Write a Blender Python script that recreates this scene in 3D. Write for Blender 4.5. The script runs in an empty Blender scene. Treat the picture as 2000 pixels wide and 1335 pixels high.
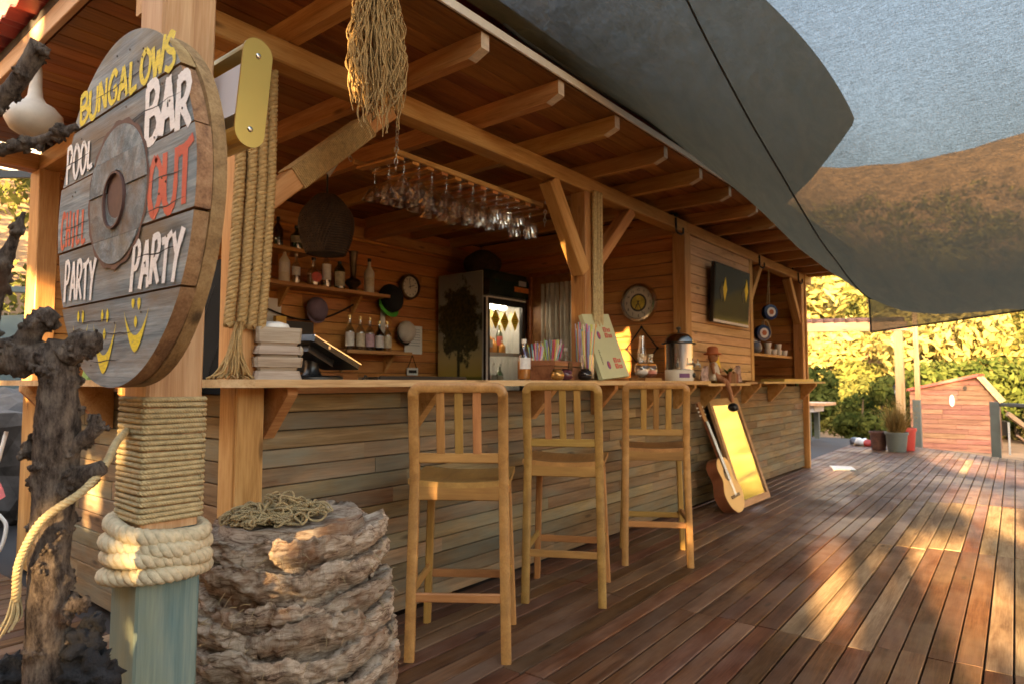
import bpy, bmesh, math, random
import numpy as np
from mathutils import Vector, Matrix, noise as mnoise
R = math.radians
random.seed(7)
C = bpy.context.scene.collection
sc = bpy.context.scene

# ------------------------------------------------------------------ camera, light, exposure
cam_d = bpy.data.cameras.new('camera')
cam_o = bpy.data.objects.new('camera', cam_d)
C.objects.link(cam_o)
cam_d.sensor_width = 36.0
cam_d.lens = 1280.0 / 2000.0 * 36.0
YAW = R(38.8)
PITCH = math.atan((745 - 667.5) / 1280.0)
fwd = Vector((math.cos(YAW) * math.cos(PITCH), math.sin(YAW) * math.cos(PITCH), math.sin(PITCH)))
cam_o.location = (0, 0, 1.1)
cam_o.rotation_euler = fwd.to_track_quat('-Z', 'Y').to_euler()
cam_d.clip_start = 0.05
cam_d.clip_end = 1000
cam_d.dof.use_dof = True
cam_d.dof.focus_distance = 1.8
cam_d.dof.aperture_fstop = 5.6
sc.camera = cam_o

SUN_EL, SUN_AZ = 12.5, 15.0            # the light travels along +X, a touch towards +Y
sun_dir = Vector((math.cos(R(SUN_EL)) * math.cos(R(SUN_AZ)), math.cos(R(SUN_EL)) * math.sin(R(SUN_AZ)), -math.sin(R(SUN_EL))))
w = bpy.data.worlds.new('World')
sc.world = w
w.use_nodes = True
nt = w.node_tree
bg = nt.nodes['Background']
sky = nt.nodes.new('ShaderNodeTexSky')
sky.sky_type = 'NISHITA'
sky.sun_disc = False
sky.sun_elevation = R(SUN_EL)
to_sun = -sun_dir
sky.sun_rotation = math.atan2(to_sun.x, to_sun.y)
sky.air_density = 1.0
sky.dust_density = 2.5
sky.ozone_density = 1.0
bg.inputs['Strength'].default_value = 0.15
nt.links.new(sky.outputs[0], bg.inputs['Color'])
sd = bpy.data.lights.new('sun', 'SUN')
sd.energy = 5.0
sd.angle = R(0.6)
sd.color = (1.0, 0.74, 0.42)
so = bpy.data.objects.new('sun', sd)
C.objects.link(so)
so.rotation_euler = sun_dir.to_track_quat('-Z', 'Y').to_euler()
so.location = (-20, 0, 20)

vs = sc.view_settings
sc.display_settings.display_device = 'sRGB'
vs.view_transform = 'Standard'
vs.look = 'None'
vs.gamma = 1.0
vs.use_curve_mapping = False
vs.exposure = 3.48
vs.use_white_balance = True
vs.white_balance_temperature = 8300
vs.white_balance_tint = 13
sc.render.engine = 'CYCLES'
cy = sc.cycles
cy.use_denoising = True
cy.max_bounces = 10
cy.diffuse_bounces = 5
cy.glossy_bounces = 4
cy.transmission_bounces = 6
cy.transparent_max_bounces = 24
cy.sample_clamp_indirect = 6.0
cy.caustics_reflective = False
cy.caustics_refractive = False

# ------------------------------------------------------------------ helpers
WM = {}          # world matrices of the objects made here

def finish(o, parent=None, M=None):
    C.objects.link(o)
    M = M or Matrix.Identity(4)
    o.matrix_basis = M
    if parent is not None:
        o.parent = parent
        o.matrix_parent_inverse = WM[parent.name].inverted()
    WM[o.name] = M
    return o

def tag(o, label, cat, group=None, kind=None):
    if label: o['label'] = label
    if cat: o['category'] = cat
    if group: o['group'] = group
    if kind: o['kind'] = kind
    return o

def thing(name, label, cat, loc=(0, 0, 0), group=None):
    o = bpy.data.objects.new(name, None)
    o.empty_display_size = 0.1
    finish(o, None, Matrix.Translation(loc))
    return tag(o, label, cat, group)

def copy_tree(o, parent=None):
    c = o.copy()
    C.objects.link(c)
    WM[c.name] = WM[o.name].copy()
    if parent is not None:
        c.parent = parent
        c.matrix_parent_inverse = o.matrix_parent_inverse.copy()
    for ch in list(o.children):
        copy_tree(ch, c)
    return c

def place(root, M):
    """move a thing with its parts: children follow through their parent inverse"""
    root.matrix_basis = M
    return root

class MB:
    def __init__(s):
        s.v, s.f, s.m = [], [], []
        s.mi = 0
    def add(s, vs, fs):
        b = len(s.v)
        s.v.extend([tuple(x) for x in vs])
        for f in fs:
            s.f.append(tuple(i + b for i in f))
            s.m.append(s.mi)
        return s
    def box(s, x0, x1, y0, y1, z0, z1, M=None):
        vs = [Vector((x, y, z)) for x in (x0, x1) for y in (y0, y1) for z in (z0, z1)]
        if M: vs = [M @ q for q in vs]
        return s.add(vs, [(0, 1, 3, 2), (4, 6, 7, 5), (0, 4, 5, 1), (2, 3, 7, 6), (0, 2, 6, 4), (1, 5, 7, 3)])
    def prism(s, pts, a, b, M=None, cap=True):
        """outline in (u,v), extruded along local z from a to b"""
        n = len(pts)
        vs = [Vector((x, y, a)) for x, y in pts] + [Vector((x, y, b)) for x, y in pts]
        if M: vs = [M @ q for q in vs]
        fs = [(i, (i + 1) % n, n + (i + 1) % n, n + i) for i in range(n)]
        if cap: fs += [tuple(range(n - 1, -1, -1)), tuple(range(n, 2 * n))]
        return s.add(vs, fs)
    def tube(s, pts, r, n=8, cap=True, closed=False):
        pts = [Vector(p) for p in pts]
        N = len(pts)
        rs = r if hasattr(r, '__len__') else [r] * N
        T = []
        for i in range(N):
            if closed: t = pts[(i + 1) % N] - pts[(i - 1) % N]
            else: t = pts[min(i + 1, N - 1)] - pts[max(i - 1, 0)]
            T.append(t.normalized() if t.length > 1e-9 else Vector((0, 0, 1)))
        a = Vector((0, 0, 1)) if abs(T[0].z) < .9 else Vector((1, 0, 0))
        u = T[0].cross(a).normalized()
        vs, fs = [], []
        for i in range(N):
            u = (u - T[i] * u.dot(T[i]))
            u = u.normalized() if u.length > 1e-6 else T[i].orthogonal().normalized()
            w_ = T[i].cross(u)
            for k in range(n):
                an = 2 * math.pi * k / n
                vs.append(pts[i] + (u * math.cos(an) + w_ * math.sin(an)) * rs[i])
        for i in range(N if closed else N - 1):
            j = (i + 1) % N
            for k in range(n):
                k2 = (k + 1) % n
                fs.append((i * n + k, j * n + k, j * n + k2, i * n + k2)[::-1])
        if cap and not closed:
            fs.append(tuple(range(n))); fs.append(tuple((N - 1) * n + k for k in range(n - 1, -1, -1)))
        return s.add(vs, fs)
    def lathe(s, prof, c=(0, 0, 0), n=20, M=None, cap=True):
        vs, fs = [], []
        m = len(prof)
        for i in range(n):
            a = 2 * math.pi * i / n
            for r, z in prof:
                q = Vector((r * math.cos(a), r * math.sin(a), z))
                if M: q = M @ q
                vs.append(q + Vector(c))
        for i in range(n):
            j = (i + 1) % n
            for k in range(m - 1):
                fs.append((i * m + k, j * m + k, j * m + k + 1, i * m + k + 1))
        if cap and prof[0][0] > 1e-4: fs.append(tuple(i * m for i in range(n - 1, -1, -1)))
        if cap and prof[-1][0] > 1e-4: fs.append(tuple(i * m + m - 1 for i in range(n)))
        return s.add(vs, fs)
    def ball(s, c, r, n=12, m=8, sc=(1, 1, 1)):
        prof = [(max(r * math.sin(math.pi * k / m), 1e-5), -r * math.cos(math.pi * k / m)) for k in range(m + 1)]
        vs0 = len(s.v)
        s.lathe(prof, (0, 0, 0), n)
        for i in range(vs0, len(s.v)):
            x, y, z = s.v[i]
            s.v[i] = (x * sc[0] + c[0], y * sc[1] + c[1], z * sc[2] + c[2])
        return s
    def mesh(s, name, smooth=False, angle=None):
        me = bpy.data.meshes.new(name)
        me.from_pydata(s.v, [], s.f)
        if any(s.m):
            me.polygons.foreach_set('material_index', s.m)
        if smooth:
            me.polygons.foreach_set('use_smooth', [True] * len(me.polygons))
            if angle:
                try: me.set_sharp_from_angle(angle=R(angle))
                except Exception: pass
        me.update()
        return me
    def build(s, name, mat, parent=None, smooth=False, angle=None, M=None, mats=None):
        me = s.mesh(name, smooth, angle)
        for x in (mats or [mat]): me.materials.append(x)
        o = bpy.data.objects.new(name, me)
        return finish(o, parent, M)

_bc = {}
def bar_mesh(name, L, w_, h, bev, mat):
    key = (name, round(L, 3), round(w_, 4), round(h, 4), bev, mat.name)
    if key in _bc: return _bc[key]
    b = min(bev, w_ * .4, h * .4)
    y, z = w_ / 2, h / 2
    prof = [(-y + b, -z), (y - b, -z), (y, -z + b), (y, z - b), (y - b, z), (-y + b, z), (-y, z - b), (-y, -z + b)]
    if bev <= 0: prof = [(-y, -z), (y, -z), (y, z), (-y, z)]
    mb = MB()
    n = len(prof)
    vs = [(-L / 2, a, c) for a, c in prof] + [(L / 2, a, c) for a, c in prof]
    fs = [(i, n + i, n + (i + 1) % n, (i + 1) % n) for i in range(n)] + [tuple(range(n)), tuple(range(2 * n - 1, n - 1, -1))]
    mb.add(vs, [f[::-1] for f in fs])
    me = mb.mesh(name)
    me.materials.append(mat)
    _bc[key] = me
    return me

def frame(p0, p1, up=(0, 0, 1)):
    p0, p1, up = Vector(p0), Vector(p1), Vector(up)
    x = (p1 - p0).normalized()
    if abs(x.dot(up.normalized())) > .98: up = Vector((0, 1, 0))
    y = up.cross(x).normalized()
    z = x.cross(y)
    M = Matrix((x, y, z)).transposed().to_4x4()
    M.translation = (p0 + p1) / 2
    return M

def bar(name, p0, p1, w_, h, mat, parent=None, bev=.004, up=(0, 0, 1), roll=0):
    """a straight timber: local X runs along it, h is measured along `up`"""
    M = frame(p0, p1, up)
    if roll: M = M @ Matrix.Rotation(roll, 4, 'X')
    me = bar_mesh(name, (Vector(p1) - Vector(p0)).length, w_, h, bev, mat)
    return finish(bpy.data.objects.new(name, me), parent, M)

# ------------------------------------------------------------------ materials
def newmat(name):
    m = bpy.data.materials.new(name)
    m.use_nodes = True
    t = m.node_tree
    return m, t, t.nodes['Principled BSDF']

def N(t, kind, **kw):
    n = t.nodes.new(kind)
    for k, v in kw.items():
        if k in n.inputs: n.inputs[k].default_value = v
        else: setattr(n, k, v)
    return n

def ramp(t, stops, interp='LINEAR'):
    r = t.nodes.new('ShaderNodeValToRGB')
    e = r.color_ramp.elements
    r.color_ramp.interpolation = interp
    while len(e) < len(stops): e.new(.5)
    for q, (p, c) in zip(e, stops):
        q.position = p
        q.color = (*c, 1) if len(c) == 3 else c
    return r

def plain(name, col, rough=.5, metal=0, var=.12, scale=8, bump=0.0, emit=None, spec=.5, alpha=None):
    m, t, b = newmat(name)
    tc = N(t, 'ShaderNodeTexCoord')
    no = N(t, 'ShaderNodeTexNoise', Scale=scale, Detail=5.0, Roughness=.6)
    t.links.new(tc.outputs['Object'], no.inputs['Vector'])
    lo = tuple(max(0, c * (1 - var)) for c in col); hi = tuple(min(1, c * (1 + var)) for c in col)
    r = ramp(t, [(.3, lo), (.7, hi)])
    t.links.new(no.outputs['Fac'], r.inputs[0])
    t.links.new(r.outputs[0], b.inputs['Base Color'])
    b.inputs['Roughness'].default_value = rough
    b.inputs['Metallic'].default_value = metal
    b.inputs['Specular IOR Level'].default_value = spec
    if bump:
        bp = N(t, 'ShaderNodeBump', Strength=bump, Distance=.004)
        no2 = N(t, 'ShaderNodeTexNoise', Scale=scale * 8, Detail=4.0)
        t.links.new(tc.outputs['Object'], no2.inputs['Vector'])
        t.links.new(no2.outputs['Fac'], bp.inputs['Height'])
        t.links.new(bp.outputs[0], b.inputs['Normal'])
    if emit:
        b.inputs['Emission Color'].default_value = (*emit[0], 1)
        b.inputs['Emission Strength'].default_value = emit[1]
    return m

def wood(name, dark, mid, light, rough=.5, grain=13., bump=.25, tint=.25, patch=None, patch_scale=2.0, patch_amt=.5, spec=.35, wet=None, knots=True, hue=.02):
    """grain runs along local X; every plank has its own offset and brightness"""
    m, t, b = newmat(name)
    L = t.links.new
    tc = N(t, 'ShaderNodeTexCoord'); oi = N(t, 'ShaderNodeObjectInfo')
    mul = N(t, 'ShaderNodeVectorMath', operation='SCALE'); mul.inputs[0].default_value = (37, 53, 71)
    L(oi.outputs['Random'], mul.inputs['Scale'])
    ad = N(t, 'ShaderNodeVectorMath', operation='ADD')
    L(tc.outputs['Object'], ad.inputs[0]); L(mul.outputs[0], ad.inputs[1])
    mp = N(t, 'ShaderNodeMapping'); mp.inputs['Scale'].default_value = (.9, grain, grain)
    L(ad.outputs[0], mp.inputs['Vector'])
    n1 = N(t, 'ShaderNodeTexNoise', Scale=1.6, Detail=7.0, Roughness=.62, Distortion=.9)
    L(mp.outputs[0], n1.inputs['Vector'])
    mp2 = N(t, 'ShaderNodeMapping'); mp2.inputs['Scale'].default_value = (4, grain * 9, grain * 9)
    L(ad.outputs[0], mp2.inputs['Vector'])
    n2 = N(t, 'ShaderNodeTexNoise', Scale=2.0, Detail=4.0, Roughness=.6)
    L(mp2.outputs[0], n2.inputs['Vector'])
    mx = N(t, 'ShaderNodeMath', operation='MULTIPLY_ADD'); mx.inputs[1].default_value = .35
    L(n2.outputs['Fac'], mx.inputs[0]); 
    m7 = N(t, 'ShaderNodeMath', operation='MULTIPLY'); m7.inputs[1].default_value = .75
    L(n1.outputs['Fac'], m7.inputs[0]); L(m7.outputs[0], mx.inputs[2])
    r = ramp(t, [(.36, dark), (.52, mid), (.70, light)])
    L(mx.outputs[0], r.inputs[0])
    col = r.outputs[0]
    if patch:
        n3 = N(t, 'ShaderNodeTexNoise', Scale=patch_scale, Detail=5.0, Roughness=.65)
        mp3 = N(t, 'ShaderNodeMapping'); mp3.inputs['Scale'].default_value = (1, 3.5, 3.5)
        L(ad.outputs[0], mp3.inputs['Vector']); L(mp3.outputs[0], n3.inputs['Vector'])
        rr = ramp(t, [(.42, (0, 0, 0)), (.68, (patch_amt,) * 3)])
        L(n3.outputs['Fac'], rr.inputs[0])
        mi = N(t, 'ShaderNodeMixRGB'); mi.inputs['Color2'].default_value = (*patch, 1)
        L(rr.outputs[0], mi.inputs['Fac']); L(col, mi.inputs['Color1'])
        col = mi.outputs[0]
    if knots:
        vo = N(t, 'ShaderNodeTexVoronoi', Scale=1.0); mp4 = N(t, 'ShaderNodeMapping'); mp4.inputs['Scale'].default_value = (2.2, 8, 8)
        L(ad.outputs[0], mp4.inputs['Vector']); L(mp4.outputs[0], vo.inputs['Vector'])
        rk = ramp(t, [(.05, (.75,) * 3), (.13, (0, 0, 0))])
        L(vo.outputs['Distance'], rk.inputs[0])
        mk = N(t, 'ShaderNodeMixRGB'); mk.inputs['Color2'].default_value = (*[c * .35 for c in dark], 1)
        L(rk.outputs[0], mk.inputs['Fac']); L(col, mk.inputs['Color1'])
        col = mk.outputs[0]
    hs = N(t, 'ShaderNodeHueSaturation')
    mr = N(t, 'ShaderNodeMapRange'); mr.inputs['To Min'].default_value = 1 - tint; mr.inputs['To Max'].default_value = 1 + tint
    L(oi.outputs['Random'], mr.inputs['Value']); L(mr.outputs[0], hs.inputs['Value'])
    m5 = N(t, 'ShaderNodeMath', operation='MULTIPLY'); m5.inputs[1].default_value = 7.13
    fr = N(t, 'ShaderNodeMath', operation='FRACT')
    L(oi.outputs['Random'], m5.inputs[0]); L(m5.outputs[0], fr.inputs[0])
    mh = N(t, 'ShaderNodeMapRange'); mh.inputs['To Min'].default_value = .5 - hue; mh.inputs['To Max'].default_value = .5 + hue
    L(fr.outputs[0], mh.inputs['Value']); L(mh.outputs[0], hs.inputs['Hue'])
    L(col, hs.inputs['Color'])
    L(hs.outputs[0], b.inputs['Base Color'])
    b.inputs['Roughness'].default_value = rough
    b.inputs['Specular IOR Level'].default_value = spec
    if wet:
        geo = N(t, 'ShaderNodeNewGeometry')
        nw = N(t, 'ShaderNodeTexNoise', Scale=1.3, Detail=6.0, Roughness=.62)
        L(geo.outputs['Position'], nw.inputs['Vector'])
        rw = ramp(t, [(.42, (wet,) * 3), (.60, (rough,) * 3)])
        L(nw.outputs['Fac'], rw.inputs[0]); L(rw.outputs[0], b.inputs['Roughness'])
    bp = N(t, 'ShaderNodeBump', Strength=bump, Distance=.003)
    L(mx.outputs[0], bp.inputs['Height']); L(bp.outputs[0], b.inputs['Normal'])
    return m

def leafmat(name, c1, c2, trans=.35, scale=1.2):
    m, t, b = newmat(name)
    tc = N(t, 'ShaderNodeNewGeometry'); oi = N(t, 'ShaderNodeObjectInfo')
    no = N(t, 'ShaderNodeTexNoise', Scale=scale, Detail=3.0)
    t.links.new(tc.outputs['Position'], no.inputs['Vector'])
    mxr = N(t, 'ShaderNodeMath', operation='MULTIPLY_ADD'); mxr.inputs[1].default_value = .5; 
    t.links.new(tc.outputs['Random Per Island'], mxr.inputs[0]); 
    mm = N(t, 'ShaderNodeMath', operation='MULTIPLY_ADD'); mm.inputs[1].default_value = .8; mm.inputs[2].default_value = -.15
    t.links.new(no.outputs['Fac'], mm.inputs[0]); t.links.new(mm.outputs[0], mxr.inputs[2])
    r = ramp(t, [(.2, c1), (.8, c2)])
    t.links.new(mxr.outputs[0], r.inputs[0])
    d = N(t, 'ShaderNodeBsdfDiffuse'); tr = N(t, 'ShaderNodeBsdfTranslucent'); mi = N(t, 'ShaderNodeMixShader', Fac=trans)
    t.links.new(r.outputs[0], d.inputs[0]); t.links.new(r.outputs[0], tr.inputs[0])
    t.links.new(d.outputs[0], mi.inputs[1]); t.links.new(tr.outputs[0], mi.inputs[2])
    t.links.new(mi.outputs[0], t.nodes['Material Output'].inputs[0])
    return m

def glassmat(name, tint=(1, 1, 1), rough=.03, op=.0):
    """thin glass: clear with a fresnel sheen"""
    m, t, b = newmat(name)
    tr = N(t, 'ShaderNodeBsdfTransparent'); tr.inputs[0].default_value = (*tint, 1)
    gl = N(t, 'ShaderNodeBsdfGlossy', Roughness=rough)
    lw = N(t, 'ShaderNodeLayerWeight', Blend=.35)
    r = ramp(t, [(0, (.11 + op,) * 3), (.45, (.28 + op,) * 3), (1, (.95,) * 3)])
    mi = N(t, 'ShaderNodeMixShader')
    t.links.new(lw.outputs['Facing'], r.inputs[0]); t.links.new(r.outputs[0], mi.inputs[0])
    t.links.new(tr.outputs[0], mi.inputs[1]); t.links.new(gl.outputs[0], mi.inputs[2])
    t.links.new(mi.outputs[0], t.nodes['Material Output'].inputs[0])
    return m

M_ = {}
M_['deck'] = wood('deck_wood', (.034, .012, .006), (.086, .032, .014), (.162, .072, .036), rough=.7, grain=12, tint=.34, patch=(.18, .115, .082), patch_scale=1.3, patch_amt=.7, wet=.40, hue=.012, spec=.25)
M_['deckworn'] = wood('worn_deck_wood', (.15, .088, .05), (.30, .195, .115), (.42, .30, .19), rough=.8, grain=11, tint=.2, patch=(.10, .055, .03), patch_scale=1.6, patch_amt=.8, hue=.01, spec=.2)  # pale dry boards, with sunlight put into the wood colour
M_['front'] = wood('weathered_board', (.092, .052, .024), (.185, .115, .055), (.29, .19, .10), rough=.75, grain=11, tint=.26, patch=(.165, .175, .135), patch_scale=1.8, patch_amt=.72, hue=.014)
M_['pine'] = wood('pine_beam', (.30, .125, .036), (.47, .225, .078), (.60, .34, .145), rough=.5, grain=9, tint=.12, hue=.008)
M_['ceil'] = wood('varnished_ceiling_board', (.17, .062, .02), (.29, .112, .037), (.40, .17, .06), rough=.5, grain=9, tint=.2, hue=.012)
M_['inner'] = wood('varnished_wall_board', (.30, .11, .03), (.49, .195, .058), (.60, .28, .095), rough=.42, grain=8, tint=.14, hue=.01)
M_['tvwall'] = wood('pale_wall_board', (.40, .215, .10), (.55, .32, .165), (.66, .42, .24), rough=.5, grain=8, tint=.12, hue=.01)
M_['counter'] = wood('counter_wood', (.32, .16, .075), (.47, .27, .14), (.60, .39, .23), rough=.45, grain=7, tint=.1)
M_['stool'] = wood('stool_wood', (.23, .105, .030), (.36, .172, .050), (.46, .24, .078), rough=.42, grain=7, tint=.15, bump=.15, knots=False, spec=.45, patch=(.20, .095, .03), patch_scale=2.5, patch_amt=.6)
M_['post'] = wood('post_wood', (.33, .19, .073), (.47, .30, .125), (.60, .425, .21), rough=.6, grain=16, tint=.02, knots=False)
M_['postblue'] = wood('blue_paint_post', (.05, .10, .10), (.095, .165, .155), (.17, .235, .205), rough=.7, grain=11, tint=.02, knots=False, patch=(.30, .26, .14), patch_scale=1.0, patch_amt=.6)
M_['grey'] = wood('grey_spool_wood', (.065, .078, .084), (.185, .22, .228), (.38, .405, .39), rough=.8, grain=12, tint=.14, patch=(.22, .145, .075), patch_scale=3.2, patch_amt=.85, bump=.8)
M_['spooledge'] = wood('spool_edge_wood', (.10, .055, .03), (.24, .13, .06), (.36, .22, .11), rough=.8, grain=14, tint=.2, bump=.6)
M_['cabin'] = wood('red_cabin_board', (.12, .05, .036), (.20, .095, .066), (.28, .155, .11), rough=.7, grain=8, tint=.15)
M_['greypaint'] = plain('grey_green_paint', (.10, .12, .11), .6)
M_['black'] = plain('black_plastic', (.012, .012, .013), .35)
M_['iron'] = plain('dark_iron', (.03, .025, .022), .5, metal=.6)
M_['steel'] = plain('polished_steel', (.62, .61, .58), .16, metal=1.0, var=.05)
M_['chrome'] = plain('chain_steel', (.5, .48, .44), .3, metal=1.0)
M_['white'] = plain('white_paint', (.75, .73, .68), .5, var=.05)
M_['cream'] = plain('menu_cream', (.50, .51, .31), .5, var=.05)
M_['red'] = plain('red_paint', (.45, .04, .03), .5)
M_['redmetal'] = plain('red_sheet_metal', (.36, .05, .045), .45, var=.25)
M_['darkfelt'] = plain('dark_roof_felt', (.03, .024, .022), .8)
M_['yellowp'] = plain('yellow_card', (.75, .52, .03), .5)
M_['glass'] = glassmat('clear_glass')
M_['bottle'] = glassmat('bottle_glass', (.86, .88, .84), .08, op=.12)
M_['glassgreen'] = glassmat('green_glass', (.12, .3, .12), op=.05)
M_['glassdark'] = glassmat('dark_glass', (.12, .06, .03), op=.06)
M_['rope'] = plain('manila_rope', (.50, .38, .20), .85, var=.25, scale=60, bump=.6)
M_['ropepale'] = plain('pale_cotton_rope', (.60, .50, .33), .85, var=.2, scale=70, bump=.6)
M_['ropedark'] = plain('brown_hemp_rope', (.40, .25, .10), .85, var=.3, scale=60, bump=.6)
M_['twine'] = plain('hemp_twine', (.36, .26, .13), .9, var=.35, scale=40, bump=.5)
M_['gold'] = plain('brushed_gold', (.50, .34, .10), .36, metal=.85, var=.06, scale=3)
M_['paper'] = plain('white_paper', (.72, .70, .66), .7, var=.04)

# ------------------------------------------------------------------ ground and hills
def hgt(x, y):
    def ss(a, b, v):
        q = min(1, max(0, (v - a) / (b - a)))
        return q * q * (3 - 2 * q)
    h = -.85
    if x < 12 and y > 0: h = -.35
    n = mnoise.noise(Vector((x * .05, y * .05, 0)))
    h += 27 * ss(27, 88, x + .12 * y) * (1 + .12 * n) + .25 * mnoise.noise(Vector((x * .35, y * .35, 3))) * ss(9, 16, max(x, y))
    if x < 26:
        h += 15 * ss(6.6, 27, y) * (1 + .25 * n)
    h += 7 * ss(-9, -45, y) * (1 + .3 * n)
    return h

def grid_mesh(name, xs, ys, fz):
    nx, ny = len(xs), len(ys)
    vs = [(x, y, fz(x, y)) for x in xs for y in ys]
    fs = [(i * ny + j, (i + 1) * ny + j, (i + 1) * ny + j + 1, i * ny + j + 1) for i in range(nx - 1) for j in range(ny - 1)]
    me = bpy.data.meshes.new(name)
    me.from_pydata(vs, [], fs)
    me.polygons.foreach_set('use_smooth', [True] * len(fs))
    return me

M_['earth'] = plain('dry_earth', (.27, .165, .09), .95, var=.45, scale=1.1, bump=.8)
xs = list(np.linspace(-120, -8, 24)) + list(np.linspace(-6, 30, 60)) + list(np.linspace(32, 95, 52)) + list(np.linspace(100, 420, 18))
ys = list(np.linspace(-300, -50, 16)) + list(np.linspace(-48, 40, 84)) + list(np.linspace(45, 300, 16))
me = grid_mesh('ground', xs, ys, hgt)
me.materials.append(M_['earth'])
ground = finish(bpy.data.objects.new('ground', me))
ground['kind'] = 'structure'

# ------------------------------------------------------------------ deck
DA = R(1.3)
Md = Matrix.Rotation(DA, 4, 'Z')
mb = MB()
outline = [(-1.6, -3.1), (9.3, -3.1), (11.6, -.3), (14.6, 2.9), (14.6, 6.8), (9.3, 6.8), (9.3, 7.1), (-1.6, 7.1)]
mb.prism(outline, -.30, -.036)
deck = mb.build('deck', M_['darkfelt'])
deck['kind'] = 'structure'
PW = .0925
cells = []
def xend(y):
    return min(14.55, 11.75 + .95 * y) if y > -.3 else 11.5 + 1.0 * (y + .3)
rr_ = random.Random(3)
stuff = MB()
for k in range(-30, 76):
    yc = k * PW
    if yc < 2.36:
        x0, x1 = -1.5, xend(yc)
        js, x = [x0], 1.02 - 2.06
        run = rr_.uniform(-.06, .06)
        if k % 3 == 0: off = rr_.choice([-.09, 0, 0, .08, 1.03 if k % 2 else 0])
        while x < x1 - .3:
            if x > x0 + .3: js.append(x + off + rr_.uniform(-.012, .012))
            x += 2.06
        js.append(x1)
    else:
        js = [-1.5, rr_.uniform(-.3, .1), 1.262]
    for a, b in zip(js[:-1], js[1:]):
        if b - a < .15: continue
        dz = rr_.uniform(-.002, .002)
        p0 = Md @ Vector((a + .003, yc, -.014 + dz)); p1 = Md @ Vector((b - .003, yc, -.014 + dz))
        vis = (-.28 <= yc < 2.36 and b > .6) or (2.36 <= yc < 5.5 and b > 1)
        wv = PW - rr_.uniform(.005, .009)
        if vis:
            xm = (a + b) / 2
            sunlit_worn = (2.4 < xm < 6.5 and -.2 < yc < 1.0 and rr_.random() < .34) or rr_.random() < .03  # paler boards paint sun patches on the deck, besides some wear
            o = bar('plank', p0, p1, round(wv, 3), .028, M_['deckworn'] if sunlit_worn else M_['deck'], deck, bev=.003)
            o.matrix_basis = o.matrix_basis @ Matrix.Rotation(rr_.uniform(-.012, .012), 4, 'X')
        else:
            M = frame(p0, p1)
            L = (p1 - p0).length
            stuff.box(-L / 2, L / 2, -wv / 2, wv / 2, -.014, .014, M)
o = stuff.build('far_planks', M_['deck'], deck)
o['kind'] = 'stuff'

# ------------------------------------------------------------------ the bar hut
hut = thing('bar_hut', 'open timber beach bar with flat roof, board counter front and varnished inside walls', 'bar building', (1.25, 2.4, 0))
YF = 2.40            # face of the front boards
XE = 9.05            # right end

def plank_rows(parent, o, d, up, nrm, L, H, ph, th, lens, mat, rnd, gap=.002, name='plank', var=0.0, rough_end=0.002, bev=.003):
    """boards laid in courses over a rectangle: o corner, d along, up, nrm outward; the outer faces lie on o"""
    o, d, up, nrm = Vector(o), Vector(d), Vector(up), Vector(nrm)
    n = max(1, round(H / ph))
    ph = H / n
    for i in range(n):
        a = 0.0
        first = True
        while a < L - .02:
            l = rnd.uniform(*lens)
            if first: l *= rnd.uniform(.4, 1); first = False
            b = min(L, a + l)
            if L - b < lens[0] * .35: b = L
            dv = rnd.uniform(-var, var)
            c = o + up * (i + .5) * ph - nrm * (th / 2 - dv)
            q = bar(name, c + d * (a + rough_end * .5), c + d * (b - rough_end * .5), th, ph - gap, mat, parent, bev=bev, up=up)
            a = b

rnd = random.Random(11)
# counter-front wall
mb = MB(); mb.box(1.30, 9.02, YF + .03, YF + .07, .02, 1.05)
fw_ = mb.build('front_wall', M_['darkfelt'], hut)
plank_rows(fw_, (1.372, YF, .02), (1, 0, 0), (0, 0, 1), (0, -1, 0), 9.0 - 1.372, 1.03, .0745, .022, (.55, 1.9), M_['front'], rnd, gap=.0035, var=.0025)
# left wall
mb = MB(); mb.box(1.30, 1.34, YF + .08, 4.86, .02, 1.05)
lw_ = mb.build('left_wall', M_['darkfelt'], hut)
plank_rows(lw_, (1.27, 4.86, .02), (0, -1, 0), (0, 0, 1), (-1, 0, 0), 4.86 - 2.46, 1.03, .083, .022, (.9, 2.4), M_['front'], rnd, gap=.0035, var=.0025)
# inside walls
mb = MB(); mb.box(1.3, XE, 4.79, 4.86, .02, 2.6)
bw_ = mb.build('back_wall', M_['darkfelt'], hut)
plank_rows(bw_, (1.36, 4.76, .86), (1, 0, 0), (0, 0, 1), (0, -1, 0), XE - 1.5, 1.72, .108, .022, (3.4, 4.2), M_['inner'], rnd, gap=.0045)
mb = MB(); mb.box(5.38, 5.42, 2.46, 4.78, .02, 2.6)
pw_ = mb.build('partition_wall', M_['darkfelt'], hut)
plank_rows(pw_, (5.35, 4.73, .86), (0, -1, 0), (0, 0, 1), (-1, 0, 0), 4.73 - 2.475, 1.72, .105, .022, (3, 4), M_['inner'], rnd, gap=.0045)
mb = MB(); mb.box(8.93, 8.97, 2.46, 4.78, .02, 2.6)
ew_ = mb.build('end_wall', M_['darkfelt'], hut)
plank_rows(ew_, (8.90, 4.73, .86), (0, -1, 0), (0, 0, 1), (-1, 0, 0), 4.73 - 2.475, 1.72, .105, .022, (3, 4), M_['inner'], rnd, gap=.0045)
# tv wall, flush with the posts
mb = MB(); mb.box(5.44, 6.92, YF, YF + .04, 1.12, 2.385)
tw_ = mb.build('television_wall', M_['darkfelt'], hut)
plank_rows(tw_, (5.425, 2.352, 1.115), (1, 0, 0), (0, 0, 1), (0, -1, 0), 6.92 - 5.425, 1.27, .0855, .02, (3, 4), M_['tvwall'], rnd, gap=.004)

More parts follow.
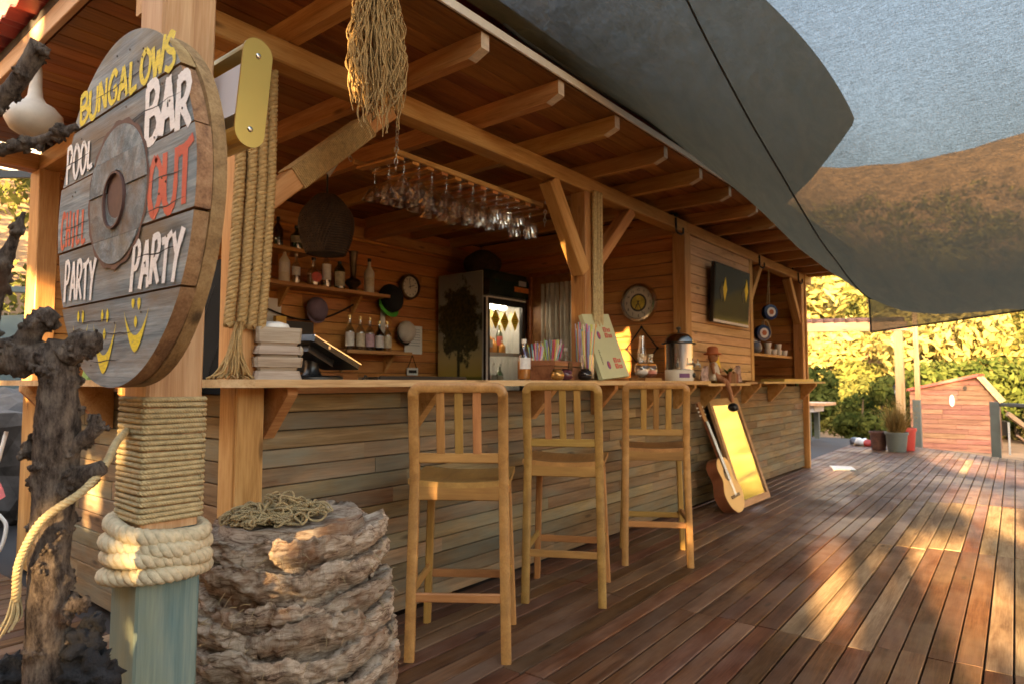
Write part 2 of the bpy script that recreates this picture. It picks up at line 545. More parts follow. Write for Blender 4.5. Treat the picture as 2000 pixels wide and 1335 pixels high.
# posts
def post(x0, x1, y0, y1, z0, z1, mat=None):
    return bar('post', ((x0 + x1) / 2, (y0 + y1) / 2, z0), ((x0 + x1) / 2, (y0 + y1) / 2, z1), y1 - y0, x1 - x0, mat or M_['pine'], hut, bev=.006, up=(1, 0, 0))
post(1.262, 1.372, 2.335, 2.455, 0, 1.079)
post(1.252, 1.362, 2.345, 2.455, 1.11, 2.39)
post(1.262, 1.372, 4.62, 4.86, 0, 1.06); post(1.25, 1.36, 4.68, 4.86, 1.1, 2.39)
post(3.72, 3.84, 2.355, 2.475, 1.11, 2.39)
post(5.30, 5.42, 2.345, 2.465, 1.11, 2.39)
post(6.925, 7.01, 2.345, 2.465, 1.11, 2.39)
post(8.86, 8.96, 2.345, 2.465, 1.11, 2.39)
post(9.005, 9.055, 2.335, 2.455, 0, 2.50)
bar('corner_trim', (1.316, 2.327, 0), (1.316, 2.327, 1.078), .012, .108, M_['pine'], hut, bev=.002, up=(1, 0, 0))
# beams
def beam(p0, p1, w_=.11, h=.10): return bar('beam', p0, p1, w_, h, M_['pine'], hut, bev=.007)
beam((.92, 2.40, 2.441), (5.36, 2.40, 2.441)); beam((5.364, 2.40, 2.441), (9.34, 2.40, 2.441))
beam((.92, 4.78, 2.441), (9.34, 4.78, 2.441))
beam((1.31, 2.46, 2.441), (1.31, 4.72, 2.441)); beam((5.40, 2.46, 2.441), (5.40, 4.72, 2.441))
beam((3.79, 2.46, 2.441), (3.79, 4.72, 2.441)); 
# rafters with a bevelled nose
M_['paleend'] = plain('weathered_end_grain', (.60, .50, .40), .8, var=.2, scale=30)
mb = MB()
mb.prism([(0, .028), (.075, 0), (3.12, 0), (3.12, .098), (0, .098)], -.026, .026, Matrix(((1, 0, 0, 0), (0, 0, 1, 0), (0, 1, 0, 0), (0, 0, 0, 1))))
mb.m[4] = mb.m[0] = 1
raf = mb.mesh('rafter'); raf.materials.append(M_['pine']); raf.materials.append(M_['paleend'])
for k in range(-1, 13):
    x = 2.055 + .575 * k + (.0 if k < 2 else -.02 * ((k * 7) % 3 - 1))
    Mx = Matrix.Translation((x, 1.80, 2.4925)) @ Matrix.Rotation(R(90), 4, 'Z')
    finish(bpy.data.objects.new('rafter', raf), hut, Mx)
finish(bpy.data.objects.new('rafter', raf), hut, Matrix.Translation((9.30, 1.80, 2.4925)) @ Matrix.Rotation(R(90), 4, 'Z'))
# ceiling boards
mb = MB(); mb.box(.90, 9.36, 1.79, 5.02, 2.618, 2.634)
rf_ = mb.build('roof', M_['darkfelt'], hut)
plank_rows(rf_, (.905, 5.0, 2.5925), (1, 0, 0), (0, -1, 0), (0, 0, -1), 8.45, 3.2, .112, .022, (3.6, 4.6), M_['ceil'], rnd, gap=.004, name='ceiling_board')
# roof sheet with stepped edge
def roofz(y): return 2.71 + .022 * ((y * 3.1) % 1.0) + .012 * math.sin(y * 39)
ys2 = np.linspace(1.72, 5.08, 150)
mb = MB()
pr = [(float(y), roofz(float(y))) for y in ys2] + [(float(y), roofz(float(y)) - .012) for y in ys2[::-1]]
for i in range(len(ys2) - 1):
    y0, y1 = float(ys2[i]), float(ys2[i + 1]); z0, z1 = roofz(y0), roofz(y1)
    mb.add([(.78, y0, z0), (9.4, y0, z0), (9.4, y1, z1), (.78, y1, z1), (.78, y0, z0 - .012), (9.4, y0, z0 - .012), (9.4, y1, z1 - .012), (.78, y1, z1 - .012)],
           [(0, 1, 2, 3), (7, 6, 5, 4), (0, 3, 7, 4), (1, 5, 6, 2)])
rs = mb.build('roof_sheet', M_['redmetal'], hut)
mb = MB(); mb.box(.858, .874, 1.77, 5.02, 2.655, 2.70); mb.build('felt_edge', M_['darkfelt'], hut)
bar('bargeboard', (.872, 1.775, 2.615), (.872, 5.02, 2.615), .026, .095, M_['tvwall'], hut, bev=.003)
bar('eave_strip', (.886, 1.777, 2.608), (9.36, 1.777, 2.608), .012, .040, M_['white'], hut, bev=.002)  # white colour puts the sky's brightness onto this thin wood strip

# braces
def brace(p0, p1, wd=.085): return bar('brace', p0, p1, wd, .095, M_['pine'], hut, bev=.006, up=(0, -1, 0))
b0 = brace((1.37, 2.40, 1.80), (2.02, 2.40, 2.392), .085)
brace((3.36, 2.40, 2.385), (3.73, 2.40, 1.84), .105)
brace((4.40, 2.40, 2.388), (3.85, 2.40, 1.88), .085)
brace((7.38, 2.41, 2.39), (7.00, 2.41, 1.95), .07); brace((8.45, 2.41, 2.39), (8.88, 2.41, 1.86), .08)
# rope wound round the first brace
def wrap_rings(M, hw, hh, a, b, r, n):
    mb = MB()
    for i in range(n):
        x = a + (b - a) * (i + .5) / n
        pts = []
        for (cx, cy, a0) in ((hw, hh, 0), (-hw, hh, 90), (-hw, -hh, 180), (hw, -hh, 270)):
            for q in (0, 45, 90):
                an = R(a0 + q)
                pts.append(M @ Vector((x, cx + .004 * math.cos(an), cy + .004 * math.sin(an))))
        mb.tube(pts, r, 5, closed=True)
    return mb
Mb = frame((1.37, 2.40, 1.80), (2.02, 2.40, 2.392), (0, -1, 0))
wrap_rings(Mb, .0425, .0475, -.24, .26, .0046, 54).build('rope_binding', M_['ropedark'], hut, smooth=True)

# counters: slab with cut corner, two shelves on triangular brackets
mb = MB()
mb.prism([(1.10, 4.9), (1.10, 2.26), (1.22, 2.125), (5.28, 2.125), (5.28, 2.50), (1.52, 2.50), (1.52, 4.9)], 1.080, 1.109)
ct = mb.build('counter_top', M_['counter'], hut)
mb = MB(); mb.box(5.283, 6.30, 2.15, 2.40, 1.066, 1.088); mb.build('counter_shelf', M_['counter'], hut)
mb = MB(); mb.box(6.66, 9.06, 2.14, 2.60, 1.083, 1.104); mb.build('counter_shelf', M_['counter'], hut)
mb = MB(); mb.box(6.303, 6.655, 2.2, 2.60, 1.081, 1.100); mb.build('counter_shelf', M_['counter'], hut)
mb = MB()
mb.prism([(0, 0), (-.19, 0), (-.19, -.028), (-.03, -.20), (0, -.20)], -.022, .022, Matrix(((0, 0, 1, 0), (1, 0, 0, 0), (0, 1, 0, 0), (0, 0, 0, 1))))
brm = mb.mesh('bracket'); brm.materials.append(M_['pine'])
for x, z in ((1.42, 1.079), (2.20, 1.079), (3.15, 1.079), (3.86, 1.079), (4.6, 1.079), (5.15, 1.079), (5.72, 1.065), (6.20, 1.065), (6.76, 1.082), (7.6, 1.082), (8.9, 1.082)):
    finish(bpy.data.objects.new('bracket', brm), hut, Matrix.Translation((x, YF - .003, z)))
for y in (2.9, 3.5, 4.2):
    finish(bpy.data.objects.new('bracket', brm), hut, Matrix.Translation((1.267, y, 1.079)) @ Matrix.Rotation(R(-90), 4, 'Z'))
# shelves inside
def shelf(x0, x1, y0, y1, z, th=.028, br=()):
    mb = MB(); mb.box(x0, x1, y0, y1, z - th, z)
    s_ = mb.build('shelf', M_['pine'], hut)
    for x in br:
        m2 = MB(); m2.prism([(y1, z - th), (y1 - .14, z - th), (y1, z - th - .16)], -.012, .012, Matrix(((0, 0, 1, x), (1, 0, 0, 0), (0, 1, 0, 0), (0, 0, 0, 1))))
        m2.build('bracket', M_['pine'], s_)
    return s_
shelf(2.55, 3.86, 4.5, 4.735, 1.872, br=(2.9, 3.62))
shelf(3.40, 4.13, 4.5, 4.735, 1.372, br=(3.52, 4.0))
shelf(2.55, 3.08, 4.5, 4.735, 2.145, br=(2.9,))
shelf(7.06, 8.84, 2.475, 2.61, 1.425, br=())
# hooks on the front beam
for x in (5.11, 7.22, 8.70):
    mb = MB()
    pts = [(x, 2.337, 2.475), (x, 2.335, 2.36), (x + .012, 2.325, 2.345), (x + .07, 2.32, 2.342), (x + .10, 2.318, 2.36), (x + .10, 2.318, 2.405)]
    mb.tube(pts, .009, 8); mb.build('hook', M_['iron'], hut, smooth=True)

# door with a pale curtain in the partition
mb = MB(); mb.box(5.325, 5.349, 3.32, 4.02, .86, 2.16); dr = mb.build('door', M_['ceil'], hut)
M_['curtain'] = plain('grey_curtain', (.42, .37, .30), .8, var=.15, scale=14)
mb = MB()
n = 60
vs = []
for i in range(n + 1):
    y = 3.40 + .50 * i / n
    x = 5.31 - .012 * math.sin(i * .9) - .008 * math.sin(i * .31)
    vs += [(x, y, .95), (x, y, 2.08)]
mb.add(vs, [(2 * i, 2 * i + 1, 2 * i + 3, 2 * i + 2) for i in range(n)]); mb.build('curtain', M_['curtain'], dr, smooth=True)
mb = MB(); mb.box(5.30, 5.324, 3.30, 4.04, 2.16, 2.20); mb.box(5.30, 5.324, 3.28, 3.325, .86, 2.16); mb.box(5.30, 5.324, 4.015, 4.06, .86, 2.16); mb.build('door_frame', M_['ceil'], dr)

# ------------------------------------------------------------------ ropes
def resample(pts, step, closed=False):
    pts = [Vector(p) for p in pts]
    if closed: pts = pts + [pts[0]]
    out, d = [pts[0].copy()], 0.0
    for a, b in zip(pts[:-1], pts[1:]):
        l = (b - a).length
        if l < 1e-9: continue
        while d + l >= step:
            k = (step - d) / l
            a = a + (b - a) * k
            out.append(a.copy())
            l = (b - a).length
            d = 0.0
        d += l
    return out

def rope(mb, pts, Rr, pitch, strands=3, sides=5, up=None, ph=0.0, samples=8):
    pts = resample(pts, pitch / samples)
    n = len(pts)
    if n < 3: return mb
    T = [(pts[min(i + 1, n - 1)] - pts[max(i - 1, 0)]).normalized() for i in range(n)]
    u = (T[0].orthogonal()).normalized()
    fr = []
    for i in range(n):
        u = (u - T[i] * u.dot(T[i])).normalized()
        fr.append((u.copy(), T[i].cross(u)))
    for s_ in range(strands):
        path = []
        for i in range(n):
            a = ph + 2 * math.pi * (s_ / strands + i / samples)
            path.append(pts[i] + (fr[i][0] * math.cos(a) + fr[i][1] * math.sin(a)) * Rr * .48)
        mb.tube(path, Rr * .58, sides)
    return mb

def smooth_path(ctrl, n=12):
    P = [Vector(p) for p in ctrl]
    P = [P[0] * 2 - P[1]] + P + [P[-1] * 2 - P[-2]]
    out = []
    for i in range(1, len(P) - 2):
        for k in range(n):
            t = k / n
            a, b, c, d = P[i - 1], P[i], P[i + 1], P[i + 2]
            out.append(.5 * ((2 * b) + (c - a) * t + (2 * a - 5 * b + 4 * c - d) * t * t + (3 * b - a - 3 * c + d) * t ** 3))
    out.append(P[-2])
    return out
# four ropes down the corner post
for i, (x, y) in enumerate(((1.232, 2.325), (1.276, 2.318), (1.316, 2.316), (1.356, 2.318))):
    z1 = 2.36 - .012 * i
    mb = MB(); rope(mb, [(x + .02 * (1 - 0), y, z1), (x + .02, y, 1.9), (x + .005, y, 1.5), (x - .01, y, 1.30)], .0205, .052, samples=9)
    t_ = tag(mb.build('hanging_rope', M_['ropedark'], None, smooth=True), ['rope nearest the wall end of the four ropes down the corner post', 'second of the four twisted ropes counted from the brass lamp along the corner post',
        'third of the four twisted ropes counted from the brass lamp along the corner post', 'rope nearest the brace of the four twisted ropes down the corner post'][i], 'rope', 'twisted ropes down the corner post')
# rope tail flaring on the counter
mb = MB(); rg = random.Random(5)
for i in range(34):
    a = rg.uniform(-1, 1)
    mb.tube(smooth_path([(1.25 + .012 * a, 2.30 + rg.uniform(-.012, .012), 1.32), (1.235 + .02 * a, 2.295 + rg.uniform(-.02, .02), 1.22), (1.225 + .055 * a, 2.29 + rg.uniform(-.03, .03), 1.14), (1.215 + .085 * a, 2.285 + rg.uniform(-.045, .045), 1.113)], 5), .0038, 5)
tag(mb.build('rope_tail', M_['ropedark'], None, smooth=True), 'frayed rope end spread out on the counter against the corner post', 'rope')
# knotted macrame rope on the middle post
mb = MB()
for s_, dx in ((1, 3.80), (-1, 3.84), (1, 3.88)):
    rope(mb, [(dx, 2.335, 2.40), (dx, 2.335, 1.11)], .019, .035, samples=7, ph=s_)
tag(mb.build('knotted_rope', M_['rope'], None, smooth=True), 'knotted pale rope running down the middle bar post', 'rope')

# ------------------------------------------------------------------ shade nets
def netmat(name, cov, col, trcol, scale=30., amp=.17):
    m, t, b = newmat(name)
    L = t.links.new
    tc = N(t, 'ShaderNodeTexCoord')
    mp = N(t, 'ShaderNodeMapping'); mp.inputs['Scale'].default_value = (1, 1, 1)
    L(tc.outputs['Object'], mp.inputs['Vector'])
    n1 = N(t, 'ShaderNodeTexNoise', Scale=scale, Detail=3.0, Roughness=.7)
    L(mp.outputs[0], n1.inputs['Vector'])
    mp2 = N(t, 'ShaderNodeMapping'); mp2.inputs['Scale'].default_value = (330, 26, 26)
    L(tc.outputs['Object'], mp2.inputs['Vector'])
    n2 = N(t, 'ShaderNodeTexNoise', Scale=1.0, Detail=2.0); L(mp2.outputs[0], n2.inputs['Vector'])
    mp3 = N(t, 'ShaderNodeMapping'); mp3.inputs['Scale'].default_value = (22, 330, 330)
    L(tc.outputs['Object'], mp3.inputs['Vector'])
    n3 = N(t, 'ShaderNodeTexNoise', Scale=1.0, Detail=2.0); L(mp3.outputs[0], n3.inputs['Vector'])
    a1 = N(t, 'ShaderNodeMath', operation='ADD'); L(n2.outputs['Fac'], a1.inputs[0]); L(n3.outputs['Fac'], a1.inputs[1])
    a2 = N(t, 'ShaderNodeMath', operation='ADD'); L(a1.outputs[0], a2.inputs[0]); L(n1.outputs['Fac'], a2.inputs[1])
    mr = N(t, 'ShaderNodeMapRange'); mr.inputs['From Min'].default_value = 1.0; mr.inputs['From Max'].default_value = 2.0
    mr.inputs['To Min'].default_value = cov - amp; mr.inputs['To Max'].default_value = cov + amp
    L(a2.outputs[0], mr.inputs['Value'])
    mpc = N(t, 'ShaderNodeMapping'); mpc.inputs['Scale'].default_value = (.9, 5, 5); mpc.inputs['Rotation'].default_value = (0, 0, .35); L(tc.outputs['Object'], mpc.inputs['Vector'])
    nc = N(t, 'ShaderNodeTexNoise', Scale=2.0, Detail=6.0, Roughness=.65, Distortion=.7); L(mpc.outputs[0], nc.inputs['Vector'])
    rcl = ramp(t, [(.3, tuple(q * .62 for q in col)), (.7, tuple(q * 1.5 for q in col))]); L(nc.outputs['Fac'], rcl.inputs[0])
    d = N(t, 'ShaderNodeBsdfDiffuse'); L(rcl.outputs[0], d.inputs[0])
    tl = N(t, 'ShaderNodeBsdfTranslucent'); tl.inputs[0].default_value = (*trcol, 1)
    m1 = N(t, 'ShaderNodeMixShader', Fac=.35); L(d.outputs[0], m1.inputs[1]); L(tl.outputs[0], m1.inputs[2])
    tr = N(t, 'ShaderNodeBsdfTransparent')
    # threads close up when the cloth is seen at a slant: gaps ** (1 / cos)
    geo = N(t, 'ShaderNodeNewGeometry')
    dt = N(t, 'ShaderNodeVectorMath', operation='DOT_PRODUCT'); L(geo.outputs['Incoming'], dt.inputs[0]); L(geo.outputs['Normal'], dt.inputs[1])
    ab = N(t, 'ShaderNodeMath', operation='ABSOLUTE'); L(dt.outputs['Value'], ab.inputs[0])
    mxx = N(t, 'ShaderNodeMath', operation='MAXIMUM'); mxx.inputs[1].default_value = .12; L(ab.outputs[0], mxx.inputs[0])
    iv = N(t, 'ShaderNodeMath', operation='DIVIDE'); iv.inputs[0].default_value = 1.0; L(mxx.outputs[0], iv.inputs[1])
    gp = N(t, 'ShaderNodeMath', operation='SUBTRACT', use_clamp=True); gp.inputs[0].default_value = 1.0; L(mr.outputs[0], gp.inputs[1])
    pw = N(t, 'ShaderNodeMath', operation='POWER'); L(gp.outputs[0], pw.inputs[0]); L(iv.outputs[0], pw.inputs[1])
    m2 = N(t, 'ShaderNodeMixShader'); L(pw.outputs[0], m2.inputs[0]); L(m1.outputs[0], m2.inputs[1]); L(tr.outputs[0], m2.inputs[2])
    L(m2.outputs[0], t.nodes['Material Output'].inputs[0])
    return m
M_['net'] = netmat('shade_net', .835, (.098, .094, .062), (.10, .095, .07), 115., .10)
M_['flap'] = netmat('thin_shade_net', .905, (.12, .112, .06), (.11, .10, .06), 60., .04)
M_['net2'] = netmat('dense_shade_net', .80, (.12, .115, .075), (.10, .095, .07), 9., .16)
M_['cord'] = plain('dark_cord', (.02, .022, .02), .8)

def netz(x, y):
    zc = 1.68 + .075 * (x - 6.35) ** 2
    if x > 6.35: zc = 1.68 + .060 * (x - 6.35) ** 2
    if y < 0: zc += .035 * y * y * .5
    t = min(1, max(0, (y - .55) / 1.22))
    ze = 2.645 + max(0, (2.2 - x)) * .35
    z = zc + (ze - zc) * t ** 2.5
    z += .03 * mnoise.noise(Vector((x * .9, y * 3.0, 0))) + .012 * mnoise.noise(Vector((x * 2.2 + y * 3, y * 7, 4))) + .008 * math.sin(y * 9 + 1.5 * x) * (1 - t)
    return z
def sheet(name, pts_fn, us, vs_, mat, parent=None):
    vs = [pts_fn(u, v) for u in us for v in vs_]
    ny = len(vs_)
    mb = MB(); mb.add(vs, [(i * ny + j, (i + 1) * ny + j, (i + 1) * ny + j + 1, i * ny + j + 1) for i in range(len(us) - 1) for j in range(ny - 1)])
    return mb.build(name, mat, parent, smooth=True)
net = thing('shade_net', 'dark green shade net sagging low from the bar eave across the deck', 'shade net', (6.3, 0, 1.7))
XN = 10.0
def yedge(x): return 1.772 - .0 * x
sheet('net_cloth', lambda u, v: (u, v, netz(u, v)), list(np.linspace(.75, XN, 75)), [1.772, 1.74, 1.7, 1.64, 1.56, 1.48, 1.4, 1.3, 1.2, 1.1, 1.0, .9, .8, .7, .55, .4, .2, 0, -.25, -.5, -.8, -1.1, -1.5, -2, -2.5, -3.1], M_['net'], net)
# far flap hanging from the end of the net
def flap(u, v):
    zt = netz(XN, u)
    zb = 1.765 + .115 * (1.86 - u)
    y = u + .05 * math.sin(math.pi * v)
    return (XN + .10 * v + .03 * math.sin(u * 3), u, zt + (zb - zt) * v)
sheet('net_flap', flap, list(np.linspace(1.78, -3.1, 40)), list(np.linspace(0, 1, 9)), M_['flap'], net)
mb = MB(); mb.tube([flap(float(u), 1) for u in np.linspace(1.78, -3.1, 40)], .012, 6)
mb.tube([flap(1.78, float(v)) for v in np.linspace(0, 1, 12)], .012, 6)
mb.tube([(float(x), 1.772, netz(float(x), 1.772)) for x in np.linspace(.75, XN, 60)], .010, 6)
mb.build('hem_cord', M_['cord'], net, smooth=True)
mb = MB(); mb.tube([(float(x), 1.10 + .03 * math.sin(x), netz(float(x), 1.10 + .03 * math.sin(x)) - .003) for x in np.linspace(1.2, 9, 70)], .005, 5)
mb.build('seam', M_['cord'], net, smooth=True)
# second, denser net lying over the first along the eave
def n2(u, v):
    # u along X, v 0..1 from the eave outwards
    edge = 1.02 + .10 * (u - 4.6) ** 2 * (.5 if u < 4.6 else .35) + .55 * max(0, (u - 5.55) / .6) ** 2.5
    yy = 1.775 + (edge - 1.775) * v
    return (u, yy, 2.66 + .50 * v - .12 * math.sin(math.pi * v))
n2o = sheet('dense_net', n2, list(np.linspace(.9, 6.15, 40)), list(np.linspace(0, 1, 10)), M_['net2'])
tag(n2o, 'second denser dark net strip lying above the sagging net along the eave', 'shade net')

# ------------------------------------------------------------------ sign post
sp = thing('sign_post', 'square timber post with blue painted foot, rope binding and thick rope coils', 'post', (.632, 1.49, 0))
PX, PY, PW2 = .632, 1.49, .0575
LEAN = Matrix.Translation((PX, PY, 0)) @ Matrix.Rotation(R(.5), 4, Vector((fwd.x, fwd.y, 0)).normalized()) @ Matrix.Translation((-PX, -PY, 0))
bar('upper_shaft', LEAN @ Vector((PX, PY, .795)), LEAN @ Vector((PX, PY, 3.1)), .115, .115, M_['post'], sp, bev=.005, up=(1, 0, 0))
bar('painted_foot', LEAN @ Vector((PX, PY, 0)), LEAN @ Vector((PX, PY, .793)), .128, .128, M_['postblue'], sp, bev=.005, up=(1, 0, 0))
# tight binding: one twisted turn, repeated
def sqpath(hw, r, n=5):
    pts = []
    for cx, cy, a0 in ((hw - r, hw - r, 0), (-hw + r, hw - r, 90), (-hw + r, -hw + r, 180), (hw - r, -hw + r, 270)):
        for q in range(n + 1):
            an = R(a0 + 90 * q / n)
            pts.append((cx + r * math.cos(an), cy + r * math.sin(an), 0))
    return pts
p_ = sqpath(PW2 + .0055, .009); p_ = p_ + [p_[0]]
mb = MB(); rope(mb, p_, .0060, .017, samples=6, sides=4)
turn = mb.mesh('rope_turn', smooth=True); turn.materials.append(M_['rope'])
for i in range(23):
    z = 1.064 - i * .0112
    M = LEAN @ Matrix.Translation((PX, PY, z)) @ Matrix.Rotation(R(90 * (i % 4)), 4, 'Z') @ Matrix.Rotation(R(1.2 * math.sin(i * 2.3)), 4, 'X')
    finish(bpy.data.objects.new('rope_turn', turn), sp, M)
# thick coils
rg = random.Random(4)
for i in range(4):
    hw = PW2 + .023 + (.0, .004, .006, .004)[i]
    pts = sqpath(hw, hw * .72, 8)
    tz = (.005, .004, -.003, .0)[i]
    pts = [(x, y, tz * math.sin(math.atan2(y, x) * 1 + i) - .052 * ((x - y) / (2 * hw)) * .25) for x, y, _ in pts]
    pts.append(pts[0])
    mb = MB(); rope(mb, pts, .0175, .048, samples=9, sides=8, ph=i)
    o = mb.build('rope_coil', M_['ropepale'], sp, smooth=True, M=LEAN @ Matrix.Translation((PX, PY, .793 - i * .0305)) @ Matrix.Rotation(R(40 * i), 4, 'Z'))

# ------------------------------------------------------------------ cable-spool sign
sg = thing('round_sign', 'round weathered spool-end sign lettered with bar, pool and party words', 'sign', (.537, 1.40, 1.43))
CYs, CZs, RS = 1.398, 1.432, .327
def S(s, t, x=.50): return Vector((x, CYs - s, CZs + t))
tl = [-.5, -.176, -.051, .097, .213, .5]
SA, SB, SO = .328, .347, .004          # the spool end is a little taller than wide
def slab(t0, t1, k_, x0, x1, name, mat):
    a, b = SA * k_, SB * k_
    t0c, t1c = max(t0, -b + 1e-4), min(t1, b - 1e-4)
    p0, p1 = math.asin(t0c / b), math.asin(t1c / b)
    n = 30
    pts = [(a * math.cos(p0 + (p1 - p0) * i / n) * (1 + .004 * math.sin(9 * (p0 + (p1 - p0) * i / n))), b * math.sin(p0 + (p1 - p0) * i / n)) for i in range(n + 1)]
    out = [(-s_ + SO, t + .004) for s_, t in pts] + [(s_ + SO, t + .004) for s_, t in pts[::-1]]
    mb = MB(); mb.mi = 1
    # local X along the plank, local Y into the sign, local Z up
    mb.prism(out, x0, x1, Matrix(((1, 0, 0, 0), (0, 0, 1, 0), (0, 1, 0, 0), (0, 0, 0, 1))))
    mb.m[-2] = mb.m[-1] = 0
    Mw = Matrix(((0, 1, 0, 0), (-1, 0, 0, CYs), (0, 0, 1, CZs), (0, 0, 0, 1)))
    return mb.build(name, mat, sg, M=Mw, mats=[mat, M_['spooledge']])
g = .0022
for i in range(5):
    slab(tl[i] + g, tl[i + 1] - g, 1.0 - .012 * (i % 2), .500 + (.0, .001, -.0006, .0008, -.0004)[i], .5265, 'plank', M_['grey'])
# the second ply behind, boards upright, set out a little
bk = MB(); n = 72
pts = [((SA + .003 * math.sin(3 * a) + .002) * math.cos(a) + SO, (SB + .003 * math.sin(5 * a) + .002) * math.sin(a) + .004) for a in [2 * math.pi * i / n for i in range(n)]]
bk.prism(pts, .527, .5505, Matrix(((1, 0, 0, 0), (0, 0, 1, 0), (0, 1, 0, 0), (0, 0, 0, 1))))
bk.build('back_ply', M_['spooledge'], sg, M=Matrix(((0, 1, 0, 0), (-1, 0, 0, CYs), (0, 0, 1, CZs), (0, 0, 0, 1))))
# raised middle ring in four pieces, and the hole with its iron sleeve
def ringpiece(t0, t1, r, rin, dz, name):
    mb = MB()
    n = 26
    cols = []
    t0c, t1c = max(t0, -r), min(t1, r)
    for i in range(n + 1):
        t = t0c + (t1c - t0c) * (.5 - .5 * math.cos(math.pi * i / n))
        so_ = math.sqrt(max(0, r * r - t * t)); si = math.sqrt(max(0, rin * rin - t * t))
        cols.append((t, so_, si))
    for sgn in (-1, 1):
        for (ta, oa, ia), (tb, ob, ib) in zip(cols[:-1], cols[1:]):
            q = [S(sgn * ia + .006, ta + .033), S(sgn * oa + .006, ta + .033), S(sgn * ob + .006, tb + .033), S(sgn * ib + .006, tb + .033)]
            f = [Vector((.4972 - dz, p.y, p.z)) for p in q]; b_ = [Vector((.503, p.y, p.z)) for p in q]
            mb.add(f + b_, [(0, 1, 2, 3), (1, 5, 6, 2), (0, 4, 5, 1)[::-1], (2, 6, 7, 3)])
    return mb.build(name, M_['grey'], sg)
for a, b, d in ((-.14, -.085, .001), (-.083, .009, -.001), (.011, .075, .0012), (.077, .14, -.0005)):
    ringpiece(a, b, .137, .047, d, 'ring_piece')
mb = MB()
for k in range(28):
    a0, a1 = 2 * math.pi * k / 28, 2 * math.pi * (k + 1) / 28
    def q(r, a, x): return Vector((x, CYs + .002 - r * math.cos(a), CZs + .022 + 1.12 * r * math.sin(a)))
    mb.add([q(.047, a0, .493), q(.047, a1, .493), q(.051, a1, .493), q(.051, a0, .493), q(.047, a0, .535), q(.047, a1, .535), q(.051, a1, .505), q(.051, a0, .505)], [(0, 1, 2, 3), (0, 4, 5, 1), (3, 2, 6, 7)])
mb.add([q(.05, 2 * math.pi * k / 28, .499) for k in range(28)], [tuple(range(28))])
M_['rust'] = plain('rusty_sleeve', (.10, .045, .035), .7, var=.4, scale=20)
mb.build('hub_sleeve', M_['rust'], sg)
# dark groove round the ring
mb = MB()
for k in range(60):
    a0, a1 = 2 * math.pi * k / 60, 2 * math.pi * (k + 1) / 60
    w0 = .009 + .003 * math.sin(k * 1.7); w1 = .009 + .003 * math.sin((k + 1) * 1.7)
    if k == 59: w1 = .009
    mb.add([Vector((.4982, CYs - .006 - (.138) * math.cos(a0), CZs + .033 + .138 * math.sin(a0))), Vector((.4982, CYs - .006 - .138 * math.cos(a1), CZs + .033 + .138 * math.sin(a1))),
            Vector((.4982, CYs - .006 - (.138 + w1) * math.cos(a1), CZs + .033 + (.138 + w1) * math.sin(a1))), Vector((.4982, CYs - .006 - (.138 + w0) * math.cos(a0), CZs + .033 + (.138 + w0) * math.sin(a0)))], [(0, 1, 2, 3)])
mb.build('ring_groove', M_['rust'], sg)
# nails, cracks
mb = MB(); rg = random.Random(8)
for _ in range(46):
    a = rg.uniform(0, 2 * math.pi); r = RS * math.sqrt(rg.uniform(.2, .95))
    s_, t_ = r * math.cos(a), r * math.sin(a)
    if (s_ - .006) ** 2 + (t_ - .033) ** 2 < .15 ** 2 or min(abs(t_ - q_) for q_ in tl) < .008: continue
    mb.tube([S(s_, t_, .4985), S(s_, t_, .4975)], .0022, 6)
mb.build('nail', M_['iron'], sg)['kind'] = 'stuff'
mb = MB()
for t0, s0, s1 in ((-.20 + .175, .13, .30), (.028, .15, .29), (.15, -.31, -.14), (.165, -.15, .28), (.003, -.30, -.13), (-.21, -.2, .02), (-.24, -.05, .12), (-.105, .1, .3), (.255, -.15, .2), (-.29, -.1, .05), (-.02, -.29, -.14)):
    n = 14
    for i in range(n):
        sa, sb = s0 + (s1 - s0) * i / n, s0 + (s1 - s0) * (i + 1) / n
        f = lambda s_: t0 + .006 * mnoise.noise(Vector((s_ * 20, t0 * 50, 0)))
        w0 = .0012 * math.sin(math.pi * (i + .02) / n) + .0001; w1 = .0012 * math.sin(math.pi * (i + .98) / n) + .0001
        mb.add([S(sa, f(sa) - w0, .4984), S(sb, f(sb) - w1, .4984), S(sb, f(sb) + w1, .4984), S(sa, f(sa) + w0, .4984)], [(0, 1, 2, 3)])
mb.build('crack', M_['darkfelt'], sg)['kind'] = 'stuff'
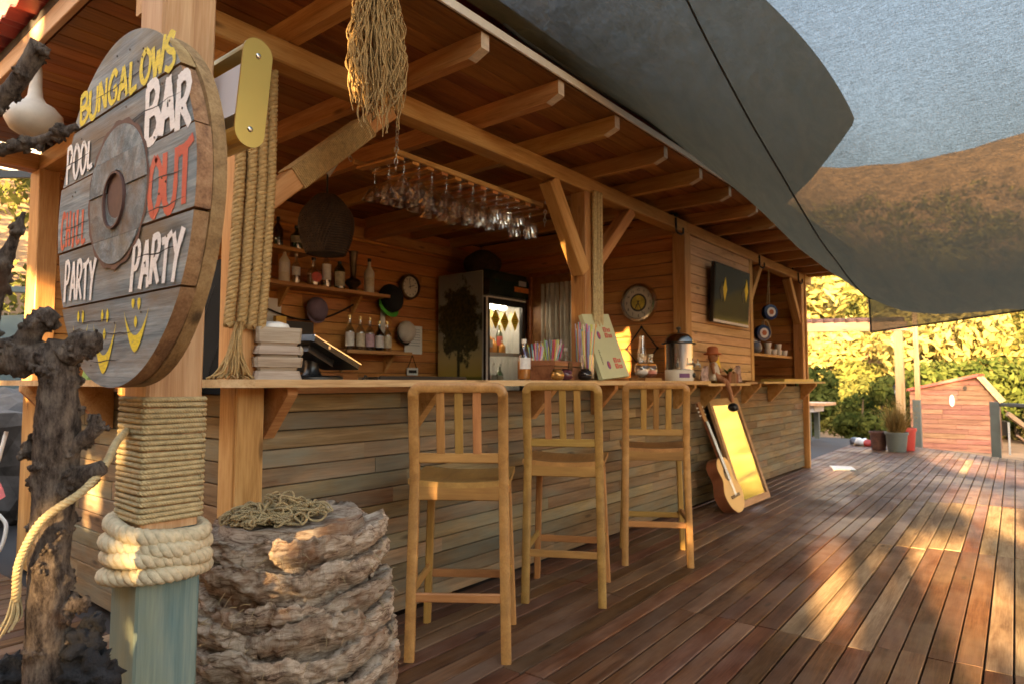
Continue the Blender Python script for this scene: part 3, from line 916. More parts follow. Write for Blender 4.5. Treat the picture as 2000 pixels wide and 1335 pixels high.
# hand-painted lettering: brush strokes as thin paint films
LET = {
 'B': [[(.05, 0), (.02, .98)], [(.0, .95), (.45, 1), (.68, .82), (.5, .58), (.08, .52)], [(.08, .52), (.6, .50), (.82, .25), (.5, .02), (.03, 0)]],
 'U': [[(.05, 1), (.05, .3), (.3, .0), (.6, .06), (.75, .35), (.78, 1)]],
 'N': [[(.05, 0), (.08, 1)], [(.08, 1), (.65, .05)], [(.68, 0), (.72, 1)]],
 'G': [[(.78, .82), (.5, 1), (.15, .75), (.05, .35), (.3, .02), (.7, .12), (.75, .45)], [(.75, .45), (.45, .43)]],
 'A': [[(.0, 0), (.22, .55), (.4, 1)], [(.4, 1), (.6, .5), (.75, 0)], [(.15, .36), (.65, .36)]],
 'L': [[(.1, 1), (.06, .05)], [(.06, .04), (.65, .10)]],
 'O': [[(.4, 1), (.1, .75), (.05, .3), (.35, .0), (.7, .25), (.75, .7), (.4, 1)]],
 'W': [[(.0, .95), (.2, .02)], [(.2, .02), (.45, .75)], [(.45, .75), (.62, .03)], [(.62, .03), (.92, 1.08)]],
 'S': [[(.7, .86), (.4, 1), (.1, .78), (.3, .56), (.62, .42), (.68, .15), (.35, .0), (.03, .12)]],
 'P': [[(.08, -.02), (.12, 1)], [(.05, .97), (.5, 1), (.7, .78), (.5, .5), (.12, .46)]],
 'R': [[(.06, 0), (.1, 1)], [(.04, .97), (.5, 1), (.68, .78), (.45, .52), (.1, .48)], [(.25, .5), (.78, .0)]],
 'T': [[(-.05, .9), (.35, .93), (.8, 1.04)], [(.36, .94), (.33, 0)]],
 'C': [[(.7, .85), (.4, 1), (.1, .72), (.05, .3), (.3, .0), (.68, .1)]],
 'H': [[(.08, 0), (.1, 1)], [(.65, 0), (.68, 1)], [(.1, .48), (.66, .52)]],
 'I': [[(.35, 0), (.36, 1)]],
 'Y': [[(.0, 1), (.36, .5)], [(.8, 1.06), (.36, .5), (.2, -.05)]],
}
def paintmat(name, col, dry=.45):
    m, t, b = newmat(name)
    L = t.links.new
    tc = N(t, 'ShaderNodeTexCoord')
    mp = N(t, 'ShaderNodeMapping'); mp.inputs['Scale'].default_value = (1, 40, 160)
    L(tc.outputs['Object'], mp.inputs['Vector'])
    no = N(t, 'ShaderNodeTexNoise', Scale=1.6, Detail=5.0, Roughness=.7); L(mp.outputs[0], no.inputs['Vector'])
    r = ramp(t, [(dry - .14, (.20, .20, .19)), (dry - .06, tuple(c * .8 for c in col)), (dry + .15, col)])
    L(no.outputs['Fac'], r.inputs[0]); L(r.outputs[0], b.inputs['Base Color'])
    b.inputs['Roughness'].default_value = .55
    return m
M_['pyel'] = paintmat('yellow_brush_paint', (.80, .62, .03)); M_['pwhi'] = paintmat('white_brush_paint', (.84, .83, .80), .35); M_['pred'] = paintmat('red_brush_paint', (.58, .06, .04), .33)
def word(txt, s0, s1, tb0, tb1, h0, h1, mat, bw, slant=.0, x=.4986, seed=0):
    """letters between s0 and s1; baseline and height run linearly from the first to the last letter"""
    rg = random.Random(seed + len(txt))
    mb = MB()
    n = len(txt)
    cw = (s1 - s0) / n
    z = 0
    for i, ch in enumerate(txt):
        k = i / max(1, n - 1)
        tb = tb0 + (tb1 - tb0) * k + rg.uniform(-.003, .003); h = h0 + (h1 - h0) * k
        for st in LET[ch]:
            P = smooth_path([(a, c, 0) for a, c in st], 7)
            prev = None
            m = len(P)
            vs = []
            z += 1
            for j, p in enumerate(P):
                q = P[min(j + 1, m - 1)] - P[max(j - 1, 0)]
                X = s0 + cw * (i + .06) + p.x * cw * 1.05 + slant * p.y * h
                Y = tb + p.y * h
                dx, dy = q.x * cw, q.y * h
                l = math.hypot(dx, dy) or 1
                ww = bw * (1.0 - .25 * j / m) * rg.uniform(.88, 1.12)
                vs += [S(X - dy / l * ww, Y + dx / l * ww, x - z * .00002), S(X + dy / l * ww, Y - dx / l * ww, x - z * .00002)]
            mb.add(vs, [(2 * j, 2 * j + 1, 2 * j + 3, 2 * j + 2) for j in range(m - 1)])
    return mb.build('lettering', mat, sg)
word('BUNGALOWS', -.212, .250, .226, .220, .062, .064, M_['pyel'], .0072)
word('BAR', .128, .312, .105, .098, .108, .092, M_['pwhi'], .0108)
word('POOL', -.285, -.118, .108, .112, .080, .062, M_['pwhi'], .0064)
word('OUT', .150, .325, -.034, -.038, .105, .105, M_['pred'], .0098)
word('CHILL', -.302, -.145, -.038, -.042, .078, .075, M_['pred'], .0058)
word('PARTY', -.268, -.085, -.158, -.164, .085, .078, M_['pwhi'], .0062)
word('PARTY', .082, .290, -.163, -.160, .088, .080, M_['pwhi'], .0074, slant=.10, seed=3)
mb = MB()
for k, (cx, cz, ww, hh, tk) in enumerate(((-.160, -.210, .044, .044, .026), (-.030, -.216, .058, .064, .036), (.115, -.200, .054, .048, .030))):
    n = 16; vs = []
    for j in range(n + 1):
        u = -1 + 2 * j / n
        zt = cz - hh * (1 - u * u) + .0; zb = zt - tk * (1 - abs(u) ** 1.5)
        vs += [S(cx + u * ww, zt, .4985), S(cx + u * ww, zb, .4985)]
    mb.add(vs, [(2 * j, 2 * j + 1, 2 * j + 3, 2 * j + 2) for j in range(n)])
    for dx, dz, l in ((-.014, .026, .024), (.012, .026, .028), (.0, -.012, .022 if k else .0)):
        if not l: continue
        vs = []
        for j in range(9):
            a = math.pi * j / 8; rr = .0062 * math.sin(a) + .0006
            z = cz + dz - l * j / 8
            if z + .0 > -.18: z = min(z, -.1805)
            vs += [S(cx + dx - rr, z, .4984), S(cx + dx + rr, z, .4984)]
        mb.add(vs, [(2 * j, 2 * j + 1, 2 * j + 3, 2 * j + 2) for j in range(8)])
mb.build('smiley_face', M_['pyel'], sg)

# ------------------------------------------------------------------ brass lamp on the far side of the post
lp = thing('wall_lamp', 'brass outdoor lamp with rounded end caps and a frosted panel fixed to the signpost', 'lamp', (.69, 1.48, 1.74))
Ml = LEAN @ Matrix.Translation((.738, 1.348, 1.742)) @ Matrix.Rotation(R(4.5), 4, 'Y') @ Matrix.Rotation(R(0), 4, 'Z')
def stadium(w_, h, n=12):
    r = w_ / 2
    return [(r * math.cos(a), h / 2 - r + r * math.sin(a)) for a in [math.pi * i / n for i in range(n + 1)]] + [(r * math.cos(a), -h / 2 + r + r * math.sin(a)) for a in [math.pi + math.pi * i / n for i in range(n + 1)]]
Mxz = Matrix(((1, 0, 0, 0), (0, 0, 1, 0), (0, 1, 0, 0), (0, 0, 0, 1)))
for nm, w_, h, y0, y1, mat in (('end_cap', .070, .252, 0, .005, 'gold'), ('end_cap', .070, .252, .190, .195, 'gold')):
    mb = MB(); mb.prism(stadium(w_, h), y0, y1, Mxz); mb.build(nm, M_[mat], lp, M=Ml)
mb = MB()
st = stadium(.066, .246)
up_ = [p for p in st if p[1] > .058]; dn = [p for p in st if p[1] < -.058]
mb.prism(up_, .006, .189, Mxz); mb.build('housing', M_['gold'], lp, M=Ml)
mb = MB(); mb.prism(dn, .006, .189, Mxz); mb.build('housing', M_['gold'], lp, M=Ml)
M_['frost'] = plain('frosted_panel', (.62, .60, .63), .35, var=.03)
mb = MB(); mb.box(-.030, .030, .006, .189, -.058, .058); mb.build('panel', M_['frost'], lp, M=Ml)
for z in (.086, -.086):
    mb = MB(); mb.ball((0, -.001, z), .0065, 10, 6, (1, .5, 1)); mb.build('screw', M_['chrome'], lp, smooth=True, M=Ml)
mb = MB(); mb.tube([(-.03, .12, -.03), (-.045, .12, -.03)], .006, 8); mb.ball((-.047, .12, -.03), .008, 10, 6); mb.build('screw', M_['chrome'], lp, smooth=True, M=Ml)

# ------------------------------------------------------------------ gnarled dead trunk in front of the post
def bark(name):
    m, t, b = newmat(name)
    L = t.links.new
    tc = N(t, 'ShaderNodeTexCoord')
    mpb = N(t, 'ShaderNodeMapping'); mpb.inputs['Scale'].default_value = (1.2, 1.2, .42); L(tc.outputs['Object'], mpb.inputs['Vector'])
    n1 = N(t, 'ShaderNodeTexNoise', Scale=46.0, Detail=9.0, Roughness=.78); L(mpb.outputs[0], n1.inputs['Vector'])
    r = ramp(t, [(.36, (.022, .014, .010)), (.45, (.092, .065, .049)), (.54, (.185, .14, .108)), (.66, (.33, .25, .18))])
    L(n1.outputs['Fac'], r.inputs[0])
    n3 = N(t, 'ShaderNodeTexNoise', Scale=9.0, Detail=4.0); L(tc.outputs['Object'], n3.inputs['Vector'])
    rr = ramp(t, [(.6, (0, 0, 0)), (.72, (.8, .8, .8))]); L(n3.outputs['Fac'], rr.inputs[0])
    mi = N(t, 'ShaderNodeMixRGB'); mi.inputs['Color2'].default_value = (.11, .05, .025, 1); L(rr.outputs[0], mi.inputs[0]); L(r.outputs[0], mi.inputs[1])
    L(mi.outputs[0], b.inputs['Base Color']); b.inputs['Roughness'].default_value = .85; b.inputs['Specular IOR Level'].default_value = .25
    n2_ = N(t, 'ShaderNodeTexNoise', Scale=80.0, Detail=8.0, Roughness=.8); L(mpb.outputs[0], n2_.inputs['Vector'])
    bp = N(t, 'ShaderNodeBump', Strength=1.0, Distance=.014); L(n2_.outputs['Fac'], bp.inputs['Height']); L(bp.outputs[0], b.inputs['Normal'])
    return m
M_['bark'] = bark('grey_bark')
def limb(name, ctrl, radii, parent, seed, burls=10, nu=56, step=.005, rough=.075, bs=(.007, .015)):
    radii = [r * .74 for r in radii]
    P = smooth_path(ctrl, 24); P = resample(P, step)
    n = len(P)
    rr = np.interp(np.linspace(0, 1, n), np.linspace(0, 1, len(radii)), radii)
    rg = random.Random(seed)
    off = Vector((seed * 3.1, seed * 1.7, 0))
    bl = []
    for _ in range(burls):
        i = rg.randrange(2, n - 2); bl.append((i, rg.uniform(0, 2 * math.pi), rg.uniform(*bs), rg.uniform(.5, 1.2)))
    mb = MB()
    u = Vector((1, .2, 0)); vs = []
    for i in range(n):
        T = (P[min(i + 1, n - 1)] - P[max(i - 1, 0)]).normalized()
        u = (u - T * u.dot(T)).normalized(); w_ = T.cross(u)
        for k in range(nu):
            a = 2 * math.pi * k / nu
            d = u * math.cos(a) + w_ * math.sin(a)
            r = rr[i]
            q = P[i] + d * r
            f = mnoise.fractal(q * 22 + off, .8, 2.1, 5) * rough * .55 + abs(mnoise.noise(q * 70 + off)) * rough * 1.1 + mnoise.noise(q * 160 + off) * rough * .6
            r2 = r * (1 + f)
            for (bi, ba, br, bh) in bl:
                dz = (i - bi) * step
                if abs(dz) > br * 2: continue
                da = (a - ba + math.pi) % (2 * math.pi) - math.pi
                dd = math.hypot(dz, da * r)
                if dd < br * 1.6:
                    s_ = max(0, 1 - (dd / (br * 1.5)) ** 2) ** 1.3
                    r2 += br * bh * .62 * s_ * (1 + 1.1 * mnoise.noise(q * 110 + off) + .8 * mnoise.noise(q * 230))
            vs.append(P[i] + d * r2)
    fs = [(i * nu + k, i * nu + (k + 1) % nu, (i + 1) * nu + (k + 1) % nu, (i + 1) * nu + k) for i in range(n - 1) for k in range(nu)]
    fs += [tuple(range(nu - 1, -1, -1)), tuple((n - 1) * nu + k for k in range(nu))]
    mb.add(vs, fs)
    # crusty knots round each burl
    for (bi, ba, br, bh) in bl:
        for _ in range(7):
            i = min(n - 1, max(0, bi + int(rg.gauss(0, br / step * .7)))); k = int((ba + rg.gauss(0, br * .8 / rr[i])) / (2 * math.pi) * nu) % nu
            c = Vector(vs[i * nu + k]); q_ = rg.uniform(.0022, .0055); b0 = len(mb.v)
            mb.ball(c, q_, 7, 5)
            for j in range(b0, len(mb.v)):
                p = Vector(mb.v[j]); mb.v[j] = tuple(c + (p - c) * (1 + .9 * mnoise.noise(p * 260)))
    return mb.build(name, M_['bark'], parent, smooth=True)
gt = thing('dead_tree', 'gnarled grey dead tree trunk with burls standing in front of the round sign', 'tree', (.40, 1.35, 0))
limb('trunk', [(.425, 1.375, -.02), (.415, 1.37, .35), (.400, 1.345, .60), (.392, 1.325, .80), (.394, 1.318, .95), (.388, 1.302, 1.05), (.385, 1.297, 1.135), (.388, 1.290, 1.168)], [.085, .074, .060, .050, .042, .040, .046, .030], gt, 3, burls=60, step=.0055, nu=64)
limb('branch', [(.385, 1.297, 1.138), (.365, 1.320, 1.14), (.335, 1.350, 1.142), (.295, 1.40, 1.14), (.22, 1.47, 1.17)], [.036, .034, .038, .034, .028], gt, 5, burls=26)
limb('branch', [(.345, 1.345, 1.145), (.352, 1.325, 1.185), (.370, 1.30, 1.215), (.376, 1.296, 1.222)], [.028, .025, .022, .014], gt, 9, burls=8)
limb('branch', [(.390, 1.285, 1.145), (.41, 1.262, 1.165), (.424, 1.238, 1.178)], [.030, .026, .012], gt, 10, burls=6)
limb('branch', [(.30, 1.40, 1.15), (.308, 1.375, 1.24), (.322, 1.350, 1.32), (.330, 1.330, 1.365), (.333, 1.322, 1.385)], [.030, .024, .019, .012, .004], gt, 12, burls=8, bs=(.006, .012))
limb('branch', [(.24, 1.45, 1.45), (.29, 1.37, 1.555), (.315, 1.325, 1.60), (.338, 1.285, 1.668)], [.014, .016, .018, .020], gt, 15, burls=24, bs=(.005, .009))
limb('branch', [(.24, 1.46, 1.48), (.305, 1.345, 1.487), (.345, 1.290, 1.505), (.382, 1.245, 1.528)], [.012, .012, .010, .008], gt, 17, burls=26, bs=(.004, .008), nu=32)
limb('branch', [(.24, 1.45, 1.44), (.24, 1.46, 1.30), (.22, 1.47, 1.17)], [.016, .02, .026], gt, 18, burls=6)
for sd_, c, r in ((21, [(.405, 1.30, .93), (.43, 1.27, .945), (.445, 1.255, .955)], [.026, .024, .016]), (22, [(.40, 1.31, .985), (.425, 1.27, 1.01), (.432, 1.262, 1.045)], [.022, .017, .008]),
                  (23, [(.375, 1.34, .985), (.36, 1.355, .99), (.352, 1.362, .995)], [.008, .007, .006]), (24, [(.41, 1.33, .715), (.432, 1.30, .72), (.442, 1.288, .735)], [.020, .015, .007])):
    limb('stub', c, r, gt, sd_, burls=5, nu=30, bs=(.006, .012))
# black burnt lumps at the foot
M_['char'] = plain('charred_bark', (.012, .011, .012), .9, var=.5, scale=30, bump=1)
mb = MB()
for (x, y, z, r) in ((.44, 1.30, .65, .026), (.45, 1.29, .60, .036), (.36, 1.42, .59, .03), (.345, 1.44, .56, .034), (.452, 1.288, .685, .015)):
    b0_ = len(mb.v); mb.ball((x, y, z), r, 26, 18)
    for i in range(b0_, len(mb.v)):
        p = Vector(mb.v[i]); c = Vector((x, y, z)); d = (p - c)
        mb.v[i] = tuple(c + d * (1 + .8 * mnoise.noise(p * 60) + .5 * mnoise.noise(p * 140)))
mb.build('burnt_lump', M_['char'], gt, smooth=True)
# rope from the post round the trunk
mb = MB()
pth = smooth_path([(.575, 1.50, 1.00), (.51, 1.38, .985), (.455, 1.275, .958), (.415, 1.255, .918), (.365, 1.275, .875), (.345, 1.305, .81), (.347, 1.325, .755), (.349, 1.335, .735)], 14)
rope(mb, pth, .0070, .022, samples=8, sides=6)
rg = random.Random(2)
for i in range(22):
    a, b_ = rg.uniform(-1, 1), rg.uniform(-1, 1)
    mb.tube(smooth_path([(.348 + .006 * a, 1.333 + .006 * b_, .748), (.347 + .014 * a, 1.336 + .012 * b_, .715), (.342 + .022 * a - .006, 1.342 + .02 * b_, .690 + .012 * a)], 5), .0016, 4)
tag(mb.build('draped_rope', M_['rope'], None, smooth=True), 'old twisted rope slung from the post round the dead trunk with a frayed end', 'rope')

# ------------------------------------------------------------------ palm stump
def palmmat():
    m, t, b = newmat('palm_fibre')
    L = t.links.new
    geo = N(t, 'ShaderNodeNewGeometry'); oi = N(t, 'ShaderNodeObjectInfo'); tc = N(t, 'ShaderNodeTexCoord')
    mpz = N(t, 'ShaderNodeMapping'); mpz.inputs['Scale'].default_value = (.8, .8, 3.6); L(tc.outputs['Object'], mpz.inputs['Vector'])
    n1 = N(t, 'ShaderNodeTexNoise', Scale=17.0, Detail=10.0, Roughness=.76, Distortion=1.0); L(mpz.outputs[0], n1.inputs['Vector'])
    r = ramp(t, [(.36, (.085, .045, .028)), (.44, (.33, .225, .155)), (.53, (.55, .42, .31)), (.68, (.70, .58, .45))])
    L(n1.outputs['Fac'], r.inputs[0])
    n3 = N(t, 'ShaderNodeTexNoise', Scale=6.0, Detail=5.0, Roughness=.6); L(tc.outputs['Object'], n3.inputs['Vector'])
    rr = ramp(t, [(.52, (0, 0, 0)), (.66, (.75,) * 3)]); L(n3.outputs['Fac'], rr.inputs[0])
    mi = N(t, 'ShaderNodeMixRGB'); mi.inputs['Color2'].default_value = (.27, .12, .055, 1); L(rr.outputs[0], mi.inputs[0]); L(r.outputs[0], mi.inputs[1])
    hs = N(t, 'ShaderNodeHueSaturation'); mr = N(t, 'ShaderNodeMapRange'); mr.inputs['To Min'].default_value = .82; mr.inputs['To Max'].default_value = 1.15
    L(oi.outputs['Random'], mr.inputs['Value']); L(mr.outputs[0], hs.inputs['Value']); L(mi.outputs[0], hs.inputs['Color'])
    L(hs.outputs[0], b.inputs['Base Color']); b.inputs['Roughness'].default_value = .88; b.inputs['Specular IOR Level'].default_value = .2
    sx = N(t, 'ShaderNodeSeparateXYZ'); L(tc.outputs['Object'], sx.inputs[0])
    at = N(t, 'ShaderNodeMath', operation='ARCTAN2'); 
    s1 = N(t, 'ShaderNodeMath', operation='SUBTRACT'); s1.inputs[1].default_value = 1.58; L(sx.outputs['Y'], s1.inputs[0])
    s2 = N(t, 'ShaderNodeMath', operation='SUBTRACT'); s2.inputs[1].default_value = 1.03; L(sx.outputs['X'], s2.inputs[0])
    L(s1.outputs[0], at.inputs[0]); L(s2.outputs[0], at.inputs[1])
    cb = N(t, 'ShaderNodeCombineXYZ'); L(at.outputs[0], cb.inputs['X'])
    mz = N(t, 'ShaderNodeMath', operation='MULTIPLY'); mz.inputs[1].default_value = 1.5; L(sx.outputs['Z'], mz.inputs[0]); L(mz.outputs[0], cb.inputs['Y'])
    n2_ = N(t, 'ShaderNodeTexNoise', Scale=40.0, Detail=9.0, Roughness=.8, Distortion=.8); L(cb.outputs[0], n2_.inputs['Vector'])
    bp = N(t, 'ShaderNodeBump', Strength=1.0, Distance=.010); L(n2_.outputs['Fac'], bp.inputs['Height']); L(bp.outputs[0], b.inputs['Normal'])
    return m
M_['palm'] = palmmat()
PCX, PCY = 1.03, 1.58
ps = thing('palm_stump', 'cut palm trunk stump with overlapping torn leaf bases used as a table', 'stump', (PCX, PCY, 0))
mb = MB()
n = 96; prof = [(.20, -.01), (.205, .3), (.20, .55), (.195, .66), (.192, .70), (.178, .738)]
rings = 14; vs = []
for r, z in prof:
    for k in range(n):
        a = 2 * math.pi * k / n
        q = 1 + .05 * mnoise.noise(Vector((math.cos(a) * 2, math.sin(a) * 2, z * 6))) 
        vs.append((PCX + r * q * math.cos(a), PCY + r * q * math.sin(a), z + (.010 * mnoise.noise(Vector((math.cos(a) * 3, math.sin(a) * 3, 7))) if z > .7 else 0)))
fs = [(i * n + k, i * n + (k + 1) % n, (i + 1) * n + (k + 1) % n, (i + 1) * n + k) for i in range(len(prof) - 1) for k in range(n)]
mb.add(vs, fs)
vs = []
for i in range(rings + 1):
    r = .178 * (1 - i / rings)
    for k in range(n):
        a = 2 * math.pi * k / n
        x, y = r * math.cos(a), r * math.sin(a)
        z = .738 + .010 * mnoise.noise(Vector((math.cos(a) * 3, math.sin(a) * 3, 7))) * (r / .178) - .012 * (1 - r / .178) ** .5 + (.007 * mnoise.noise(Vector((x * 22, y * 22, 1))) + .004 * mnoise.noise(Vector((x * 70, y * 70, 4)))) * (1 if i else 0)
        vs.append((PCX + x, PCY + y, z))
mb.add(vs, [(i * n + k, i * n + (k + 1) % n, (i + 1) * n + (k + 1) % n, (i + 1) * n + k) for i in range(rings) for k in range(n)])
mb.build('core', M_['palm'], ps, smooth=True)
rg = random.Random(21)
def leaf_base(a0, z0, wa, hz, r0, seed):
    """one overlapping leaf base: a thick bulging scale, widest at its lip, torn along the edge"""
    nu_, nv = 60, 20
    off = Vector((seed * 2.3, seed * 1.1, seed * .7))
    top, bot = [], []
    for j in range(nv + 1):
        v = j / nv
        for i in range(nu_ + 1):
            u = -1 + 2 * i / nu_
            a = a0 + u * wa
            e = 1 - abs(u) ** 2.6
            lip = (.25 + .75 * e)
            prof_r = .052 * math.sin(min(1, v * 1.15) * math.pi * .56) ** 1.3 * (.35 + .65 * e)
            P = Vector((math.cos(a) * 4, math.sin(a) * 4, z0 * 9 + v * 1.3))
            nz = mnoise.fractal(P * 1.2 + off, 1.0, 2.0, 3)
            crease = abs(mnoise.noise(Vector((a * 16, v * 1.6, seed)))) 
            ridge = 1 - abs(mnoise.noise(Vector((a * 5 + seed, v * 5.5 + z0 * 8, seed * .37))))
            r = r0 + prof_r * 1.18 + .011 * nz - .012 * crease * v + .004 * mnoise.noise(Vector((a * 38, v * 3.0, seed))) + .008 * ridge ** 8 + .002 * mnoise.noise(Vector((a * 110, v * 9, seed))) - (.010 * max(0, mnoise.noise(Vector((a * 8, v * 7, seed * 2.1)))))
            z = z0 + hz * v * (.55 + .45 * lip) + .020 * mnoise.noise(Vector((a * 3.2, seed * 1.7, 0))) + (.012 * mnoise.noise(Vector((a * 17, seed, 5))) + .005 * mnoise.noise(Vector((a * 50, seed, 9))) + .003 * mnoise.noise(Vector((a * 140, seed, 3)))) * v * v - .012 * u * u
            top.append((PCX + r * math.cos(a), PCY + r * math.sin(a), z))
            rb = r0 - .012 + prof_r * .15
            bot.append((PCX + rb * math.cos(a), PCY + rb * math.sin(a), z - .012 - .010 * v))
    n1 = nu_ + 1
    fs = [(j * n1 + i, j * n1 + i + 1, (j + 1) * n1 + i + 1, (j + 1) * n1 + i) for j in range(nv) for i in range(nu_)]
    off_ = len(top)
    e_ = [(nv * n1 + i, nv * n1 + i + 1, off_ + nv * n1 + i + 1, off_ + nv * n1 + i) for i in range(nu_)]
    mb = MB(); mb.add(top + bot, fs + e_)
    return mb.build('leaf_base', M_['palm'], ps, smooth=True)
seed = 0
for row in range(11):
    z0 = -.03 + row * .066
    cnt = 5
    for c in range(cnt):
        seed += 1
        a = 2 * math.pi * (c + .5 * (row % 2)) / cnt + rg.uniform(-.12, .12) + row * .17
        rad = .232 - max(0, row - 6) * .007 + rg.uniform(-.006, .006)
        leaf_base(a, z0 + rg.uniform(-.012, .012), rg.uniform(.70, .86), rg.uniform(.088, .108), rad - .022, seed)
# fibres sticking out
mb = MB()
for _ in range(420):
    a = rg.uniform(0, 2 * math.pi); z = rg.uniform(.02, .70); r = .245 + rg.uniform(-.012, .018) - max(0, z - .5) * .12
    l = rg.uniform(.015, .04)
    p = Vector((PCX + r * math.cos(a), PCY + r * math.sin(a), z))
    d = Vector((math.cos(a) * .7 + rg.uniform(-.5, .5), math.sin(a) * .7 + rg.uniform(-.5, .5), rg.uniform(-.9, .5))).normalized()
    mb.tube([p, p + d * l * .5, p + d * l + Vector((0, 0, -.006))], [.0009, .0008, .0003], 3)
mb.build('loose_fibre', M_['twine'], ps)['kind'] = 'stuff'
# heap of tangled twine: curls of one cord thrown in a pile
mb = MB(); rg = random.Random(31)
pts = []
for i in range(120):
    a = rg.uniform(0, 2 * math.pi); q = .125 * math.sqrt(rg.random())
    cx, cy_ = q * math.cos(a) * 1.1, q * math.sin(a) * .85
    h = max(0, 1 - q / .13)
    cz = .742 + .062 * h ** 1.3 * rg.uniform(.15, 1)
    rl_ = rg.uniform(.008, .022); tl_ = Vector((rg.uniform(-1, 1), rg.uniform(-1, 1), rg.uniform(.2, 1))).normalized()
    u = tl_.orthogonal().normalized(); v = tl_.cross(u); p0 = rg.uniform(0, 6.28); tr_n = rg.choice((4, 5, 6, 8))
    for k in range(tr_n):
        an = p0 + k * 1.25
        p = Vector((PCX - .035 + cx, PCY + .02 + cy_, cz)) + u * rl_ * math.cos(an) + v * rl_ * math.sin(an) + tl_ * .003 * k
        p.z = max(p.z, .739)
        pts.append(p)
sp_ = smooth_path(pts, 5)
rope(mb, sp_, .0036, .012, strands=2, sides=4, samples=5)
tag(mb.build('twine_heap', M_['twine'], None, smooth=True), 'loose heap of tangled brown twine lying on top of the palm stump', 'twine')

# string tassel hanging from the rafter
mb = MB(); rg = random.Random(9)
for i in range(240):
    a = rg.uniform(0, 2 * math.pi); r = .105 * math.sqrt(rg.random())
    x0, y0 = 1.475 + r * math.cos(a), 1.80 + r * .6 * math.sin(a)
    zt, zb = 2.50, rg.uniform(2.07, 2.22) if rg.random() < .88 else rg.uniform(1.97, 2.05)
    if abs(x0 - 1.45) < .03 and rg.random() < .25: zb = 2.03
    ph, am, fq = rg.uniform(0, 6), rg.uniform(.003, .012), rg.uniform(25, 70)
    pts = []
    n = 34
    for k in range(n + 1):
        z = zt + (zb - zt) * k / n
        sh = .80 + .35 * min(1, (zt - z) * 5) - .35 * max(0, (2.18 - z) * 4)
        pts.append((1.475 + (x0 - 1.475) * sh + am * math.sin(z * fq + ph), 1.80 + (y0 - 1.80) * sh + am * math.cos(z * fq * .8 + ph), z))
    mb.tube(pts, .0021, 4)
tas = tag(mb.build('string_tassel', M_['ropedark'], None, smooth=True), 'long bunch of frayed hemp strings hanging from the eave', 'tassel')
mb = MB(); mb.tube([(1.475, 1.80, 2.575), (1.475, 1.80, 2.48)], .035, 12); mb.build('binding', M_['ropedark'], tas)
# gourd hanging under the roof edge
gd = thing('gourd', 'pale bottle gourd with long neck hanging under the roof edge', 'gourd', (.905, 3.50, 2.22))
mb = MB()
mb.lathe([(1e-5, 0), (.05, .008), (.092, .035), (.112, .075), (.108, .112), (.08, .145), (.045, .165), (.030, .19), (.025, .24), (.0235, .30), (.021, .33), (.012, .345), (1e-5, .35)], (.905, 3.50, 2.195), 28)
M_['gourd'] = plain('dried_gourd', (.52, .47, .40), .5, var=.12, scale=14)
mb.build('body', M_['gourd'], gd, smooth=True)
mb = MB(); mb.tube([(.905, 3.50, 2.54), (.90, 3.502, 2.575)], .004, 5); mb.build('stem', M_['twine'], gd)

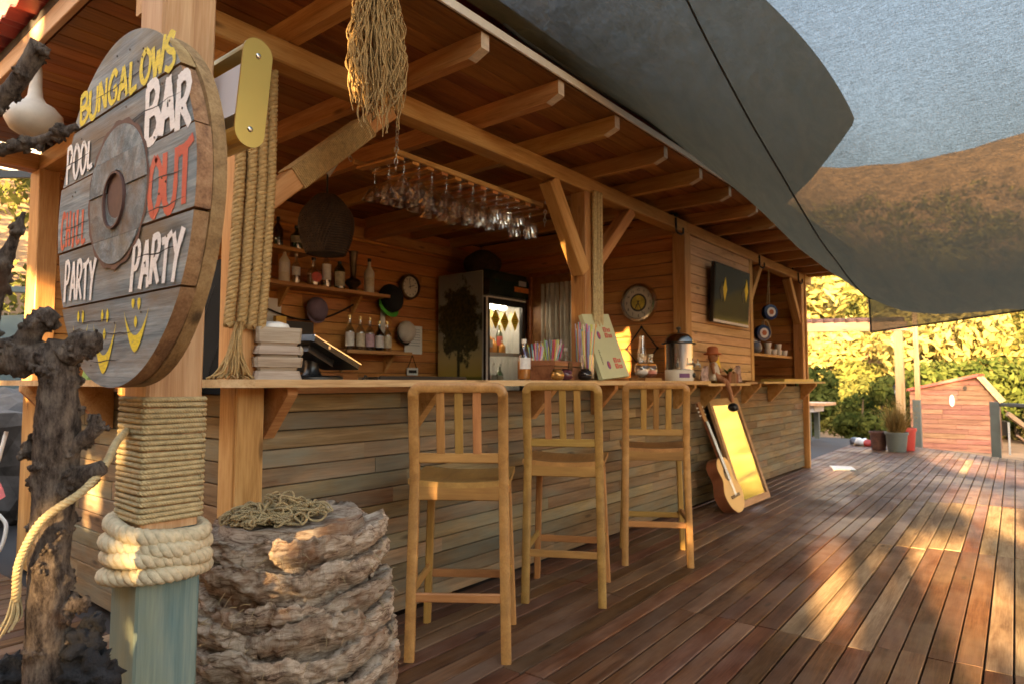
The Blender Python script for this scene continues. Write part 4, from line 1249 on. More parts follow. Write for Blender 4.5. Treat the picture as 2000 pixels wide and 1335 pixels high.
# ------------------------------------------------------------------ bar stools
def make_stool():
    """local frame: the sitter faces +X, origin on the floor at the middle of the feet"""
    t = thing('bar_stool', '', 'bar stool', (0, 0, 0))
    W, D, SH, TH = .185, .185, .705, 1.10
    m = M_['stool']
    # back hoop: two rear legs running up into a round-cornered top
    mb = MB()
    def hoop(y0, y1, z0, z1, x): pass
    rear = lambda z: -D - .025 * max(0, (SH - z) / SH) - .06 * max(0, (z - SH) / (TH - SH))
    hw = lambda z: W - .005 + .012 * max(0, (SH - z) / SH)
    sec = lambda c, d_, up_: None
    path = []
    for s_ in (-1, 1):
        zs = [0, .25, .5, SH, .82, .95, TH - .06]
        col = [Vector((rear(z), s_ * hw(z), z)) for z in zs]
        path.append(col)
    arc = []
    r = .032
    for k in range(7):
        a = R(180 - 90 * k / 6)
        arc.append(Vector((rear(TH - .03), -(W - .005 - r) + r * math.cos(a), TH - .022 - r + r * math.sin(a))))
    arc2 = [Vector((p.x, -p.y, p.z)) for p in arc[::-1]]
    full = path[0] + arc + arc2 + path[1][::-1]
    vs, fs = [], []
    n = len(full)
    for i, p in enumerate(full):
        T = (full[min(i + 1, n - 1)] - full[max(i - 1, 0)]).normalized()
        u = Vector((1, 0, 0)); u = (u - T * u.dot(T)).normalized(); v = T.cross(u)
        a, b_ = .016, .020
        for du, dv in ((-a, -b_ * .7), (-a * .7, -b_), (a * .7, -b_), (a, -b_ * .7), (a, b_ * .7), (a * .7, b_), (-a * .7, b_), (-a, b_ * .7)):
            vs.append(p + u * du + v * dv)
    for i in range(n - 1):
        for k in range(8):
            fs.append((i * 8 + k, i * 8 + (k + 1) % 8, (i + 1) * 8 + (k + 1) % 8, (i + 1) * 8 + k))
    fs += [tuple(range(7, -1, -1)), tuple((n - 1) * 8 + k for k in range(8))]
    MB().add(vs, fs).build('back_frame', m, t, smooth=True, angle=40)
    zr = .795
    bar('back_rail', (rear(zr), -W + .012, zr), (rear(zr), W - .012, zr), .020, .040, m, t, up=(0, 0, 1))
    for y in (-.075, -.002, .072):
        bar('slat', (rear(zr + .02) - .001, y, zr + .018), (rear(TH - .02), y, TH - .034), .034, .012, m, t, up=(1, 0, 0), bev=.003)
    for s_ in (-1, 1):
        bar('leg', (D + .03, s_ * (W + .012), 0), (D, s_ * (W - .012), SH - .035), .034, .034, m, t, bev=.006, up=(1, 0, 0))
    # apron and dished seat
    for p0, p1 in (((rear(.65) + .0, -W + .015, .655), (rear(.65), W - .015, .655)), ((D, -W + .02, .65), (D, W - .02, .65)), ((-D + .02, -W + .004, .65), (D - .02, -W + .004, .65)), ((-D + .02, W - .004, .65), (D - .02, W - .004, .65))):
        bar('apron', p0, p1, .020, .060, m, t)
    mb = MB(); nx, ny = 14, 18; top, bot = [], []
    for i in range(nx + 1):
        for j in range(ny + 1):
            x = -D - .012 + (2 * D + .045) * i / nx; v = -1 + 2 * j / ny
            y = v * (W + .022)
            z = SH + .014 * v * v - .008 - .010 * math.exp(-((x + .03) / .10) ** 2) * (1 - v * v) + (.004 if False else 0)
            top.append((x, y, z)); bot.append((x, y, z - .022))
    n1 = ny + 1
    fs = [(i * n1 + j, (i + 1) * n1 + j, (i + 1) * n1 + j + 1, i * n1 + j + 1) for i in range(nx) for j in range(ny)]
    o_ = len(top)
    fs += [tuple(o_ + q for q in f[::-1]) for f in fs]
    edge = [i * n1 for i in range(nx + 1)] + [nx * n1 + j for j in range(1, n1)] + [i * n1 + ny for i in range(nx - 1, -1, -1)] + [j for j in range(ny - 1, 0, -1)]
    fs += [(edge[k], edge[(k + 1) % len(edge)], o_ + edge[(k + 1) % len(edge)], o_ + edge[k])[::-1] for k in range(len(edge))]
    MB().add(top + bot, fs).build('seat', m, t, smooth=True, angle=50)
    # stretchers
    bar('stretcher', (rear(.245), -hw(.245) + .01, .245), (rear(.245), hw(.245) - .01, .245), .018, .036, m, t)
    bar('stretcher', (D + .024, -W - .004, .225), (D + .024, W + .004, .225), .018, .036, m, t)
    for s_ in (-1, 1):
        bar('stretcher', (rear(.265), s_ * hw(.265), .265), (D + .02, s_ * (W + .002), .255), .018, .034, m, t)
    return t
st0 = make_stool()
spots = [((2.10, 1.95), 36, 'bar stool nearest the palm stump with slatted wooden back'), ((2.925, 1.975), 28, 'middle one of the three wooden bar stools'), ((3.835, 1.93), 31, 'bar stool nearest the guitar, last of the three along the counter')]
for i, ((x, y), a, lab) in enumerate(spots):
    s_ = st0 if i == 0 else copy_tree(st0)
    s_.matrix_basis = Matrix.Translation((x, y, 0)) @ Matrix.Rotation(R(a), 4, 'Z')
    tag(s_, lab, 'bar stool', 'wooden bar stools at the counter')

# ------------------------------------------------------------------ mirror and guitar
mr_ = thing('leaning_mirror', 'tall wooden framed mirror leaning on the bar front, shining with yellow trees', 'mirror', (6.05, 2.05, 0))
ang = math.atan2(.30, .93)
Lm = .975
Mm = Matrix.Translation((6.06, 2.045, 0.012)) @ Matrix.Rotation(-ang, 4, 'X')       # local z up the mirror, -y outward
M_['mirror'] = plain('mirror_glass', (.93, .93, .9), .09, metal=1.0, var=.01)
M_['mframe'] = wood('mirror_frame_wood', (.24, .13, .06), (.36, .21, .10), (.48, .30, .16), rough=.5, grain=6, tint=.05, knots=False)
for nm, (x0, x1, z0, z1) in (('frame_rail', (-.36, .36, 0, .055)), ('frame_rail', (-.36, .36, Lm - .06, Lm)), ('frame_stile', (-.36, -.305, .0552, Lm - .0602)), ('frame_stile', (.305, .36, .0552, Lm - .0602))):
    mb = MB(); mb.box(x0, x1, -.022, .006, z0, z1); mb.build(nm, M_['mframe'], mr_, M=Mm)
mb = MB(); mb.box(-.304, .304, -.010, -.004, .056, Lm - .061); mb.build('glass', M_['mirror'], mr_, M=Mm)
mb = MB(); mb.box(-.355, .355, .007, .012, .003, Lm - .003); mb.build('backing', M_['darkfelt'], mr_, M=Mm)

gu = thing('guitar', 'classical guitar with pale top leaning against the mirror and the bar front', 'guitar', (5.55, 1.98, 0))
def gw(t):   # half width along the body, 0 bottom .. 1 top
    return .186 * math.sqrt(max(0, 1 - ((t - .36) / .365) ** 2)) if t < .36 else (.186 + (.118 - .186) * (.5 - .5 * math.cos(math.pi * (t - .36) / .28)) if t < .64 else (.118 + (.140 - .118) * (.5 - .5 * math.cos(math.pi * (t - .64) / .16)) if t < .80 else .140 * math.sqrt(max(0, 1 - ((t - .80) / .202) ** 2.2))))
BL = .48
prof_ = [(gw(i / 48), BL * i / 48) for i in range(49)]
outl = [(a, b_) for a, b_ in prof_] + [(-a, b_) for a, b_ in prof_[::-1]]
Gdir = (Vector((5.49, 2.36, .96)) - Vector((5.56, 2.01, .0))).normalized()
gn = Vector((0.0, -1.0, 0)); gn = (gn - Gdir * gn.dot(Gdir)).normalized()      # face normal
gx = Gdir.cross(gn) * -1
gx = gn.cross(Gdir) * -1
Mg = Matrix((gx, gn * -1, Gdir)).transposed().to_4x4()
if Mg.determinant() < 0: Mg = Matrix((-gx, gn * -1, Gdir)).transposed().to_4x4()
Mg.translation = Vector((5.585, 2.005, .008))
Pm = Matrix(((1, 0, 0, 0), (0, 0, 1, 0), (0, 1, 0, 0), (0, 0, 0, 1)))
M_['gside'] = plain('guitar_mahogany', (.20, .065, .03), .28, var=.2, scale=4)
M_['gtop'] = plain('guitar_spruce', (.62, .38, .16), .35, var=.08, scale=6)
M_['ebony'] = plain('ebony', (.035, .022, .017), .4)
def dedupe(o_): 
    r = []
    for p in o_:
        if not r or (abs(p[0] - r[-1][0]) + abs(p[1] - r[-1][1])) > 1e-5: r.append(p)
    return r[:-1] if abs(r[0][0] - r[-1][0]) + abs(r[0][1] - r[-1][1]) < 1e-5 else r
outl = dedupe(outl)
mb = MB(); mb.prism(outl, .003, .098, Pm); mb.build('body', M_['gside'], gu, M=Mg)
mb = MB(); mb.prism([(a * .988, .003 + b_ * .988) for a, b_ in outl], -.0005, .0028, Pm); mb.build('soundboard', M_['gtop'], gu, M=Mg)
mb = MB(); mb.prism([(.043 * math.cos(a), .325 + .043 * math.sin(a)) for a in [2 * math.pi * i / 24 for i in range(24)]], -.0018, -.0006, Pm); mb.build('sound_hole', M_['black'], gu, M=Mg)
mb = MB(); mb.prism([(.056 * math.cos(a), .325 + .056 * math.sin(a)) for a in [2 * math.pi * i / 24 for i in range(24)]], -.0012, -.0005, Pm); mb.build('rosette', M_['ebony'], gu, M=Mg)
mb = MB(); mb.box(-.085, .085, -.010, -.0006, .125, .150); mb.box(-.04, .04, -.014, -.0101, .133, .142); mb.build('bridge', M_['ebony'], gu, M=Mg)
mb = MB(); mb.prism([(-.029, .34), (.029, .34), (.025, .80), (-.025, .80)], -.008, -.002, Pm); mb.build('fingerboard', M_['ebony'], gu, M=Mg)
mb = MB(); mb.prism([(-.027, .482), (.027, .482), (.024, .80), (-.024, .80)], -.0019, .018, Pm); nk = mb.build('neck', M_['gside'], gu, M=Mg)
mb = MB(); mb.prism([(-.026, .801), (.026, .801), (.036, .84), (.035, .97), (0, .98), (-.035, .97), (-.036, .84)], -.001, .016, Pm); hd = mb.build('headstock', M_['gside'], gu, M=Mg)
for k in range(3):
    for s_ in (-1, 1):
        mb = MB(); mb.tube([(s_ * .036, .008, .86 + .035 * k), (s_ * .055, .008, .86 + .035 * k)], .005, 6); mb.ball((s_ * .058, .008, .86 + .035 * k), .008, 8, 6); mb.build('tuning_peg', M_['white'], gu, smooth=True, M=Mg)
mb = MB()
for k in range(6):
    x = -.020 + .008 * k
    mb.tube([(x, -.0115, .135), (x * .85, -.0105, .80)], .0006, 4)
mb.build('strings', M_['chrome'], gu, M=Mg)['kind'] = 'stuff'

# ------------------------------------------------------------------ television
tv = thing('television', 'wall mounted flat black television on the pale boarded panel', 'television', (6.2, 2.3, 1.9))
M_['screen'] = plain('dark_screen', (.02, .021, .018), .12, var=.02)
Mt = Matrix.Translation((6.20, 2.272, 1.915)) @ Matrix.Rotation(R(3), 4, 'X')
mb = MB(); mb.box(-.46, .46, -.004, .03, -.275, .275); mb.build('casing', M_['black'], tv, M=Mt)
mb = MB(); mb.box(-.445, .445, -.0062, -.0045, -.245, .262); mb.build('screen', M_['screen'], tv, M=Mt)
mb = MB(); mb.box(-.455, .455, -.008, -.0045, -.272, -.250); mb.build('bezel', M_['frost'], tv, M=Mt)
mb = MB(); mb.box(-.15, .15, .031, .075, -.12, .12); mb.build('wall_mount', M_['iron'], tv, M=Mt)
for x, z, y in ((-.205, .045, 'yellowp'), (.36, .09, 'yellowp')):  # flat yellow diamonds standing in for reflections in the screen
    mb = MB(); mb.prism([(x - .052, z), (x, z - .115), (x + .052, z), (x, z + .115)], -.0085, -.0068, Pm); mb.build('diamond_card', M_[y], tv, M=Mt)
for x, z in ((-.285, .015), (.285, .04)):  # dark diamonds of the same painted reflection
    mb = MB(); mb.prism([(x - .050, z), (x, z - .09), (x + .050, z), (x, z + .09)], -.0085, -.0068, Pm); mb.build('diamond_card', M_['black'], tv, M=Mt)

# ------------------------------------------------------------------ lathe shapes on the bar
def lathe_part(nm, prof, c, mat, parent, n=20, M=None, cap=True):
    mb = MB(); mb.lathe(prof, c, n, M, cap); return mb.build(nm, mat, parent, smooth=True, angle=45)
# steel urn
ZC = 1.109
ur = thing('tea_urn', 'polished steel tea urn with domed lid and taps on the counter', 'urn', (5.09, 2.40, ZC))
ux, uy = 5.09, 2.32
lathe_part('base', [(.112, 0), (.115, .01), (.115, .085), (.112, .09)], (ux, uy, ZC), M_['white'], ur, 28)
lathe_part('drum', [(.112, .0905), (.114, .1), (.114, .31), (.116, .315)], (ux, uy, ZC), M_['steel'], ur, 32)
lathe_part('lid', [(.120, .316), (.118, .322), (.110, .345), (.085, .375), (.045, .395), (1e-5, .40)], (ux, uy, ZC), M_['steel'], ur, 32)
lathe_part('knob', [(.008, .399), (.010, .415), (.020, .425), (.020, .438), (1e-5, .446)], (ux, uy, ZC), M_['black'], ur, 14)
mb = MB(); mb.tube([(ux + .155 * math.cos(a), uy + .155 * math.sin(a) * .85, ZC + .305) for a in [2 * math.pi * k / 28 for k in range(28)]], .006, 6, closed=True); mb.build('guard_ring', M_['iron'], ur, smooth=True)
for a in (200, 250, 300):
    mb = MB(); mb.tube([(ux + .112 * math.cos(R(a)), uy + .112 * math.sin(R(a)), ZC + .135), (ux + .165 * math.cos(R(a)), uy + .165 * math.sin(R(a)), ZC + .135), (ux + .17 * math.cos(R(a)), uy + .17 * math.sin(R(a)), ZC + .11)], .009, 8)
    mb.tube([(ux + .15 * math.cos(R(a)), uy + .15 * math.sin(R(a)), ZC + .135), (ux + .15 * math.cos(R(a)), uy + .15 * math.sin(R(a)), ZC + .18)], .006, 6)
    mb.build('tap', M_['chrome'], ur, smooth=True)
mb = MB(); mb.lathe([(.02, 0), (.02, .016), (1e-5, .02)], (0, 0, 0), 14, Matrix.Translation((ux + .02, uy - .113, ZC + .045)) @ Matrix.Rotation(R(90), 4, 'X')); mb.build('dial', M_['black'], ur, smooth=True)
def arcband(r, a0, a1, z0, z1, c, n=6):
    mb = MB(); vs = []
    for i in range(n + 1):
        a = R(a0 + (a1 - a0) * i / n); vs += [(c[0] + r * math.cos(a), c[1] + r * math.sin(a), c[2] + z0), (c[0] + r * math.cos(a), c[1] + r * math.sin(a), c[2] + z1)]
    mb.add(vs, [(2 * i, 2 * i + 2, 2 * i + 3, 2 * i + 1) for i in range(n)]); return mb
arcband(.1162, 296, 318, .02, .075, (ux, uy, ZC)).build('sticker', M_['yellowp'], ur)
M_['purple'] = plain('purple_print', (.16, .05, .18), .5)
arcband(.1162, 205, 250, .025, .06, (ux, uy, ZC), 8).build('sticker', M_['purple'], ur)

# bottles
def bottle(x, y, z, r, h, glass, label, cap, lab, neck=.33, liquid=None, lh=(.28, .55), shoulder=.62, name='bottle', group='bottles on the wall shelves', cat='bottle'):
    t = thing(name, lab, cat, (x, y, z), group)
    k = r * .30
    lathe_part('glass_body', [(r * .9, 0), (r, .012), (r, h * shoulder * .92), (r * .93, h * shoulder), (k * 1.4, h * (shoulder + .12)), (k, h * (shoulder + .18)), (k, h * .93)], (x, y, z), glass, t, 18)
    lathe_part('cap', [(k * 1.15, h * .90), (k * 1.2, h * .915), (k * 1.2, h * .995), (1e-5, h)], (x, y, z), cap, t, 12)
    if label is not None:
        arcband(r * 1.012, 180, 360, h * lh[0], h * lh[1], (x, y, z), 12).build('label', label, t)
    if liquid is not None:
        lathe_part('liquid', [(r * .9, .008), (r * .93, .015), (r * .93, h * shoulder * .75), (1e-5, h * shoulder * .751)], (x, y, z), liquid, t, 16)
    return t
M_['labw'] = plain('white_label', (.66, .64, .62), .6, var=.12, scale=40)
M_['labc'] = plain('cream_label', (.60, .53, .40), .6, var=.25, scale=45)
M_['labp'] = plain('pink_label', (.60, .40, .47), .6, var=.2, scale=45)
M_['labr'] = plain('red_label', (.55, .08, .06), .6, var=.3, scale=30)
M_['labg'] = plain('orange_green_label', (.42, .38, .28), .6, var=.3, scale=30)
M_['amber'] = plain('amber_drink', (.42, .14, .02), .2)
M_['cola'] = plain('dark_drink', (.03, .012, .01), .2)
M_['orange'] = plain('orange_drink', (.62, .24, .03), .35)
M_['milk'] = plain('milky_bottle', (.62, .58, .50), .3)
M_['capgold'] = plain('gold_cap', (.60, .45, .20), .3, metal=.8)
Z1 = 1.873
yb = 4.60
bottle(2.862, yb, Z1, .042, .29, M_['milk'], M_['labw'], M_['white'], 'frosted white bottle half hidden by the rope, first on the long shelf')
bottle(2.965, yb, Z1, .034, .25, M_['bottle'], M_['labw'], M_['white'], 'clear bottle with silver label, second on the long shelf', liquid=None)
t_ = bottle(3.128, yb, Z1, .050, .24, M_['bottle'], None, M_['black'], 'round flask bottle with red disc label on the long shelf', shoulder=.52, liquid=M_['amber'])
mb = MB(); mb.lathe([(1e-5, 0), (.042, 0), (.042, .004), (1e-5, .0045)], (0, 0, 0), 22, Matrix.Translation((3.125, yb - .05, Z1 + .075)) @ Matrix.Rotation(R(90), 4, 'X') @ Matrix.Rotation(R(-20), 4, 'Y')); mb.build('round_label', M_['labr'], t_)
bottle(3.250, yb, Z1, .040, .33, M_['bottle'], M_['labw'], M_['white'], 'tall clear bottle with tall white cap on the long shelf', lh=(.2, .6))
bottle(3.384, yb, Z1, .046, .245, M_['glassgreen'], M_['labg'], M_['black'], 'square shouldered green bottle with orange and white label', shoulder=.74, lh=(.12, .62))
bottle(3.700, yb, Z1, .045, .315, M_['milk'], M_['labc'], M_['black'], 'white bottle with black cap at the free end of the long shelf', lh=(.2, .45))
hk = thing('brass_vase', 'dark flared brass vase with narrow neck between the bottles on the long shelf', 'vase', (3.525, yb, Z1))
M_['bronze'] = plain('old_brass', (.10, .065, .035), .35, metal=.7, var=.3, scale=20)
lathe_part('body', [(.038, 0), (.045, .012), (.03, .03), (.055, .055), (.072, .075), (.06, .10), (.028, .12), (.024, .14), (.03, .25), (.036, .33), (.044, .35), (.036, .352)], (3.525, yb, Z1), M_['bronze'], hk, 22)
Z2 = 1.373
for i, (x, gl, lb, lq, h, lab) in enumerate(((3.512, 'bottle', 'labw', 'cola', .30, 'dark syrup bottle with white label, first in the row of five'), (3.626, 'bottle', 'labc', None, .295, 'clear bottle with printed label, second in the row of five'),
        (3.730, 'bottle', 'labp', 'cola', .292, 'bottle with pink label, middle of the row of five'), (3.838, 'glassdark', 'labw', 'cola', .27, 'dark bottle with silver label, fourth in the row of five'), (3.930, 'bottle', 'labc', 'amber', .27, 'amber drink bottle with cream label next to the white cap'))):
    bottle(x, 4.62, Z2, .041, h, M_[gl], M_[lb], M_['capgold'], lab, liquid=M_[lq] if lq else None, lh=(.12, .5), shoulder=.58)
bottle(2.965, yb, 2.146, .05, .20, M_['glassgreen'], M_['labg'], M_['black'], 'squat dark bottle on the small top shelf by the post', shoulder=.6)
bottle(2.80, yb, 2.146, .04, .24, M_['glassdark'], None, M_['black'], 'dark slim bottle behind the rope on the small top shelf')
# plate on the shelf underside, chain garland
mb = MB()
mb.tube([(2.70 + .95 * k / 24, 4.70, 1.70 - .14 * math.sin(math.pi * k / 24) + .10 * (k / 24)) for k in range(25)], .008, 5)
tag(mb.build('bead_garland', M_['iron'], None), 'dark bead garland sagging on the wall below the long shelf', 'garland')
# caps on the wall
def cap_thing(lab, x, y, z, mat, brim, rot, r=.085):
    t = thing('cap', lab, 'cap', (x, y, z))
    M = Matrix.Translation((x, y, z)) @ rot
    mb = MB(); n0 = len(mb.v); mb.ball((0, 0, 0), r, 20, 12, (1, 1.12, .85))
    mb.build('crown', mat, t, smooth=True, M=M)
    mb = MB(); out = [(r * 1.05 * math.cos(a), -r * .75 - r * .85 * abs(math.sin(a)) ** .8) for a in [math.pi * k / 14 for k in range(15)]]
    vs = []; 
    for k in range(15):
        a = math.pi * k / 14
        vs += [(r * .98 * math.cos(a), -r * .55 * math.sin(a) - .02, -r * .15 + .0), (r * .95 * math.cos(a), -r * 1.05 - r * .75 * math.sin(a) + .05, -r * .28)]
    mb.add(vs, [(2 * k, 2 * k + 1, 2 * k + 3, 2 * k + 2) for k in range(14)]); mb.build('brim', brim, t, smooth=True, M=M)
    return t
M_['capviolet'] = plain('violet_cloth', (.16, .11, .145), .9, var=.15, scale=20)
M_['capwhite'] = plain('white_cloth', (.56, .50, .43), .9, var=.1, scale=12)
M_['capblack'] = plain('black_cloth', (.010, .010, .010), .9)
M_['capgreen'] = plain('green_cloth', (.06, .35, .04), .8)
down = Matrix.Rotation(R(90), 4, 'X')
def rot(ax, az=0): return Matrix.Rotation(R(az), 4, 'Y') @ Matrix.Rotation(R(ax), 4, 'X')
cap_thing('faded violet cap hanging under the long shelf', 3.205, 4.65, 1.70, M_['capviolet'], M_['capviolet'], rot(75), .092)
cap_thing('black cap with green brim hanging at the shelf end', 4.015, 4.67, 1.87, M_['capblack'], M_['capgreen'], rot(70, 12), .125)
cap_thing('white cap with dark brim hanging beside the pinned paper', 4.20, 4.66, 1.57, M_['capwhite'], M_['capblack'], rot(72, 30), .098)
# papers, framed picture, gold book, little sign
M_['ink'] = plain('grey_ink', (.25, .25, .27), .8)
pp = thing('wall_paper_note', 'white printed sheet pinned beside the white cap', 'paper', (4.37, 4.735, 1.5))
mb = MB(); mb.box(4.24, 4.47, 4.731, 4.734, 1.37, 1.64); mb.build('sheet', M_['paper'], pp)
mb = MB()
for k in range(7): mb.box(4.29, 4.44, 4.7295, 4.7302, 1.60 - .025 * k, 1.605 - .025 * k)
mb.build('print', M_['ink'], pp)
mb = MB(); mb.box(3.945, 3.995, 4.725, 4.734, 1.47, 1.80); tag(mb.build('paper_strip', M_['paper'], None), 'narrow white paper strip behind the black cap', 'paper')
pf = thing('framed_picture', 'black framed picture standing behind the tablet', 'picture', (3.02, 4.6, 1.3))
Mp = Matrix.Translation((3.02, 4.62, 1.38))
mb = MB(); mb.box(-.125, .125, -.012, .012, -.20, .20); mb.build('panel', M_['black'], pf, M=Mp)
mb = MB(); mb.ball((-.01, -.014, .03), .035, 14, 8, (1, .1, 1.4)); mb.box(-.08, -.06, -.0145, -.0125, -.02, .03); mb.box(.05, .075, -.0145, -.0125, -.06, -.01); mb.build('print', M_['labw'], pf, M=Mp, smooth=False)
mb = MB(); mb.box(2.80, 2.89, 4.60, 4.64, 1.25, 1.61); tag(mb.build('gold_book', M_['gold'], None), 'gold edged book standing left of the black picture', 'book')
mb = MB(); mb.box(2.70, 2.92, 4.726, 4.734, 1.52, 1.76); tag(mb.build('wall_card', M_['paper'], None), 'white card with orange logo behind the carved box', 'card')
nt_ = thing('name_plate', 'small white plate hung on a string under the paper note', 'plate', (4.34, 4.72, 1.2))
mb = MB(); mb.box(4.27, 4.41, 4.722, 4.73, 1.165, 1.235); mb.build('plate', M_['white'], nt_)
mb = MB(); mb.box(4.29, 4.39, 4.7195, 4.7215, 1.185, 1.215); mb.build('print', M_['iron'], nt_)
mb = MB(); mb.tube([(4.285, 4.727, 1.235), (4.34, 4.73, 1.36), (4.395, 4.727, 1.235)], .004, 5); mb.build('string', M_['iron'], nt_)
# small brown clock and large silver clock
def clock(lab, c, r, nrm_rot, rim, face, group=None):
    t = thing('wall_clock', lab, 'clock', c)
    M = Matrix.Translation(c) @ nrm_rot
    lathe_part('rim', [(r * .80, .0), (r * 1.0, .0), (r * 1.0, .02), (r * .95, .042), (r * .84, .045), (r * .80, .03)], (0, 0, 0), rim, t, 40, cap=False).matrix_basis = M
    lathe_part('face', [(1e-5, .020), (r * .81, .020), (r * .81, .023), (1e-5, .0235)], (0, 0, 0), face, t, 36).matrix_basis = M
    return t, M
RX = Matrix(((0, 0, -1, 0), (-1, 0, 0, 0), (0, 1, 0, 0), (0, 0, 0, 1)))    # local z -> -X, local y -> up
RY = Matrix(((1, 0, 0, 0), (0, 0, -1, 0), (0, 1, 0, 0), (0, 0, 0, 1)))     # local z -> -Y, local y -> up
M_['clockface'] = plain('clock_face', (.62, .58, .50), .5, var=.05)
t_, Mk = clock('small dark rimmed wall clock above the caps', (4.285, 4.733, 2.012), .125, RY, M_['bronze'], M_['clockface'])
mb = MB(); mb.prism([(-.004, -.02), (.004, -.02), (.003, .06), (-.003, .06)], .025, .027, Matrix.Rotation(R(-70), 4, 'Z')); mb.prism([(-.003, -.02), (.003, -.02), (.002, .08), (-.002, .08)], .028, .029, Matrix.Rotation(R(10), 4, 'Z'))
for k in range(12): mb.prism([(-.003, .072), (.003, .072), (.003, .088), (-.003, .088)], .0245, .0252, Matrix.Rotation(R(30 * k), 4, 'Z'))
mb.build('hands', M_['black'], t_, M=Mk)
t_, Mk = clock('large silver wall clock with yellow picture in its centre', (5.347, 2.81, 1.812), .178, RX, M_['steel'], M_['clockface'])
lathe_part('centre_ring', [(1e-5, .0242), (.082, .0242), (.082, .027), (1e-5, .0272)], (0, 0, 0), M_['black'], t_, 30).matrix_basis = Mk
lathe_part('picture', [(1e-5, .0275), (.066, .0275), (.066, .029), (1e-5, .0292)], (0, 0, 0), plain('clock_picture', (.50, .38, .06), .5, var=.5, scale=22), t_, 24).matrix_basis = Mk
mb = MB()
DIG = {'1': [[(.5, 0), (.5, 1)]], '2': [[(.1, .8), (.5, 1), (.9, .75), (.1, 0), (.9, 0)]], '3': [[(.1, 1), (.8, 1), (.4, .6), (.9, .3), (.5, 0), (.1, .1)]], '4': [[(.7, 0), (.7, 1), (.1, .35), (.95, .35)]], '5': [[(.9, 1), (.2, 1), (.15, .55), (.7, .6), (.85, .3), (.5, 0), (.1, .1)]],
       '6': [[(.8, 1), (.2, .5), (.2, .15), (.5, 0), (.85, .25), (.5, .5), (.2, .35)]], '7': [[(.1, 1), (.9, 1), (.4, 0)]], '8': [[(.5, .55), (.15, .8), (.5, 1), (.85, .8), (.5, .55), (.1, .25), (.5, 0), (.9, .25), (.5, .55)]], '9': [[(.2, 0), (.8, .5), (.8, .85), (.5, 1), (.2, .75), (.5, .5), (.8, .65)]], '0': [[(.5, 0), (.15, .5), (.5, 1), (.85, .5), (.5, 0)]]}
def flat_text(mb, txt, cx, cy_, h, z, bw, M=None, wf=.62):
    n = len(txt); cw = h * wf
    for i, ch in enumerate(txt):
        for st in (DIG.get(ch) or LET.get(ch) or []):
            vs = []
            m = len(st)
            for j, p in enumerate(st):
                a = st[max(j - 1, 0)]; b_ = st[min(j + 1, m - 1)]
                dx, dy = (b_[0] - a[0]) * cw, (b_[1] - a[1]) * h; l = math.hypot(dx, dy) or 1
                X = cx + (i - n / 2) * cw * 1.15 + p[0] * cw; Y = cy_ - h / 2 + p[1] * h
                for s_ in (1, -1):
                    q = Vector((X - s_ * dy / l * bw, Y + s_ * dx / l * bw, z)); vs.append(M @ q if M else q)
            mb.add(vs, [(2 * j, 2 * j + 1, 2 * j + 3, 2 * j + 2) for j in range(m - 1)])
for k in range(1, 13): flat_text(mb, str(k), .118 * math.sin(R(30 * k)), .118 * math.cos(R(30 * k)), .024, .0245, .0022)
mb.build('numerals', M_['iron'], t_, M=Mk)
mb = MB(); mb.prism([(-.005, -.02), (.005, -.02), (.003, .07), (-.003, .07)], .030, .031, Matrix.Rotation(R(150), 4, 'Z')); mb.prism([(-.004, -.02), (.004, -.02), (.002, .11), (-.002, .11)], .032, .033, Matrix.Rotation(R(-155), 4, 'Z')); mb.build('hands', M_['black'], t_, M=Mk)

# ------------------------------------------------------------------ fridge
fr = thing('drinks_fridge', 'tall glass door drinks fridge with tree poster on its side and dark header', 'fridge', (4.98, 4.41, 0))
FX0, FX1, FY0, FY1 = 4.66, 5.27, 4.10, 4.70
M_['fridgew'] = plain('fridge_white', (.60, .60, .58), .4, var=.03)
mb = MB()
mb.box(FX0, FX0 + .03, FY0, FY1, 0, 2.16); mb.box(FX1 - .03, FX1, FY0, FY1, 0, 2.16); mb.box(FX0 + .03, FX1 - .03, FY1 - .03, FY1, 0, 2.16); mb.box(FX0 + .03, FX1 - .03, FY0, FY1 - .03, 0, .2); mb.box(FX0 + .03, FX1 - .03, FY0, FY1 - .03, 1.86, 2.16)
mb.build('cabinet', M_['fridgew'], fr)
mb = MB(); mb.prism([(FY0 - .001, 1.92), (FY0 - .075, 1.925), (FY0 - .085, 2.08), (FY0 - .05, 2.165), (FY0 - .001, 2.175)], FX0, FX1, Matrix(((0, 0, 1, 0), (1, 0, 0, 0), (0, 1, 0, 0), (0, 0, 0, 1))))
M_['header'] = plain('dark_header', (.012, .022, .016), .2, var=.4, scale=5)
mb.build('header', M_['header'], fr)
mb = MB(); mb.box(FX1 - .24, FX1 - .01, FY0 - .088, FY0 - .0855, 1.985, 2.035); mb.build('orange_band', plain('orange_print', (.55, .16, .04), .4, var=.3, scale=20), fr)
mb = MB(); mb.box(FX1 - .17, FX1 - .05, FY0 - .088, FY0 - .0855, 2.05, 2.10); mb.build('pale_print', M_['ink'], fr)
mb = MB()
for b_ in ((FX0 + .005, FX0 + .055, .2, 1.9), (FX1 - .055, FX1 - .005, .2, 1.9), (FX0 + .055, FX1 - .055, 1.84, 1.9), (FX0 + .055, FX1 - .055, .2, .26)):
    mb.box(b_[0], b_[1], FY0 - .04, FY0 - .002, b_[2], b_[3])
dfr = mb.build('door', M_['black'], fr)
mb = MB(); mb.box(FX0 + .055, FX1 - .055, FY0 - .022, FY0 - .018, .262, 1.838); mb.build('pane', M_['glass'], dfr)
